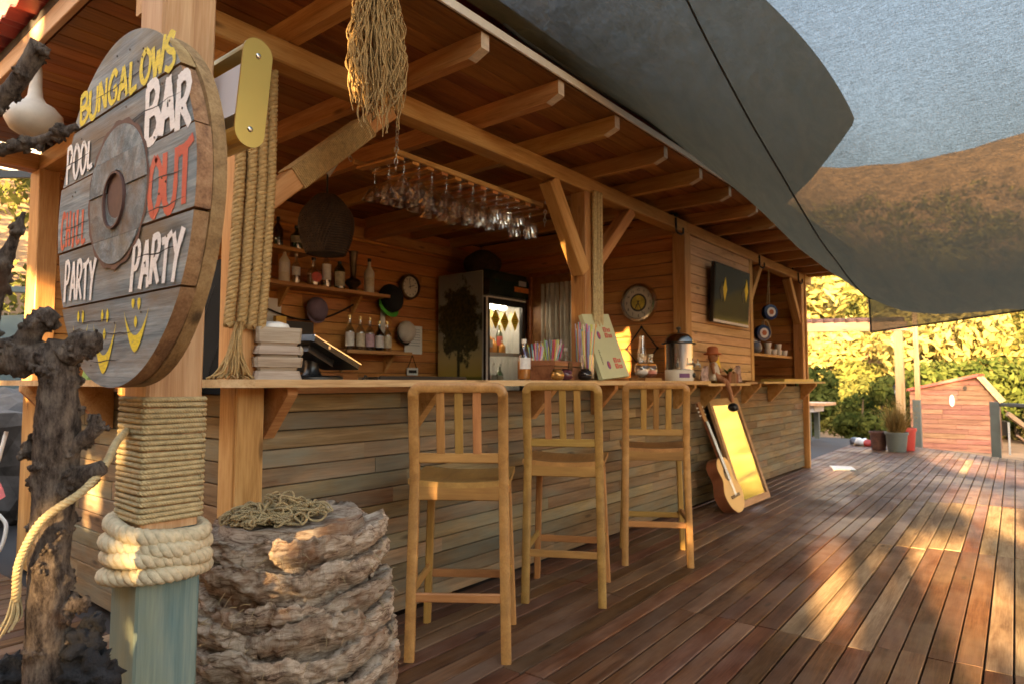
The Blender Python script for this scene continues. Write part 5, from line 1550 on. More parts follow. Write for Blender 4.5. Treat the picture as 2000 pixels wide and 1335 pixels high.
mb = MB(); mb.box(FX0 - .004, FX0 + .02, FY0 - .045, FY0 - .0405, .2, 1.905); mb.box(FX0 + .02, FX1, FY0 - .045, FY0 - .0405, 1.90, 1.915); mb.build('trim', M_['white'], dfr)
for k, (x, z) in enumerate(((FX0 + .13, 1.70), (FX0 + .27, 1.685), (FX0 + .43, 1.70))):
    mb = MB(); mb.prism([(x - .062, z), (x, z - .10), (x + .062, z), (x, z + .10)], FY0 - .046, FY0 - .044, Pm); d_ = mb.build('diamond_card', M_['yellowp'], dfr)
mb = MB()
for x, z in ((FX0 + .13, 1.70), (FX0 + .27, 1.685), (FX0 + .43, 1.70)):
    for q in range(3): mb.box(x - .035 + .008 * q, x + .035 - .008 * q, FY0 - .0475, FY0 - .0465, z + .012 - .02 * q, z + .018 - .02 * q)
mb.build('card_print', M_['iron'], dfr)
M_['fl'] = plain('fridge_light', (.9, .9, .85), .5, emit=((1, .95, .82), 4.8))
for x in (FX0 + .10, FX0 + .22, FX0 + .36):
    mb = MB(); mb.ball((x, FY0 + .06, 1.835), .05, 14, 8, (1.2, .5, .6)); mb.build('lamp', M_['fl'], fr, smooth=True)
for z in (.62, 1.02, 1.36):
    mb = MB()
    for k in range(12): mb.box(FX0 + .035, FX1 - .035, FY0 + .01 + .045 * k, FY0 + .016 + .045 * k, z, z + .006)
    mb.box(FX0 + .035, FX1 - .035, FY0 + .004, FY0 + .009, z - .01, z + .025); mb.build('wire_shelf', M_['white'], fr)
for i, (x, z, r, h, g_, lb, lq, lab) in enumerate(((FX0 + .10, 1.367, .038, .26, 'milk', None, None, 'white bottle at the hinge side of the fridge shelf'), (FX0 + .175, 1.367, .055, .25, 'orange', 'labw', None, 'big orange juice bottle on the upper fridge shelf'),
        (FX0 + .275, 1.367, .036, .18, 'orange', None, None, 'small orange juice bottle in the fridge'), (FX0 + .36, 1.367, .036, .33, 'glassgreen', 'labr', 'cola', 'dark green wine bottle on the upper fridge shelf'), (FX0 + .345, 1.367, .034, .14, 'orange', None, None, 'short orange bottle below the wine bottle'),
        (FX0 + .09, 1.027, .034, .24, 'amber', 'labr', None, 'red and orange bottle on the middle fridge shelf'), (FX0 + .17, 1.027, .036, .24, 'cola', 'labr', None, 'dark cola bottle on the middle fridge shelf'), (FX0 + .27, 1.027, .036, .26, 'glass', 'labg', None, 'clear bottle with green label on the middle fridge shelf'), (FX0 + .37, 1.027, .036, .25, 'glassgreen', 'labg', None, 'pale green bottle at the handle side of the middle fridge shelf'))):
    bottle(x, FY0 + (.10 if i != 4 else .05), z, r, h, M_[g_], M_[lb] if lb else None, M_['white'] if i else M_['white'], lab, liquid=M_[lq] if lq else None, group='bottles inside the fridge')
# poster of a dark tree against a dusk sky: flat print
def postermat():
    m, t, b = newmat('tree_poster')
    L = t.links.new
    tc = N(t, 'ShaderNodeTexCoord'); sx = N(t, 'ShaderNodeSeparateXYZ'); L(tc.outputs['Generated'], sx.inputs[0])
    skyr = ramp(t, [(0, (.10, .12, .02)), (.16, (.16, .16, .03)), (.17, (.55, .42, .10)), (.30, (.62, .50, .22)), (.5, (.36, .36, .30)), (1, (.24, .27, .27))]); L(sx.outputs['Z'], skyr.inputs[0])
    no = N(t, 'ShaderNodeTexNoise', Scale=7.5, Detail=9.0, Roughness=.66); L(tc.outputs['Object'], no.inputs['Vector'])
    def sub(a, k): n_ = N(t, 'ShaderNodeMath', operation='SUBTRACT'); n_.inputs[1].default_value = k; L(a, n_.inputs[0]); return n_.outputs[0]
    def mul(a, k): n_ = N(t, 'ShaderNodeMath', operation='MULTIPLY'); n_.inputs[1].default_value = k; L(a, n_.inputs[0]); return n_.outputs[0]
    def op(o_, a, b_): n_ = N(t, 'ShaderNodeMath', operation=o_); L(a, n_.inputs[0]); L(b_, n_.inputs[1]); return n_.outputs[0]
    cy_ = mul(sub(sx.outputs['Y'], .5), 1.7); cz = mul(sub(sx.outputs['Z'], .60), 2.7)
    d = N(t, 'ShaderNodeMath', operation='SQRT'); L(op('ADD', op('MULTIPLY', cy_, cy_), op('MULTIPLY', cz, cz)), d.inputs[0])
    dn = op('ADD', d.outputs[0], mul(sub(no.outputs['Fac'], .5), 1.5))
    rc = ramp(t, [(.74, (1, 1, 1)), (.86, (0, 0, 0))]); L(dn, rc.inputs[0])
    ab = N(t, 'ShaderNodeMath', operation='ABSOLUTE'); L(sub(sx.outputs['Y'], .52), ab.inputs[0])
    rt_ = ramp(t, [(.025, (1, 1, 1)), (.04, (0, 0, 0))]); L(ab.outputs[0], rt_.inputs[0])
    lo = ramp(t, [(.06, (0, 0, 0)), (.07, (1, 1, 1)), (.5, (1, 1, 1)), (.51, (0, 0, 0))]); L(sx.outputs['Z'], lo.inputs[0])
    tr_ = N(t, 'ShaderNodeMixRGB', blend_type='MULTIPLY', Fac=1.0); L(rt_.outputs[0], tr_.inputs[1]); L(lo.outputs[0], tr_.inputs[2])
    mk = N(t, 'ShaderNodeMixRGB', blend_type='LIGHTEN', Fac=1.0); L(rc.outputs[0], mk.inputs[1]); L(tr_.outputs[0], mk.inputs[2])
    fol = ramp(t, [(.35, (.012, .016, .006)), (.7, (.085, .075, .022))]); 
    n2_ = N(t, 'ShaderNodeTexNoise', Scale=34.0, Detail=6.0); L(tc.outputs['Object'], n2_.inputs['Vector']); L(n2_.outputs['Fac'], fol.inputs[0])
    mi = N(t, 'ShaderNodeMixRGB'); L(mk.outputs[0], mi.inputs[0]); L(skyr.outputs[0], mi.inputs[1]); L(fol.outputs[0], mi.inputs[2])
    L(mi.outputs[0], b.inputs['Base Color']); b.inputs['Roughness'].default_value = .35
    return m
mb = MB(); mb.box(FX0 - .004, FX0 - .001, FY0 + .01, FY1 - .005, .95, 2.155); mb.build('tree_poster', postermat(), fr)

# ------------------------------------------------------------------ wicker lamps
M_['wicker'] = plain('dark_wicker', (.055, .028, .014), .75, var=.5, scale=30)
def wicker(x, y, z0, z1, r, lab, cord_top, nm='wicker_lamp'):
    t = thing(nm, lab, 'lamp' if cord_top else 'basket', (x, y, z0))
    H = z1 - z0
    pr = lambda v: r * (.72 + .28 * math.sin(min(1, v * 1.6) * math.pi * .62)) * (1 if v < .62 else 1 - .62 * ((v - .62) / .38) ** 1.4)
    mb = MB()
    for k in range(30):
        for s_ in (-1, 1):
            mb.tube([(x + pr(v) * (1 + .012 * s_ * math.sin(v * 60)) * math.cos(2 * math.pi * k / 46 + s_ * v * .9), y + pr(v) * math.sin(2 * math.pi * k / 46 + s_ * v * .9), z0 + H * v) for v in [i / 12 for i in range(13)]], .0052, 4)
    for i in range(26):
        v = i / 25
        mb.tube([(x + pr(v) * math.cos(2 * math.pi * k / 22), y + pr(v) * math.sin(2 * math.pi * k / 22), z0 + H * v) for k in range(22)], .0046, 4, closed=True)
    mb.build('wicker_weave', M_['wicker'], t)['kind'] = 'stuff'
    mb = MB(); mb.lathe([(pr(0) * .90, 0), (pr(.2) * .90, H * .2), (pr(.45) * .90, H * .45), (pr(.62) * .90, H * .62), (pr(.8) * .90, H * .8), (pr(1) * .90, H)], (x, y, z0), 26)
    mb.build('lining', M_['darkfelt'], t, smooth=True)
    if cord_top:
        mb = MB(); mb.tube([(x, y, z1), (x, y, cord_top)], .006, 6); mb.build('cord', M_['black'], t)
        mb = MB(); mb.lathe([(.006, 0), (.055, .085), (.057, .092), (.05, .092), (1e-5, .075)], (x + .01, y, cord_top - .16), 22); mb.build('ceiling_cup', M_['white'], t, smooth=True)
    return t
wicker(2.40, 3.40, 1.885, 2.245, .165, 'dark wicker pendant lamp with white ceiling cup hanging over the shelf', 2.53)
wicker(4.97, 4.38, 2.178, 2.42, .19, 'dark wicker basket on top of the fridge', None, 'wicker_basket')

# ------------------------------------------------------------------ glass rack on chains
gr = thing('glass_rack', 'slatted wooden rack hung on chains above the counter for wine glasses', 'rack', (2.85, 2.78, 2.28))
RXA, RXB, RYA, RYB = 2.235, 3.56, 2.60, 2.93
Mr_ = Matrix.Translation((2.9, 2.765, 2.295)) @ Matrix.Rotation(R(.6), 4, 'Y') @ Matrix.Rotation(R(2), 4, 'X')
def RK(x, y, z): return Mr_ @ Vector((x - 2.9, y - 2.765, z))
for y in (RYA, RYB): bar('rail', RK(RXA, y, .012), RK(RXB, y, .012), .020, .030, M_['pine'], gr)
for k in range(12):
    x = RXA + .05 + (RXB - RXA - .10) * k / 11
    bar('slat', RK(x, RYA - .004, -.014), RK(x, RYB + .004, -.014), .052, .016, M_['inner'], gr)
def chain(nm, a, b, parent, lab, sag=0.0):
    a, b = Vector(a), Vector(b); L = (b - a).length; n = max(2, int(L / .026)); mb = MB()
    d = (b - a) / n
    T = d.normalized(); u = T.orthogonal().normalized(); v = T.cross(u)
    for i in range(n):
        c = a + d * (i + .5)
        w_ = u if i % 2 else v
        pts = [c + T * .018 * math.cos(q) * 1.0 + w_ * .0085 * math.sin(q) for q in [2 * math.pi * k / 10 for k in range(10)]]
        mb.tube(pts, .0028, 5, closed=True)
    o = mb.build(nm, M_['chrome'], parent, smooth=True)
    return o
chain('chain', (2.145, 2.46, 2.40), RK(RXA - .0, RYA - .03, .03), gr, '')
chain('chain', RK(RXA - .0, RYA - .03, .03), RK(RXA - .0, RYA - .03, -.10), gr, '')
chain('chain', (3.62, 2.50, 2.42), RK(RXB + .01, RYA - .02, .03), gr, '')
chain('chain', RK(RXB + .01, RYA - .02, -.02), RK(RXB + .01, RYA - .02, -.13), gr, '')
chain('chain', (2.2, 3.0, 2.50), RK(RXA, RYB + .02, .02), gr, ''); chain('chain', (3.6, 3.0, 2.50), RK(RXB, RYB + .02, .02), gr, '')
def glass_proto(kind):
    t = thing('wine_glass', '', 'glass', (0, 0, 0))
    if kind == 'cone':
        lathe_part('bowl', [(.004, -.075), (.012, -.085), (.030, -.105), (.062, -.15), (.060, -.15), (.028, -.108), (.009, -.09)], (0, 0, 0), M_['glass'], t, 18)
    elif kind == 'round':
        lathe_part('bowl', [(.004, -.07), (.020, -.082), (.038, -.11), (.044, -.145), (.038, -.185), (.0365, -.185), (.042, -.145), (.036, -.112)], (0, 0, 0), M_['glass'], t, 18)
    else:
        lathe_part('bowl', [(.004, -.07), (.022, -.08), (.036, -.10), (.042, -.13), (.040, -.16), (.0385, -.16), (.040, -.13), (.034, -.102)], (0, 0, 0), M_['glass'], t, 18)
    lathe_part('foot', [(.034, .0), (.034, -.002), (.006, -.008), (.0035, -.02), (.0035, -.072)], (0, 0, 0), M_['glass'], t, 14)
    return t
protos = {k: glass_proto(k) for k in ('cone', 'round', 'tulip')}
used_g = set(); rg = random.Random(14)
gi = 0
for k in range(11):
    x = RXA + .05 + (RXB - RXA - .10) * (k + .5) / 11
    kinds = ['cone', 'cone', 'cone', 'cone', 'cone', 'cone', 'cone', 'tulip', 'tulip', 'tulip', 'round'][k]
    for j in range(2 if k == 10 else 3):
        y = RYA + .035 + .12 * j + rg.uniform(-.01, .01)
        p = RK(x, y, -.004)
        if kinds in used_g: g_ = copy_tree(protos[kinds])
        else: g_ = protos[kinds]; used_g.add(kinds)
        g_.matrix_basis = Matrix.Translation(p) @ Matrix.Rotation(R(rg.uniform(-5, 5)), 4, 'X') @ Matrix.Rotation(R(rg.uniform(-4, 4)), 4, 'Y') @ Matrix.Rotation(R(rg.uniform(0, 90)), 4, 'Z') @ Matrix.Scale(rg.uniform(.98, 1.12) * (1.1 if kinds != 'tulip' else 1.0), 4)
        nth = ['first', 'second', 'third', 'fourth', 'fifth', 'sixth', 'seventh'][k if k < 7 else (k - 7 if k < 10 else 0)]
        rowl = ['front', 'middle', 'back'][j]
        lab = {'cone': 'wide cone shaped glass, %s from the left in the %s row under the rack' % (nth, rowl), 'tulip': 'small tulip shaped glass, %s of its kind in the %s row under the rack' % (nth, rowl), 'round': 'large round wine glass hanging at the chain end of the rack in the %s row' % rowl}[kinds]
        tag(g_, lab, 'glass', {'cone': 'cone glasses hanging from the rack', 'tulip': 'tulip glasses hanging from the rack', 'round': 'round glasses at the end of the rack'}[kinds])

# ------------------------------------------------------------------ things on the counter
# carved wooden block with a cloth on top
cb = thing('carved_block', 'weathered carved wooden pedestal block standing on the counter by the ropes', 'wood carving', (1.43, 2.36, ZC))
M_['oldwood'] = wood('old_carved_wood', (.17, .115, .08), (.33, .25, .19), (.47, .39, .31), rough=.85, grain=9, tint=.05, bump=.6)
Mc = Matrix.Translation((1.43, 2.37, ZC)) @ Matrix.Rotation(R(-14), 4, 'Z')
def octa(hw, ch): return [(-hw + ch, -hw), (hw - ch, -hw), (hw, -hw + ch), (hw, hw - ch), (hw - ch, hw), (-hw + ch, hw), (-hw, hw - ch), (-hw, -hw + ch)]
for i, (z0, z1, a, b_) in enumerate(((0, .034, .092, .084), (.034, .048, .074, .078), (.048, .086, .090, .094), (.086, .098, .080, .076), (.098, .130, .092, .082), (.130, .142, .074, .078), (.142, .20, .086, .090))):
    mb = MB(); o1, o2 = octa(a, a * .3), octa(b_, b_ * .3)
    o1 = octa(a, a * .12); o2 = octa(b_, b_ * .12)
    vs = [(x, y, z0) for x, y in o1] + [(x, y, z1 - .0003) for x, y in o2]
    mb.add(vs, [(k, (k + 1) % 8, 8 + (k + 1) % 8, 8 + k) for k in range(8)] + [tuple(range(7, -1, -1)), tuple(range(8, 16))])
    mb.build('carved_tier', M_['oldwood'], cb, M=Mc)
mb = MB(); mb.lathe([(1e-5, -.004), (.02, -.004), (.024, .006), (.014, .014), (.012, .006), (1e-5, .004)], (0, 0, 0), 14, Mc @ Matrix.Translation((.088, -.05, .112)) @ Matrix.Rotation(R(90), 4, 'Y')); mb.build('knot', M_['oldwood'], cb, smooth=True)
mb = MB(); n0 = 0; mb.ball((1.43, 2.36, ZC + .205), .055, 22, 12, (1.1, .9, .42))
for i in range(len(mb.v)):
    p = Vector(mb.v[i]); c = Vector((1.43, 2.36, ZC + .2)); mb.v[i] = tuple(c + (p - c) * (1 + .25 * mnoise.noise(p * 45)))
tag(mb.build('crumpled_cloth', M_['white'], None, smooth=True), 'crumpled white cloth on top of the carved wooden block', 'cloth')
# tablet till
tb = thing('tablet_till', 'black tablet till on a swivel stand leaning over the counter', 'tablet', (1.70, 2.47, ZC))
lathe_part('base', [(.135, 0), (.135, .012), (.12, .018), (1e-5, .02)], (1.70, 2.50, ZC), M_['black'], tb, 26)
lathe_part('stem', [(.045, .02), (.034, .035), (.03, .06), (.035, .085), (1e-5, .09)], (1.70, 2.50, ZC), M_['black'], tb, 18)
Mt2 = Matrix.Translation((1.715, 2.47, ZC + .118)) @ Matrix.Rotation(R(12), 4, 'Z') @ Matrix.Rotation(R(21), 4, 'Y')
mb = MB(); mb.prism([(-.16, -.10), (-.15, -.11), (.15, -.11), (.16, -.10), (.16, .10), (.15, .11), (-.15, .11), (-.16, .10)], -.016, .012, Mt2); mb.build('casing', M_['black'], tb)
mb = MB(); mb.box(-.15, .15, -.10, .10, .0122, .014, Mt2); mb.build('screen', M_['screen'], tb)
mb = MB(); mb.box(-.158, .158, -.1125, -.1102, .006, .0115, Mt2); mb.build('edge_trim', M_['steel'], tb)
mb = MB(); mb.prism([(-.12, -.06), (.05, -.05), (.05, .05), (-.12, .06)], -.045, -.0165, Mt2); mb.build('holder', M_['black'], tb)
mb = MB(); mb.lathe([(1e-5, 0), (.008, 0), (.008, .003), (1e-5, .003)], (0, 0, 0), 12, Mt2 @ Matrix.Translation((-.06, -.1105, -.004)) @ Matrix.Rotation(R(90), 4, 'X')); mb.build('lock', M_['chrome'], tb)
# long black tray with cable
bt = thing('counter_tray', 'long flat black tray lying on the counter behind the first stool', 'tray', (2.2, 2.42, ZC))
mb = MB(); mb.prism([(-.29, -.07), (.30, -.07), (.30, .07), (-.29, .07)], 0, .014, Matrix.Translation((2.22, 2.40, ZC))); mb.build('tray', M_['black'], bt)
mb = MB(); mb.box(-.28, .29, -.074, -.0702, .004, .018, Matrix.Translation((2.22, 2.40, ZC))); mb.build('rim', M_['iron'], bt)
mb = MB(); mb.tube(smooth_path([(1.93, 2.40, ZC + .006), (1.90, 2.38, ZC + .02), (1.875, 2.36, ZC + .008), (1.86, 2.35, ZC + .004)], 6), .004, 5); mb.build('cable', M_['black'], bt)
# wooden chest
ch = thing('wooden_chest', 'small reddish wooden chest with iron clasp on the counter', 'box', (3.36, 2.38, ZC))
M_['chest'] = wood('chest_wood', (.16, .055, .025), (.26, .10, .045), (.36, .15, .07), rough=.4, grain=6, tint=.05)
Mc2 = Matrix.Translation((3.38, 2.36, ZC)) @ Matrix.Rotation(R(8), 4, 'Z')
mb = MB(); mb.box(-.20, .20, -.09, .09, 0, .088); mb.build('body', M_['chest'], ch, M=Mc2)
mb = MB(); mb.prism([(-.09, .0895), (-.095, .0895), (-.095, .112), (-.085, .120), (.085, .120), (.095, .112), (.095, .0895)], -.206, .206, Matrix(((0, 0, 1, 0), (1, 0, 0, 0), (0, 1, 0, 0), (0, 0, 0, 1)))); mb.build('lid', M_['chest'], ch, M=Mc2)
mb = MB(); mb.prism([(-.03, .10), (-.018, .112), (.018, .112), (.03, .10), (.022, .085), (.03, .07), (.012, .055), (0, .045), (-.012, .055), (-.03, .07), (-.022, .085)], -.099, -.0955, Pm); mb.build('clasp', M_['bronze'], ch, M=Mc2)
mb = MB(); mb.box(-.206, .206, -.0915, -.0902, .08, .0855); mb.build('iron_strip', M_['iron'], ch, M=Mc2)
# round jars in front of the chest
def jar(x, y, r, mat, lab, nm='round_jar'):
    t = thing(nm, lab, 'jar', (x, y, ZC))
    lathe_part('pot', [(r * .5, 0), (r * .9, r * .3), (r, r * .75), (r * .85, r * 1.25), (r * .6, r * 1.42), (r * .62, r * 1.5)], (x, y, ZC), mat, t, 20)
    lathe_part('rim', [(r * .64, r * 1.5), (r * .68, r * 1.56), (r * .6, r * 1.6), (r * .55, r * 1.52)], (x, y, ZC), M_['bronze'], t, 18)
    return t
M_['plum'] = plain('plum_glaze', (.09, .025, .035), .2)
M_['blackglaze'] = plain('black_glaze', (.015, .012, .012), .12)
M_['goldglaze'] = plain('gold_glaze', (.42, .22, .07), .2, metal=.6)
jar(3.16, 2.20, .042, M_['goldglaze'], 'shiny golden round jar at the end of the chest')
jar(3.27, 2.215, .044, M_['plum'], 'plum coloured round jar in front of the chest')
jar(3.50, 2.225, .046, M_['blackglaze'], 'glossy black round jar in front of the chest')
bottle(3.10, 2.40, ZC, .04, .245, M_['glass'], M_['labw'], M_['white'], 'clear bottle with white cap beside the wooden chest', liquid=M_['amber'], group='bottles on the counter')
bottle(3.66, 2.48, ZC + .0, .036, .22, M_['glass'], M_['labw'], M_['white'], 'small bottle with white cap between the straw jars', group='bottles on the counter')
# straws
SC = [(.75, .10, .30), (.15, .50, .62), (.65, .65, .12), (.25, .60, .25), (.80, .35, .12), (.55, .50, .70), (.80, .72, .50), (.30, .30, .65)]
for i, c in enumerate(SC): M_['straw%d' % i] = plain('straw_colour', c, .4, var=.03)
def straws(x, y, z, r, h, n, spread, lab, holder='glass', hl=.14, seed=1):
    t = thing('straw_jar', lab, 'straw jar', (x, y, z))
    lathe_part('holder', [(r * .9, 0), (r, .01), (r * 1.05, hl), (r * 1.02, hl), (r * .95, .015), (1e-5, .012)], (x, y, z), M_[holder], t, 18)
    rg = random.Random(seed)
    sm = {}
    for i in range(n):
        a = rg.uniform(0, 2 * math.pi); rr = r * .85 * math.sqrt(rg.random()); l = h * rg.uniform(.85, 1.05)
        k = i % 8
        if k not in sm:
            mb = MB(); mb.tube([(0, 0, 0), (0, 0, .2)], .0034, 6); me = mb.mesh('straw'); me.materials.append(M_['straw%d' % k]); sm[k] = me
        p0 = Vector((x + rr * .6 * math.cos(a), y + rr * .6 * math.sin(a), z + .014)); p1 = p0 + Vector((math.cos(a) * spread * rg.uniform(.2, 1), math.sin(a) * spread * rg.uniform(.2, 1), l))
        M = Matrix.Translation(p0) @ (p1 - p0).to_track_quat('Z', 'Y').to_matrix().to_4x4() @ Matrix.Diagonal((1, 1, l / .2, 1))
        finish(bpy.data.objects.new('straw', sm[k]), t, M)
    return t
straws(3.47, 2.47, ZC + .0, .055, .245, 48, .09, 'wide jar of short coloured straws behind the wooden chest', seed=3)
straws(3.34, 2.49, ZC + .0, .04, .22, 18, .07, 'small jar of fanned out coloured straws behind the chest clasp', seed=6)
straws(3.545, 2.235, ZC, .042, .33, 40, .045, 'tall bundle of long coloured straws in a glass beside the menu board', hl=.16, seed=8)
straws(3.64, 2.36, ZC, .036, .36, 16, .03, 'tallest straws standing behind the menu board edge', hl=.12, seed=9)
# menu board: folded card, leaning
mn = thing('menu_board', 'cream folded menu board with red block print standing on the counter', 'menu', (3.87, 2.30, ZC))
MA, MB_, MT, MT2 = Vector((3.69, 2.235, ZC)), Vector((4.02, 2.215, ZC)), Vector((3.63, 2.38, ZC + .425)), Vector((3.945, 2.36, ZC + .415))
ux_ = (MB_ - MA).normalized(); uz_ = (MT - MA).normalized(); un = ux_.cross(uz_).normalized(); uz2 = uz_
Lw, Lh = (MB_ - MA).length, (MT - MA).length
Mm_ = Matrix((ux_, un, uz_)).transposed().to_4x4(); Mm_.translation = MA
mb = MB(); mb.prism([(0, 0), (Lw, 0), (Lw * .985, Lh), (.005, Lh)], -.004, .026, Matrix(((1, 0, 0, 0), (0, 0, 1, 0), (0, 1, 0, 0), (0, 0, 0, 1)))); mb.build('board', M_['cream'], mn, M=Mm_)
front = -.0055 if (Mm_ @ Vector((0, -1, 0)) - MA).dot(Vector((0, 0, 1.1)) * 0 - MA) > 0 else .0275
for cx, cz in ((Lw * .70, Lh * .70), (Lw * .72, Lh * .22)):
    mb = MB()
    for dx in (-.040, .006):
        for dz in (-.038, .004):
            for (a0, a1, b0, b1) in ((0, .036, .026, .034), (0, .036, 0, .008), (0, .010, .0081, .0259), (.026, .036, .0081, .0259), (.0101, .020, .014, .020)):
                if dx > 0 and b0 == .026: continue
                mb.box(cx + dx + a0, cx + dx + a1, front - .0008, front + .0008, cz + dz + b0, cz + dz + b1)
    mb.build('red_print', M_['labr'], mn, M=Mm_)
for cx, cz in ((Lw * .36, Lh * .66), (Lw * .38, Lh * .20)):
    mb = MB(); mb.prism([(cx + .018 * math.cos(a), cz + .028 * math.sin(a)) for a in [2 * math.pi * k / 20 for k in range(20)]], front - .0009, front + .0009, Pm); mb.build('round_emblem', M_['purple'], mn, M=Mm_)
    mb = MB(); mb.prism([(cx + .004 + .009 * math.cos(a), cz + .018 * math.sin(a)) for a in [2 * math.pi * k / 20 for k in range(20)]], front - .0014, front + .0014, Pm); mb.build('emblem_centre', M_['labr'], mn, M=Mm_)
mb = MB(); rg = random.Random(3)
for k in range(9): 
    z = Lh * (.22 + .026 * k); mb.box(Lw * .17, Lw * .17 + rg.uniform(.010, .018), front - .0008, front + .0008, z, z + .0035); mb.box(Lw * .17 + .004, Lw * .17 + .007, front - .0008, front + .0008, z + .0036, z + .007)
mb.build('small_print', M_['iron'], mn, M=Mm_)
# glass candle lamps on a little stand, and a wire diamond
gl_ = thing('glass_lamp', 'tall glass oil lamp with round bowl and chimney on the counter', 'lamp', (4.52, 2.36, ZC))
lathe_part('foot', [(.05, 0), (.052, .012), (.02, .03)], (4.52, 2.36, ZC), M_['bronze'], gl_, 18)
lathe_part('bowl', [(.02, .03), (.055, .06), (.062, .09), (.05, .125), (.03, .14)], (4.52, 2.36, ZC), M_['glass'], gl_, 22)
lathe_part('oil', [(1e-5, .04), (.05, .062), (.054, .085), (1e-5, .086)], (4.52, 2.36, ZC), plain('pink_oil', (.55, .16, .12), .2), gl_, 18)
lathe_part('chimney', [(.03, .142), (.036, .17), (.034, .20), (.024, .26), (.020, .34), (.019, .34), (.022, .26), (.032, .2)], (4.52, 2.36, ZC), M_['glass'], gl_, 18)
for i, (x, y, lab) in enumerate(((4.32, 2.26, 'small round glass with printed band beside the menu board'), (4.42, 2.24, 'pink tinted round glass next to the oil lamp'))):
    t = thing('round_glass', lab, 'glass', (x, y, ZC))
    lathe_part('bowl', [(.028, .0), (.048, .03), (.052, .06), (.042, .095), (.022, .108), (.018, .13), (.02, .15)], (x, y, ZC + .022), M_['glass'], t, 20)
    lathe_part('filling', [(1e-5, .004), (.044, .03), (.047, .055), (1e-5, .056)], (x, y, ZC + .022), M_['labw'] if i == 0 else plain('pink_salt', (.6, .2, .15), .4), t, 18)
    lathe_part('band', [(.0445, .088), (.0405, .1)], (x, y, ZC + .022), M_['orange'], t, 18)
    lathe_part('cork', [(.019, .151), (.021, .175), (1e-5, .176)], (x, y, ZC + .022), M_['labc'], t, 12)
mb = MB(); mb.box(4.24, 4.50, 2.19, 2.32, ZC, ZC + .021); tag(mb.build('wood_stand', M_['chest'], None), 'low wooden stand under the two round glasses', 'stand')
mb = MB()
c = Vector((5.338, 2.79, 1.40)); P4 = [c + Vector((0, 0, .19)), c + Vector((0, -.155, 0)), c + Vector((0, 0, -.19)), c + Vector((0, .155, 0))]
for a, b_ in zip(P4, P4[1:] + P4[:1]): mb.tube([a, b_], .006, 6)
for p in P4: mb.ball(p, .014, 8, 6)
tag(mb.build('wire_diamond', M_['iron'], None), 'dark wire diamond ornament hung on the wall below the silver clock', 'ornament')

# black moulded case behind the post
bc = thing('moulded_case', 'black moulded plastic case standing behind the corner post', 'case', (1.62, 3.35, 1.1))
Mq = Matrix.Translation((1.64, 3.25, 1.30)) @ Matrix.Rotation(R(-28), 4, 'Z') @ Matrix.Rotation(R(16), 4, 'Y')
def superell(a, b_, n=36, e=3.0): return [(a * math.copysign(abs(math.cos(t_)) ** (2 / e), math.cos(t_)), b_ * math.copysign(abs(math.sin(t_)) ** (2 / e), math.sin(t_))) for t_ in [2 * math.pi * k / n for k in range(n)]]
mb = MB(); mb.prism(superell(.20, .42), -.06, .06, Pm); mb.build('shell', M_['black'], bc, M=Mq)
mb = MB()
for dx in (-.10, 0, .10): mb.prism([(dx - .022, -.30), (dx + .022, -.30), (dx + .016, .26), (dx - .016, .26)], -.078, -.0605, Pm)
mb.build('rib', M_['black'], bc, M=Mq)
mb = MB(); mb.tube([(.2 * 1.0 * math.cos(t_), -.0, .42 * math.sin(t_)) for t_ in [2 * math.pi * k / 36 for k in range(36)]], .018, 8, closed=True); mb.build('rim', M_['black'], bc, smooth=True, M=Mq)
mb = MB(); mb.box(1.36, 2.0, 2.52, 3.6, ZC - .35, ZC - .31); tag(mb.build('back_bench', M_['ceil'], None), 'low work bench inside the counter under the black case', 'bench')

# ------------------------------------------------------------------ doll on the shelf, sign, plants, cloths
dl = thing('rag_doll', 'rag doll with orange hat and white shirt sitting on the shelf with one leg hanging', 'doll', (5.62, 2.24, 1.09))
dx, dy, dz = 5.66, 2.25, 1.088
M_['skin'] = plain('brown_doll_cloth', (.38, .17, .085), .7)
M_['orangehat'] = plain('orange_felt', (.50, .15, .06), .8)
me_b = bpy.data.meshes.new('body')
V_ = [(dx, dy, dz + .03), (dx, dy + .005, dz + .10), (dx - .005, dy + .01, dz + .165), (dx - .005, dy + .01, dz + .19), (dx - .05, dy - .005, dz + .15), (dx - .075, dy - .03, dz + .08), (dx + .05, dy - .01, dz + .15), (dx + .07, dy - .04, dz + .09),
      (dx + .02, dy - .10, dz + .025), (dx + .035, dy - .135, dz - .10), (dx + .05, dy - .14, dz - .17), (dx - .03, dy - .09, dz + .02), (dx - .05, dy - .12, dz + .01)]
E_ = [(0, 1), (1, 2), (2, 3), (2, 4), (4, 5), (2, 6), (6, 7), (0, 8), (8, 9), (9, 10), (0, 11), (11, 12)]
def skinned(name, verts, edges, radii, mat, parent=None, root=0, sub=2):
    me = bpy.data.meshes.new(name); me.from_pydata(verts, edges, [])
    o = bpy.data.objects.new(name, me); finish(o, parent)
    sk = o.modifiers.new('skin', 'SKIN'); sk.use_smooth_shade = True
    for i, r in enumerate(radii): me.skin_vertices[0].data[i].radius = (r, r)
    me.skin_vertices[0].data[root].use_root = True
    ss_ = o.modifiers.new('sub', 'SUBSURF'); ss_.levels = sub; ss_.render_levels = sub
    me.materials.append(mat)
    return o
skinned('body', V_, E_, [.045, .042, .03, .018, .018, .014, .018, .014, .026, .022, .02, .024, .022], M_['skin'], dl)
mb = MB(); mb.lathe([(.055, .0), (.06, .03), (.05, .10), (.036, .15), (.022, .168)], (dx, dy + .005, dz + .02), 18); mb.build('shirt', M_['milk'], dl, smooth=True)
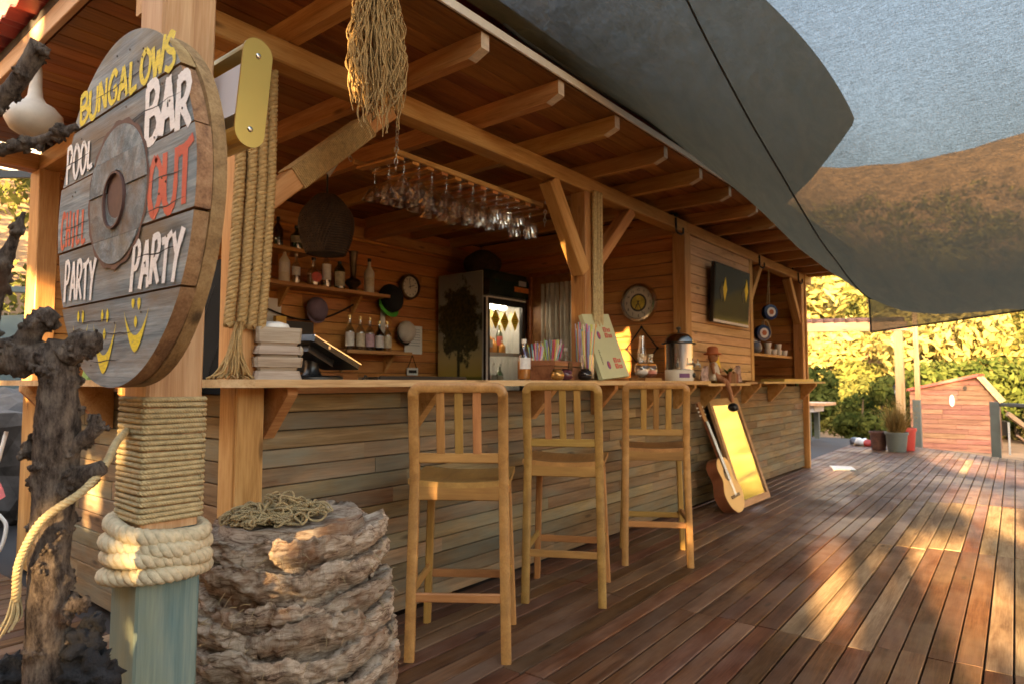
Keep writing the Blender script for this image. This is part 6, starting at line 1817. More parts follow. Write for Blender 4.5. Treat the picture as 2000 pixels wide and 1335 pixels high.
mb = MB(); mb.ball((dx - .005, dy + .005, dz + .235), .046, 18, 12, (1, 1, 1.1)); mb.build('head', M_['skin'], dl, smooth=True)
mb = MB(); mb.lathe([(.075, -.01), (.08, .0), (.05, .012), (.048, .05), (.03, .065), (1e-5, .068)], (dx - .005, dy + .008, dz + .262), 20); mb.build('hat', M_['orangehat'], dl, smooth=True)
mb = MB()
for s_ in (-1, 1): mb.ball((dx - .02 + .018 * s_, dy - .04, dz + .243), .006, 8, 6)
mb.build('eyes', M_['black'], dl)
mb = MB(); mb.ball((dx + .052, dy - .145, dz - .21), .040, 18, 12, (1.05, 1.2, .95)); mb.build('shoe', M_['black'], dl, smooth=True)
ys_ = thing('yellow_cutout', 'yellow cut out board with dark spots behind the doll on the shelf', 'ornament', (5.85, 2.31, 1.09))
mb = MB(); out = [(.075 * (1 + .14 * math.cos(5 * a)) * math.cos(a), .13 * (1 + .08 * math.cos(7 * a)) * math.sin(a)) for a in [2 * math.pi * k / 40 for k in range(40)]]
mb.prism(out, -.008, .008, Matrix.Translation((5.88, 2.315, 1.235)) @ Pm); mb.build('board', M_['yellowp'], ys_)
mb = MB()
for x, z, r in ((5.87, 1.18, .016), (5.90, 1.24, .014), (5.865, 1.265, .010), (5.92, 1.21, .010)): mb.ball((x, 2.305, z), r, 10, 6, (1, .3, 1))
mb.build('spot', M_['black'], ys_)
pb = thing('planter_box', 'small wooden planter of sticks with a spiky air plant on the shelf', 'planter', (6.08, 2.26, 1.09))
for k in range(7):
    mb = MB(); x = 5.97 + .034 * k; mb.tube([(x, 2.235 + .004 * (k % 2), 1.088), (x + .002, 2.235, 1.175 + .02 * ((k * 5) % 3) / 2)], .0155, 8); mb.build('stick', M_['chest'], pb)
mb = MB(); mb.box(5.965, 6.19, 2.255, 2.33, 1.088, 1.165); mb.build('trough', M_['chest'], pb)
M_['spike'] = leafmat('air_plant', (.03, .06, .015), (.10, .15, .05), .1)
mb = MB(); rg = random.Random(5)
for k in range(26):
    a = rg.uniform(0, 6.28); l = rg.uniform(.06, .12); p = Vector((6.08, 2.28, 1.165))
    d = Vector((math.cos(a), math.sin(a), rg.uniform(.5, 1.3))).normalized()
    q = p + d * l; s_ = d.cross(Vector((0, 0, 1))).normalized() * .006
    mb.add([p - s_, p + s_, (p + q) / 2 + s_ + Vector((0, 0, .012)), (p + q) / 2 - s_ + Vector((0, 0, .012)), q], [(0, 1, 2, 3), (3, 2, 4)])
mb.build('leaves', M_['spike'], pb)['kind'] = 'stuff'
M_['pinkcloth'] = plain('pink_white_cloth', (.58, .42, .38), .9, var=.5, scale=30)
def cloth_fold(lab, x, y, z, w_, h, lean):
    mb = MB(); nu_, nv = 16, 10; vs = []
    for side in (0, 1):
        for j in range(nv + 1):
            v = j / nv
            for i in range(nu_ + 1):
                u = -1 + 2 * i / nu_
                vs.append((x + u * w_ * (1 - .45 * v) + lean * v + .006 * math.sin(v * 9), y + .016 * math.sin(u * 7 + v * 2) + .012 * side + .02 * (1 - v), z + h * v * (1 - .2 * u * u)))
    n1 = nu_ + 1; m_ = n1 * (nv + 1)
    fs = []
    for s0 in (0, m_): fs += [(s0 + j * n1 + i, s0 + j * n1 + i + 1, s0 + (j + 1) * n1 + i + 1, s0 + (j + 1) * n1 + i) for j in range(nv) for i in range(nu_)]
    fs += [(j * n1, (j + 1) * n1, m_ + (j + 1) * n1, m_ + j * n1) for j in range(nv)] + [(j * n1 + nu_, (j + 1) * n1 + nu_, m_ + (j + 1) * n1 + nu_, m_ + j * n1 + nu_) for j in range(nv)] + [(nv * n1 + i, nv * n1 + i + 1, m_ + nv * n1 + i + 1, m_ + nv * n1 + i) for i in range(nu_)]
    mb.add(vs, fs); tag(mb.build('folded_cloth', M_['pinkcloth'], None, smooth=True), lab, 'cloth')
cloth_fold('pink and white cloth propped up beside the wall post left of the doll', 5.50, 2.25, 1.089, .065, .15, -.02)
cloth_fold('pink and white cloth leaning right of the spiky plant', 6.36, 2.26, 1.10, .06, .16, -.07)
for k, (x, z) in enumerate(((5.78, .0), (5.56, 0.0))): pass

# ------------------------------------------------------------------ second opening: beads, cups, tray
M_['eyeblue'] = plain('cobalt_glass', (.012, .025, .10), .12)
def eye_bead(x, z, r, lab, top):
    t = thing('eye_bead', lab, 'ornament', (x, 2.33, z))
    nrm = (Vector((0, 0, 1.1)) - Vector((x, 2.33, z))); nrm.z = 0; nrm.normalize(); nrm = (nrm + Vector((.25, -.6, 0))).normalized()
    Mq = Matrix.Translation((x, 2.33, z)) @ nrm.to_track_quat('Z', 'Y').to_matrix().to_4x4()
    mb = MB(); mb.lathe([(1e-5, -.03), (r, -.03), (r * 1.06, 0), (r, .03), (1e-5, .034)], (0, 0, 0), 24); mb.build('disc', M_['eyeblue'], t, smooth=True, angle=50, M=Mq)
    mb = MB(); mb.lathe([(1e-5, .036), (r * .62, .0345), (r * .62, .036), (1e-5, .0375)], (0, 0, 0), 20); mb.build('white_ring', M_['white'], t, M=Mq)
    mb = MB(); mb.lathe([(1e-5, .0385), (r * .34, .0376), (r * .34, .039), (1e-5, .0395)], (0, 0, 0), 16); mb.build('pupil', M_['orangehat'], t, M=Mq)
    mb = MB(); mb.tube([(x, 2.33, z + r), (x, 2.33, top)], .006, 5); mb.build('cord', M_['twine'], t)
eye_bead(7.50, 1.872, .085, 'upper dark blue eye bead hanging in the far opening', 2.35)
eye_bead(7.24, 1.625, .085, 'lower dark blue eye bead hanging beside the panel post', 1.76)
mb = MB(); mb.lathe([(.10, 0), (.115, .012), (.10, .024), (.09, .012), (.10, 0)], (0, 0, 0), 24, Matrix.Translation((7.65, 2.42, 1.70)) @ Matrix.Rotation(R(80), 4, 'X'), False); mb.tube([(7.65, 2.42, 1.8), (7.52, 2.34, 2.3)], .005, 5)
tag(mb.build('hanging_wreath', M_['twine'], None, smooth=True), 'small wicker ring hanging behind the blue eye beads', 'ornament')
def cup(x, y, z, lab):
    t = thing('cup', lab, 'cup', (x, y, z), 'cups on the far shelf')
    lathe_part('bowl', [(.028, 0), (.036, .01), (.045, .07), (.043, .07), (.033, .012), (1e-5, .01)], (x, y, z), M_['white'], t, 18)
    mb = MB(); mb.tube([(x + .043 + .024 * math.sin(a), y, z + .04 + .022 * math.cos(a)) for a in [math.pi * k / 8 for k in range(9)]], .005, 5); mb.build('handle', M_['white'], t, smooth=True)
for i, (x, y, k) in enumerate(((8.04, 2.53, 0), (8.04, 2.53, 1), (8.25, 2.53, 0), (8.45, 2.53, 0), (8.455, 2.535, 1), (8.68, 2.53, 0))):
    cup(x, y, 1.426 + .071 * k, ['bottom cup of the left white stack on the far shelf', 'top cup of the left white stack on the far shelf', 'single white cup between the two stacks on the far shelf', 'bottom cup of the right white stack on the far shelf', 'top cup of the right white stack on the far shelf', 'white cup next to the end post on the far shelf'][i])
M_['teapot'] = plain('blue_grey_enamel', (.10, .12, .16), .3)
tp = thing('teapot', 'blue grey teapot with pale lid on the far shelf by the panel', 'teapot', (7.58, 2.54, 1.426))
lathe_part('body', [(.05, 0), (.085, .03), (.092, .07), (.07, .12), (.04, .13)], (7.58, 2.54, 1.426), M_['teapot'], tp, 22)
lathe_part('lid', [(.045, .131), (.04, .142), (.012, .15), (.012, .165), (1e-5, .17)], (7.58, 2.54, 1.426), M_['white'], tp, 16)
mb = MB(); mb.tube([(7.66, 2.53, 1.49), (7.71, 2.525, 1.54), (7.73, 2.523, 1.58)], [.02, .014, .01], 8); mb.build('spout', M_['teapot'], tp, smooth=True)
mb = MB(); mb.box(7.55, 8.75, 2.20, 2.46, 1.1045, 1.135); tag(mb.build('yellow_board', plain('yellow_chopping_board', (.60, .40, .10), .5), None), 'thick yellow board lying on the far counter shelf', 'board')
mb = MB(); mb.box(-.18, .18, -.13, .13, 0, .012, Matrix.Translation((9.2, 2.0, .001)) @ Matrix.Rotation(R(20), 4, 'Z')); tag(mb.build('floor_sheet', M_['white'], None), 'flat white tile lying on the deck at the far end of the bar', 'tile')

# ------------------------------------------------------------------ far end of the deck
def potplant(x, y, r, h, mat, lab, plant=True, r2=None):
    t = thing('plant_pot', lab, 'plant pot', (x, y, 0))
    lathe_part('pot', [(r * .78, .002), (r * .8, .01), (r * .97, h * .88), (r * 1.06, h * .88), (r * 1.06, h), (r * .95, h), (r * .9, h * .8), (1e-5, h * .78)], (x, y, 0), mat, t, 24)
    return t
pt1 = potplant(11.95, 1.80, .16, .31, M_['greypaint'], 'dark pot with a dry straw coloured grassy plant at the deck edge')
M_['drygrass'] = leafmat('dry_grass', (.20, .12, .04), (.42, .28, .10), .3)
mb = MB(); rg = random.Random(6)
for k in range(420):
    a = rg.uniform(0, 6.28); l = rg.uniform(.28, .62); lean = rg.uniform(.05, .75)
    p = Vector((11.95 + rg.uniform(-.08, .08), 1.80 + rg.uniform(-.08, .08), .25)); d = Vector((math.cos(a) * lean, math.sin(a) * lean, 1)).normalized()
    q = p + d * l + Vector((0, 0, -.10 * lean)); s_ = Vector((-math.sin(a), math.cos(a), 0)) * rg.uniform(.003, .006); m_ = p + d * l * .55
    mb.add([p - s_, p + s_, m_ + s_, m_ - s_, q], [(0, 1, 2, 3), (3, 2, 4)])
    if k % 3 == 0:
        for _ in range(3):
            c = q + Vector((rg.uniform(-.03, .03), rg.uniform(-.03, .03), rg.uniform(-.05, .02))); e = .014
            mb.add([c + Vector((-e, 0, 0)), c + Vector((0, e, e)), c + Vector((e, 0, 0)), c + Vector((0, -e, -e))], [(0, 1, 2, 3)])
mb.build('dry_plant', M_['drygrass'], pt1)['kind'] = 'stuff'
potplant(12.27, 1.72, .15, .36, M_['red'], 'bright red plastic pot standing behind the dark pot', False)
potplant(12.1, 2.08, .13, .30, M_['rust'], 'rust brown pot half hidden behind the dark pot', False)
bg_ = thing('bag', 'crumpled blue red and white plastic bag on the deck edge', 'bag', (12.5, 2.5, 0))
for i, (dx, dy, r, m_) in enumerate(((0, 0, .10, 'white'), (-.02, -.10, .085, 'red'), (.03, .11, .09, 'teapot'))):
    mb = MB(); mb.ball((12.7 + dx, 2.45 + dy, .06), r, 18, 12, (1, 1.1, .75))
    for q in range(len(mb.v)):
        p = Vector(mb.v[q]); c = Vector((12.7 + dx, 2.45 + dy, .06)); p = c + (p - c) * (1 + .7 * mnoise.noise(p * 13)); p.z = max(.002, p.z); mb.v[q] = tuple(p)
    mb.build('bag_panel', M_[m_], bg_, smooth=True)
# pergola frame: two tall posts and a heavy beam
pg = thing('pergola', 'timber pergola frame with a heavy tiled beam beyond the deck', 'pergola', (13.6, 2.6, 0))
bar('post', (13.5, 1.95, -.7), (13.5, 1.95, 2.0), .13, .13, M_['tvwall'], pg)
bar('beam', (13.5, 1.80, 2.085), (13.5, 6.4, 2.25), .12, .17, M_['tvwall'], pg)
mb = MB()
for k in range(24): y = 1.85 + .19 * k; mb.lathe([(.06, 0), (.07, .19)], (0, 0, 0), 10, Matrix.Translation((13.5, y, 2.19 + .036 * (y - 1.8))) @ Matrix.Rotation(R(-90), 4, 'X'))
mb.build('ridge_tiles', M_['rust'], pg, smooth=True)['kind'] = 'stuff'
pole = thing('pole', 'slim timber pole on a grey base beside the pergola post', 'pole', (13.78, 1.77, -.5))
bar('shaft', (13.78, 1.72, .78), (13.78, 1.72, 2.6), .075, .075, M_['tvwall'], pole)
bar('base', (13.78, 1.74, -.6), (13.78, 1.74, .779), .12, .12, M_['greypaint'], pole)
# railing
rl = thing('deck_railing', 'grey green railing posts and rail at the far right deck edge', 'railing', (12.3, .55, 0))
bar('post', (12.36, .55, -.5), (12.36, .55, .80), .12, .12, M_['greypaint'], rl)
bar('post', (11.2, -.70, -.5), (11.2, -.70, .80), .12, .12, M_['greypaint'], rl)
bar('rail', (12.36, .48, .76), (11.2, -.66, .76), .06, .05, M_['greypaint'], rl)
bar('handrail', (12.5, .40, .62), (13.6, -.55, -.35), .05, .07, M_['tvwall'], rl)
bar('handrail', (12.5, .30, .30), (13.6, -.65, -.67), .03, .03, M_['tvwall'], rl)
sl = thing('post_light', 'small black and white light fixed to the railing post', 'lamp', (12.30, .42, .35))
mb = MB(); mb.box(12.27, 12.33, .40, .47, .30, .52); mb.build('housing', M_['black'], sl)
mb = MB(); mb.box(12.28, 12.32, .375, .399, .02, .50); mb.build('tube', M_['white'], sl)
# garden lantern behind the posts
ln = thing('lantern', 'black garden lantern on a post behind the pergola', 'lantern', (15.3, 2.25, -.6))
bar('post', (15.3, 2.25, -.85), (15.3, 2.25, .78), .06, .06, M_['iron'], ln)
lathe_part('glass_body', [(.055, .78), (.085, .98)], (15.3, 2.25, 0), M_['glass'], ln, 6)
lathe_part('top', [(.11, .98), (.05, 1.06), (.015, 1.10), (1e-5, 1.14)], (15.3, 2.25, 0), M_['iron'], ln, 6)
for k in range(6):
    a = 2 * math.pi * k / 6; bar('rib', (15.3 + .055 * math.cos(a), 2.25 + .055 * math.sin(a), .78), (15.3 + .085 * math.cos(a), 2.25 + .085 * math.sin(a), .98), .008, .008, M_['iron'], ln, bev=0)
# table at the far left end of the deck
tbx = thing('garden_table', 'pale topped outdoor table on dark legs beyond the bar end', 'table', (13.4, 3.6, 0))
mb = MB(); mb.box(13.0, 13.9, 3.10, 4.2, .66, .71); mb.build('table_top', M_['tvwall'], tbx)
mb = MB(); mb.box(13.1, 13.8, 3.3, 4.1, .54, .6595); mb.build('apron', M_['frost'], tbx)
for x, y in ((13.15, 3.42), (13.75, 3.42), (13.15, 4.05), (13.75, 4.05)): bar('leg', (x, y, 0), (x, y, .54), .09, .09, M_['greypaint'], tbx)
# timber cabin below the deck
cn = thing('cabin', 'small reddish timber cabin with red roof and lopsided gable below the deck', 'cabin', (22, 2, -.85))
CXc = 22.0
gab = [(2.95, -.9), (2.95, .86), (1.37, 1.24), (.93, .60), (.93, -.9)]
mb = MB(); mb.prism(gab, CXc + .03, CXc + 2.2, Matrix(((0, 0, 1, 0), (1, 0, 0, 0), (0, 1, 0, 0), (0, 0, 0, 1)))); wl = mb.build('wall', M_['cabin'], cn)
rg = random.Random(4)
for k in range(16):
    z0 = -.88 + .135 * k; z1 = z0 + .13
    def lim(z):
        lo = .93 if z < .60 else .93 + (z - .60) / .64 * .44
        hi = 2.95 if z < .86 else 2.95 - (z - .86) / .38 * 1.58
        return lo, hi
    lo, hi = lim((z0 + z1) / 2 + .03)
    if hi - lo < .15 or z1 > 1.22: continue
    cut = rg.uniform(.3, .7) * (hi - lo) + lo
    for a, b_ in ((lo, cut), (cut, hi)):
        bar('plank', (CXc + .014, a + .004, (z0 + z1) / 2), (CXc + .014, b_ - .004, (z0 + z1) / 2), .028, z1 - z0 - .004, M_['cabin'], wl, bev=.003)
M3 = Matrix(((0, 0, 1, 0), (1, 0, 0, 0), (0, 1, 0, 0), (0, 0, 0, 1)))
mb = MB(); mb.prism([(3.75, .72), (3.75, .66), (1.30, 1.245), (1.30, 1.33)], CXc - .15, CXc + 2.4, M3); mb.build('roof', M_['redmetal'], cn)
mb = MB(); mb.prism([(1.295, 1.25), (1.37, 1.27), (.86, .54), (.80, .56)], CXc - .12, CXc + 2.3, M3); mb.build('bargeboard', M_['tvwall'], cn)
mb = MB(); mb.prism([(1.93 + .06 * math.cos(a), .58 + .17 * math.sin(a)) for a in [2 * math.pi * k / 8 for k in range(8)]], CXc - .05, CXc - .002, M3); mb.build('wall_light', M_['white'], cn)
mb = MB(); mb.prism([(1.62 + .05 * math.cos(a), .93 + .06 * math.sin(a)) for a in [2 * math.pi * k / 12 for k in range(12)]], CXc - .03, CXc - .002, M3); mb.build('vent', M_['iron'], cn)
# stone-edged bed
bd = thing('garden_bed', 'round raised earth bed edged with white stones beyond the deck', 'garden bed', (20, 4.9, -.4))
M_['bed'] = plain('red_earth', (.24, .12, .075), .95, var=.3, scale=6, bump=.8)
bx, by, bz = 20.5, 4.75, hgt(20.5, 4.75)
mb = MB(); mb.lathe([(1.25, -.3), (1.2, .10), (.9, .19), (.4, .24), (1e-5, .25)], (bx, by, bz), 40); mb.build('soil', M_['bed'], bd, smooth=True)
rg = random.Random(7)
for k in range(34):
    a = 2 * math.pi * k / 34; mb = MB(); c = Vector((bx + 1.3 * math.cos(a), by + 1.3 * math.sin(a), bz + .02 + .0)); mb.ball(c, rg.uniform(.09, .13), 8, 6, (1, 1, .7))
    for q in range(len(mb.v)):
        p = Vector(mb.v[q]); mb.v[q] = tuple(c + (p - c) * (1 + .4 * mnoise.noise(p * 8)))
    mb.build('stone', M_['white'], bd)
for k in range(26):
    a = R(60 + 140 * k / 25); mb = MB(); c = Vector((bx + 1.05 * math.cos(a), by + 1.05 * math.sin(a), bz + .16)); mb.ball(c, rg.uniform(.05, .09), 8, 6, (1, 1, .7)); mb.build('stone', M_['white'], bd)

# ------------------------------------------------------------------ left of the hut
M_['tarp'] = plain('dark_green_tarp', (.035, .05, .042), .7, var=.3, scale=3)
tp_ = thing('green_tent', 'dark green tarpaulin tent behind the left end of the bar', 'tent', (1.6, 8.3, 0))
mb = MB(); vs = []
for i in range(13):
    for j in range(9):
        u, v = i / 12, j / 8
        x = -.3 + 4.2 * u; y = 7.9 + 1.7 * v
        z = .6 + 1.55 * math.sin(min(1, v * 1.05) * math.pi / 2) * (.75 + .25 * u) - .12 * math.sin(math.pi * u) + .03 * mnoise.noise(Vector((u * 5, v * 5, 0)))
        vs.append((x, y, z))
mb.add(vs, [(i * 9 + j, (i + 1) * 9 + j, (i + 1) * 9 + j + 1, i * 9 + j + 1) for i in range(12) for j in range(8)])
vs = [(-.3 + 4.2 * i / 12, 7.88, z) for i in range(13) for z in (-.4, .62)]
mb.add(vs, [(2 * i, 2 * i + 2, 2 * i + 3, 2 * i + 1) for i in range(12)])
mb.build('canvas', M_['tarp'], tp_, smooth=True)
bar('ridge_pole', (-.4, 9.6, 2.05), (4.0, 9.6, 2.3), .07, .07, M_['greypaint'], tp_)
# dark rail and white fence up the bank
rl2 = thing('bank_railing', 'dark metal railing with pale boards up on the bank behind the bar', 'railing', (1.6, 9, 2))
bar('rail', (.2, 7.3, 2.62), (2.1, 7.6, 3.15), .06, .07, M_['black'], rl2)
bar('post', (.98, 7.4, .2), (.98, 7.4, 2.8), .06, .06, M_['black'], rl2)
for k in range(4): bar('board', (-1.2, 11.5, 4.25 + .28 * k), (5.6, 11.2, 4.1 + .28 * k), .03, .14, M_['white'], rl2)
# red child's slide/seat with white tube
rd = thing('red_seat', 'red plastic garden seat with white tube frame on the deck by the left wall', 'chair', (1.0, 4.9, 0))
mb = MB(); vs = []
for i in range(15):
    for j in range(9):
        u, v = i / 14, j / 8
        vs.append((.60 + .62 * u, 5.05 + .42 * v - .1 * u, .05 + .42 * u ** 1.6 * (1 - .35 * (2 * v - 1) ** 2) + .06 * (2 * v - 1) ** 2 + .02))
mb.add(vs, [(i * 9 + j, (i + 1) * 9 + j, (i + 1) * 9 + j + 1, i * 9 + j + 1) for i in range(14) for j in range(8)])
mb.build('shell', M_['red'], rd, smooth=True)
mb = MB(); mb.tube(smooth_path([(.75, 4.98, .03), (1.0, 4.93, .02), (1.17, 4.90, .07), (1.22, 4.91, .22), (1.19, 4.95, .30)], 8), .011, 8); mb.tube(smooth_path([(.80, 4.95, .20), (1.0, 4.92, .36), (1.14, 4.91, .55), (1.20, 4.91, .80)], 8), .011, 8); mb.build('tube_frame', M_['white'], rd, smooth=True)
# boulders and bank rock beside the hut
M_['rock'] = plain('dark_rock', (.10, .085, .075), .9, var=.5, scale=3, bump=1.0)
rg = random.Random(12)
for k, (x, y, z, r, lab) in enumerate(((.70, 6.7, .45, .75, 'large dark boulder behind the red seat at the left edge'), (1.75, 7.0, .35, .70, 'dark boulder just behind the left end of the bar'), (.1, 7.6, .55, .9, 'dark boulder farthest up the bank at the left edge'))):
    bm = bmesh.new(); bmesh.ops.create_icosphere(bm, subdivisions=4, radius=r)
    for v_ in bm.verts:
        p = v_.co.copy(); v_.co = p * (1 + .45 * mnoise.fractal(p * 1.3 + Vector((k * 5, 0, 0)), .9, 2.1, 5)); v_.co.z *= .95
    me = bpy.data.meshes.new('boulder'); bm.to_mesh(me); bm.free(); me.materials.append(M_['rock'])
    tag(finish(bpy.data.objects.new('boulder', me), None, Matrix.Translation((x, y, z))), lab, 'rock')
mb = MB()
mb.prism([(0, 0), (.16, 0), (.10, .22), (.05, .2)], 0, .10, Matrix.Translation((1.5, 4.55, 1.11)) @ Pm); tag(mb.build('green_bottle_crate', plain('pale_green_plastic', (.30, .50, .18), .4), None), 'pale green plastic canister standing on the counter behind the rear post', 'canister')

# ------------------------------------------------------------------ trees
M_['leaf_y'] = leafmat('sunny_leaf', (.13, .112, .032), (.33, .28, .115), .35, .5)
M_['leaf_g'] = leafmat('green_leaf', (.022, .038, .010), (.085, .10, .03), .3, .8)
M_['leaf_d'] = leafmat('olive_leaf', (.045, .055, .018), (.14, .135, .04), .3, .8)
M_['trunk'] = plain('tree_bark', (.09, .065, .045), .9, var=.35, scale=12, bump=.8)
def leaf_cloud(centers, radii, n, size, rng, squash=.85, keep=None):
    """small leaf faces spread on and in a cluster of lobes; returns vertex and face arrays"""
    nl = len(centers)
    wts = np.array(radii) ** 2; wts = wts / wts.sum()
    idx = rng.choice(nl, n, p=wts)
    d = rng.normal(size=(n, 3)); d /= np.linalg.norm(d, axis=1)[:, None]
    rr_ = np.array(radii)[idx] * (.62 + .42 * rng.random(n) ** .6)
    P = np.array(centers)[idx] + d * rr_[:, None] * np.array([1, 1, squash])
    if keep is not None:
        k = keep(P); P, d = P[k], d[k]; n = len(P)
    nrm = d + rng.normal(size=(n, 3)) * .55; nrm /= np.linalg.norm(nrm, axis=1)[:, None]
    a = np.cross(nrm, rng.normal(size=(n, 3))); a /= np.linalg.norm(a, axis=1)[:, None]
    b_ = np.cross(nrm, a)
    s_ = size * (.6 + .8 * rng.random(n))[:, None]
    V = np.stack([P - a * s_, P + b_ * s_ * .45, P + a * s_, P - b_ * s_ * .45], 1).reshape(-1, 3)
    F = np.arange(n * 4).reshape(-1, 4)
    return V, F
def np_mesh(name, V, F, mat):
    me = bpy.data.meshes.new(name)
    nv, nf = len(V), len(F)
    me.vertices.add(nv); me.vertices.foreach_set('co', V.astype(np.float32).ravel())
    me.loops.add(nf * 4); me.loops.foreach_set('vertex_index', F.astype(np.int32).ravel())
    me.polygons.add(nf); me.polygons.foreach_set('loop_start', (np.arange(nf) * 4).astype(np.int32))
    try: me.polygons.foreach_set('loop_total', np.full(nf, 4, np.int32))
    except Exception: pass
    me.update(calc_edges=True); me.validate()
    me.materials.append(mat)
    return me
def tree(x, y, h, r, mat, lab, seed, n=3500, size=.11, base=None, trunk_frac=.35, group=None, nm='tree', keep=None, lobes=11, squash=.85):
    rng = np.random.default_rng(seed)
    z0 = hgt(x, y) if base is None else base
    t = thing(nm, lab, 'tree' if nm == 'tree' else 'bush', (x, y, z0), group)
    th = h * trunk_frac
    cen, rad = [], []
    for k in range(lobes):
        a = rng.uniform(0, 2 * math.pi); q = rng.uniform(.2, .72) * r
        cen.append((x + q * math.cos(a), y + q * math.sin(a), z0 + th + (h - th) * rng.uniform(.12, .86))); rad.append(r * rng.uniform(.32, .55))
    V, F = leaf_cloud(cen, rad, n, size, rng, squash, keep)
    me = np_mesh('crown', V, F, mat)
    finish(bpy.data.objects.new('crown', me), t)
    mb = MB(); mb.tube(smooth_path([(x, y, z0 - .3), (x + .05 * r, y - .03 * r, z0 + th * .6), (x - .04 * r, y + .05 * r, z0 + th * 1.2), (x + .03 * r, y, z0 + h * .75)], 5), [.05 * h * (1 - .75 * i / 15) * .6 for i in range(16)], 8)
    for k in range(min(5, lobes)):
        c = cen[k]; mb.tube([(x, y, z0 + th * .9), ((x + c[0]) / 2, (y + c[1]) / 2, (z0 + th + c[2]) / 2 - .05), c], [.02 * h, .014 * h, .006 * h], 6)
    mb.build('trunk', M_['trunk'], t, smooth=True)
    return t
# mid-distance shrubs and trees
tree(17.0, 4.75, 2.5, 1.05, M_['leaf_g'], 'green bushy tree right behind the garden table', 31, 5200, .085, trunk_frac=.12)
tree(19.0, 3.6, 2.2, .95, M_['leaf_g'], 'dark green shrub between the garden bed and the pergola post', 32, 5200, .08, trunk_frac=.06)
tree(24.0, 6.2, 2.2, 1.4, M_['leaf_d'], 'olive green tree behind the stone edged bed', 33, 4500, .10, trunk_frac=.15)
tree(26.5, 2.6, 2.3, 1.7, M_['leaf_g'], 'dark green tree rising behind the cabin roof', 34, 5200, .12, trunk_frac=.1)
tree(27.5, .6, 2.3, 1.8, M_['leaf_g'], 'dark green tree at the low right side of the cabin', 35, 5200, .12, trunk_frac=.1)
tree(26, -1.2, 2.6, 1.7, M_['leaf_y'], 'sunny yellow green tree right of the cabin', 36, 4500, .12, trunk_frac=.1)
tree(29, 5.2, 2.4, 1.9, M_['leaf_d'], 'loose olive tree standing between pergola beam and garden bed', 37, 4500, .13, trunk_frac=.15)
# trees climbing the hillside: six shapes, copied
protos_t = []
for k in range(6):
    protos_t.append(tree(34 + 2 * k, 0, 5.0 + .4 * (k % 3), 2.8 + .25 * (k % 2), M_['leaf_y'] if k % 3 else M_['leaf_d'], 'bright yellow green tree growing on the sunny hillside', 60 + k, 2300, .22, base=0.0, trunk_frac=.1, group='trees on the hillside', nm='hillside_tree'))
rng = np.random.default_rng(5)
first = [True] * 6
cnt = 0
tries = 0
pts_ = []
while cnt < 150 and tries < 4000:
    tries += 1
    x = rng.uniform(29, 43); th_ = math.atan2(rng.uniform(-.32, .42), 1)
    y = x * math.tan(th_) + rng.uniform(-2, 2)
    if any((x - a) ** 2 + (y - b_) ** 2 < (2.6 + .02 * x) ** 2 for a, b_ in pts_): continue
    pts_.append((x, y))
    k = cnt % 6
    s_ = float(rng.uniform(.65, 1.15)) * (1 + .004 * (x - 30))
    o = protos_t[k] if first[k] else copy_tree(protos_t[k])
    first[k] = False
    o.matrix_basis = Matrix.Translation((x, y, hgt(x, y) - .35)) @ Matrix.Rotation(float(rng.uniform(0, 6.28)), 4, 'Z') @ Matrix.Scale(s_, 4)
    ccy = (x * math.sin(YAW) - y * math.cos(YAW)) / (x * math.cos(YAW) + y * math.sin(YAW))
    where = 'behind the pergola beam' if ccy < .53 else ('between the pergola post and the cabin' if ccy < .63 else ('above the cabin roof' if ccy < .73 else 'right of the cabin'))
    high = 'low down' if x < 33.5 else ('mid slope' if x < 38.5 else 'high up')
    size = 'small' if s_ < .83 else ('medium' if s_ < 1.0 else 'large')
    tag(o, '%s %s hillside tree %s %s' % (size, 'olive green' if k % 3 == 0 else 'bright yellow green', high, where), 'tree', 'trees on the hillside')
    cnt += 1
# scrub covering the slopes: one mass
rng = np.random.default_rng(9)
cen, rad = [], []
for _ in range(1500):
    x = 28 + 34 * rng.random() ** 1.3; y = x * rng.uniform(-.42, .5)
    cen.append((x, y, hgt(x, y) + .25)); rad.append(rng.uniform(.5, 1.3))
V, F = leaf_cloud(cen, rad, 70000, .20, rng)
sb = finish(bpy.data.objects.new('hillside_scrub', np_mesh('hillside_scrub', V, F, M_['leaf_y']))); sb['kind'] = 'stuff'
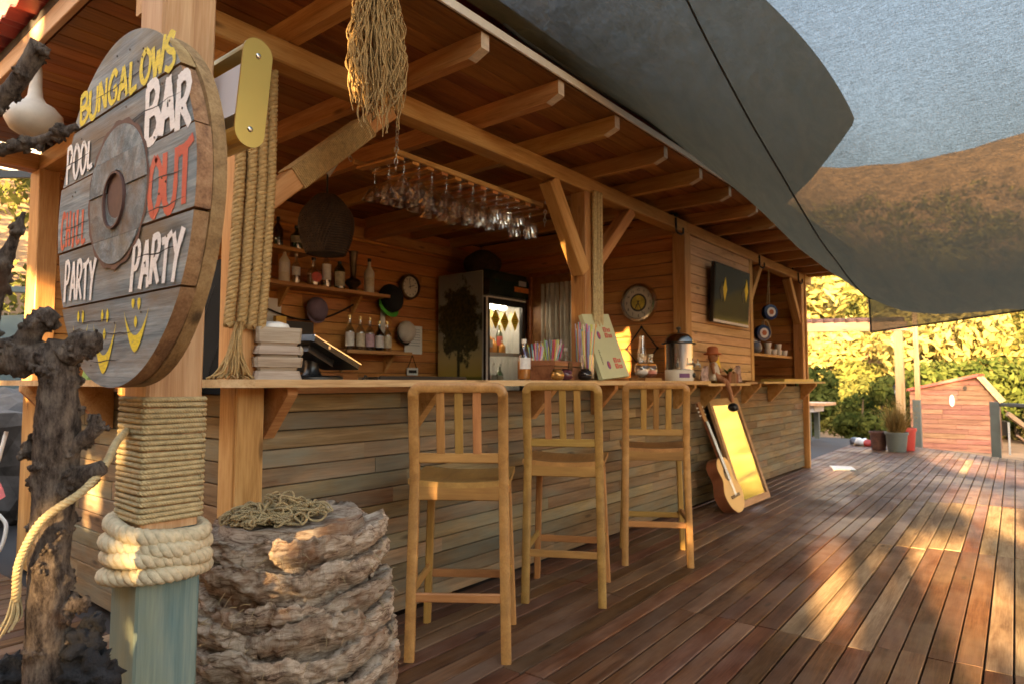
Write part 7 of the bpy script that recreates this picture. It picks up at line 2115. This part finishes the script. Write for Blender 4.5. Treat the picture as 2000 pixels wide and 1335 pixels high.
# green growth on the bank at the left
rng = np.random.default_rng(10)
cen, rad = [], []
for _ in range(170):
    x = rng.uniform(-2.5, 5.0); y = rng.uniform(9.0, 17); cen.append((x, y, hgt(x, y) + .3 + .9 * rng.random())); rad.append(rng.uniform(.25, .6))
V, F = leaf_cloud(cen, rad, 16000, .085, rng)
sb = finish(bpy.data.objects.new('bank_undergrowth', np_mesh('bank_undergrowth', V, F, M_['leaf_d']))); sb['kind'] = 'stuff'

# ------------------------------------------------------------------ unseen trees added behind the photographer, shaped to block and dapple the sun
spots_lit = [((1.25, 3.3, .75), .12), ((1.25, 3.75, .55), .16), ((1.25, 4.15, .8), .15), ((1.25, 4.75, 1.6), .22), ((1.25, 4.75, 1.15), .16), ((1.25, 2.95, .98), .10),
             ((5.35, 3.0, 1.52), .15), ((5.35, 2.95, 1.25), .07), ((4.3, .60, 0), .20), ((4.75, .52, 0), .20), ((5.2, .45, 0), .16), ((3.8, .75, 0), .16), ((4.5, 1.0, 0), .15), ((3.4, .42, 0), .20), ((3.9, .30, 0), .18), ((7.2, .60, 0), .18), ((6.7, .35, 0), .20), ((7.8, .45, 0), .18), ((6.1, .15, 0), .16),
             ((5.0, 1.25, 0), .07), ((8.6, 1.9, 0), .14), ((3.75, 1.68, .10), .09), ((3.2, .9, 0), .10), ((.9, 3.4, 2.62), .15), ((.9, 2.5, 2.62), .12), ((11, 1.0, 0), .3), ((10, .4, 0), .25)]
sdn = np.array(sun_dir)
def keep(P):  # carves gaps along the sun rays so patches land on chosen spots
    k = np.ones(len(P), bool)
    for q, r in spots_lit:
        v = P - np.array(q); d = v - np.outer(v @ sdn, sdn)
        k &= np.linalg.norm(d, axis=1) > r * 1.0 + .10
    return k
for i, (x, y, h, r) in enumerate(((-7.5, -9.2, 8.9, 2.5), (-7.0, -5.6, 9.0, 2.6), (-7.4, -2.0, 8.9, 2.6), (-7.0, 1.6, 8.4, 2.6), (-7.4, 5.0, 8.2, 2.5))):
    tree(x, y, h, r, M_['leaf_d'], ['tree behind the camera, farthest to the right', 'tree behind the camera, second from the right', 'middle tree of the row behind the camera', 'tree behind the camera, second from the left', 'tree behind the camera, farthest left'][i], 80 + i, 18000, .23, base=-.9, trunk_frac=.02, lobes=40, squash=1.0, keep=keep)
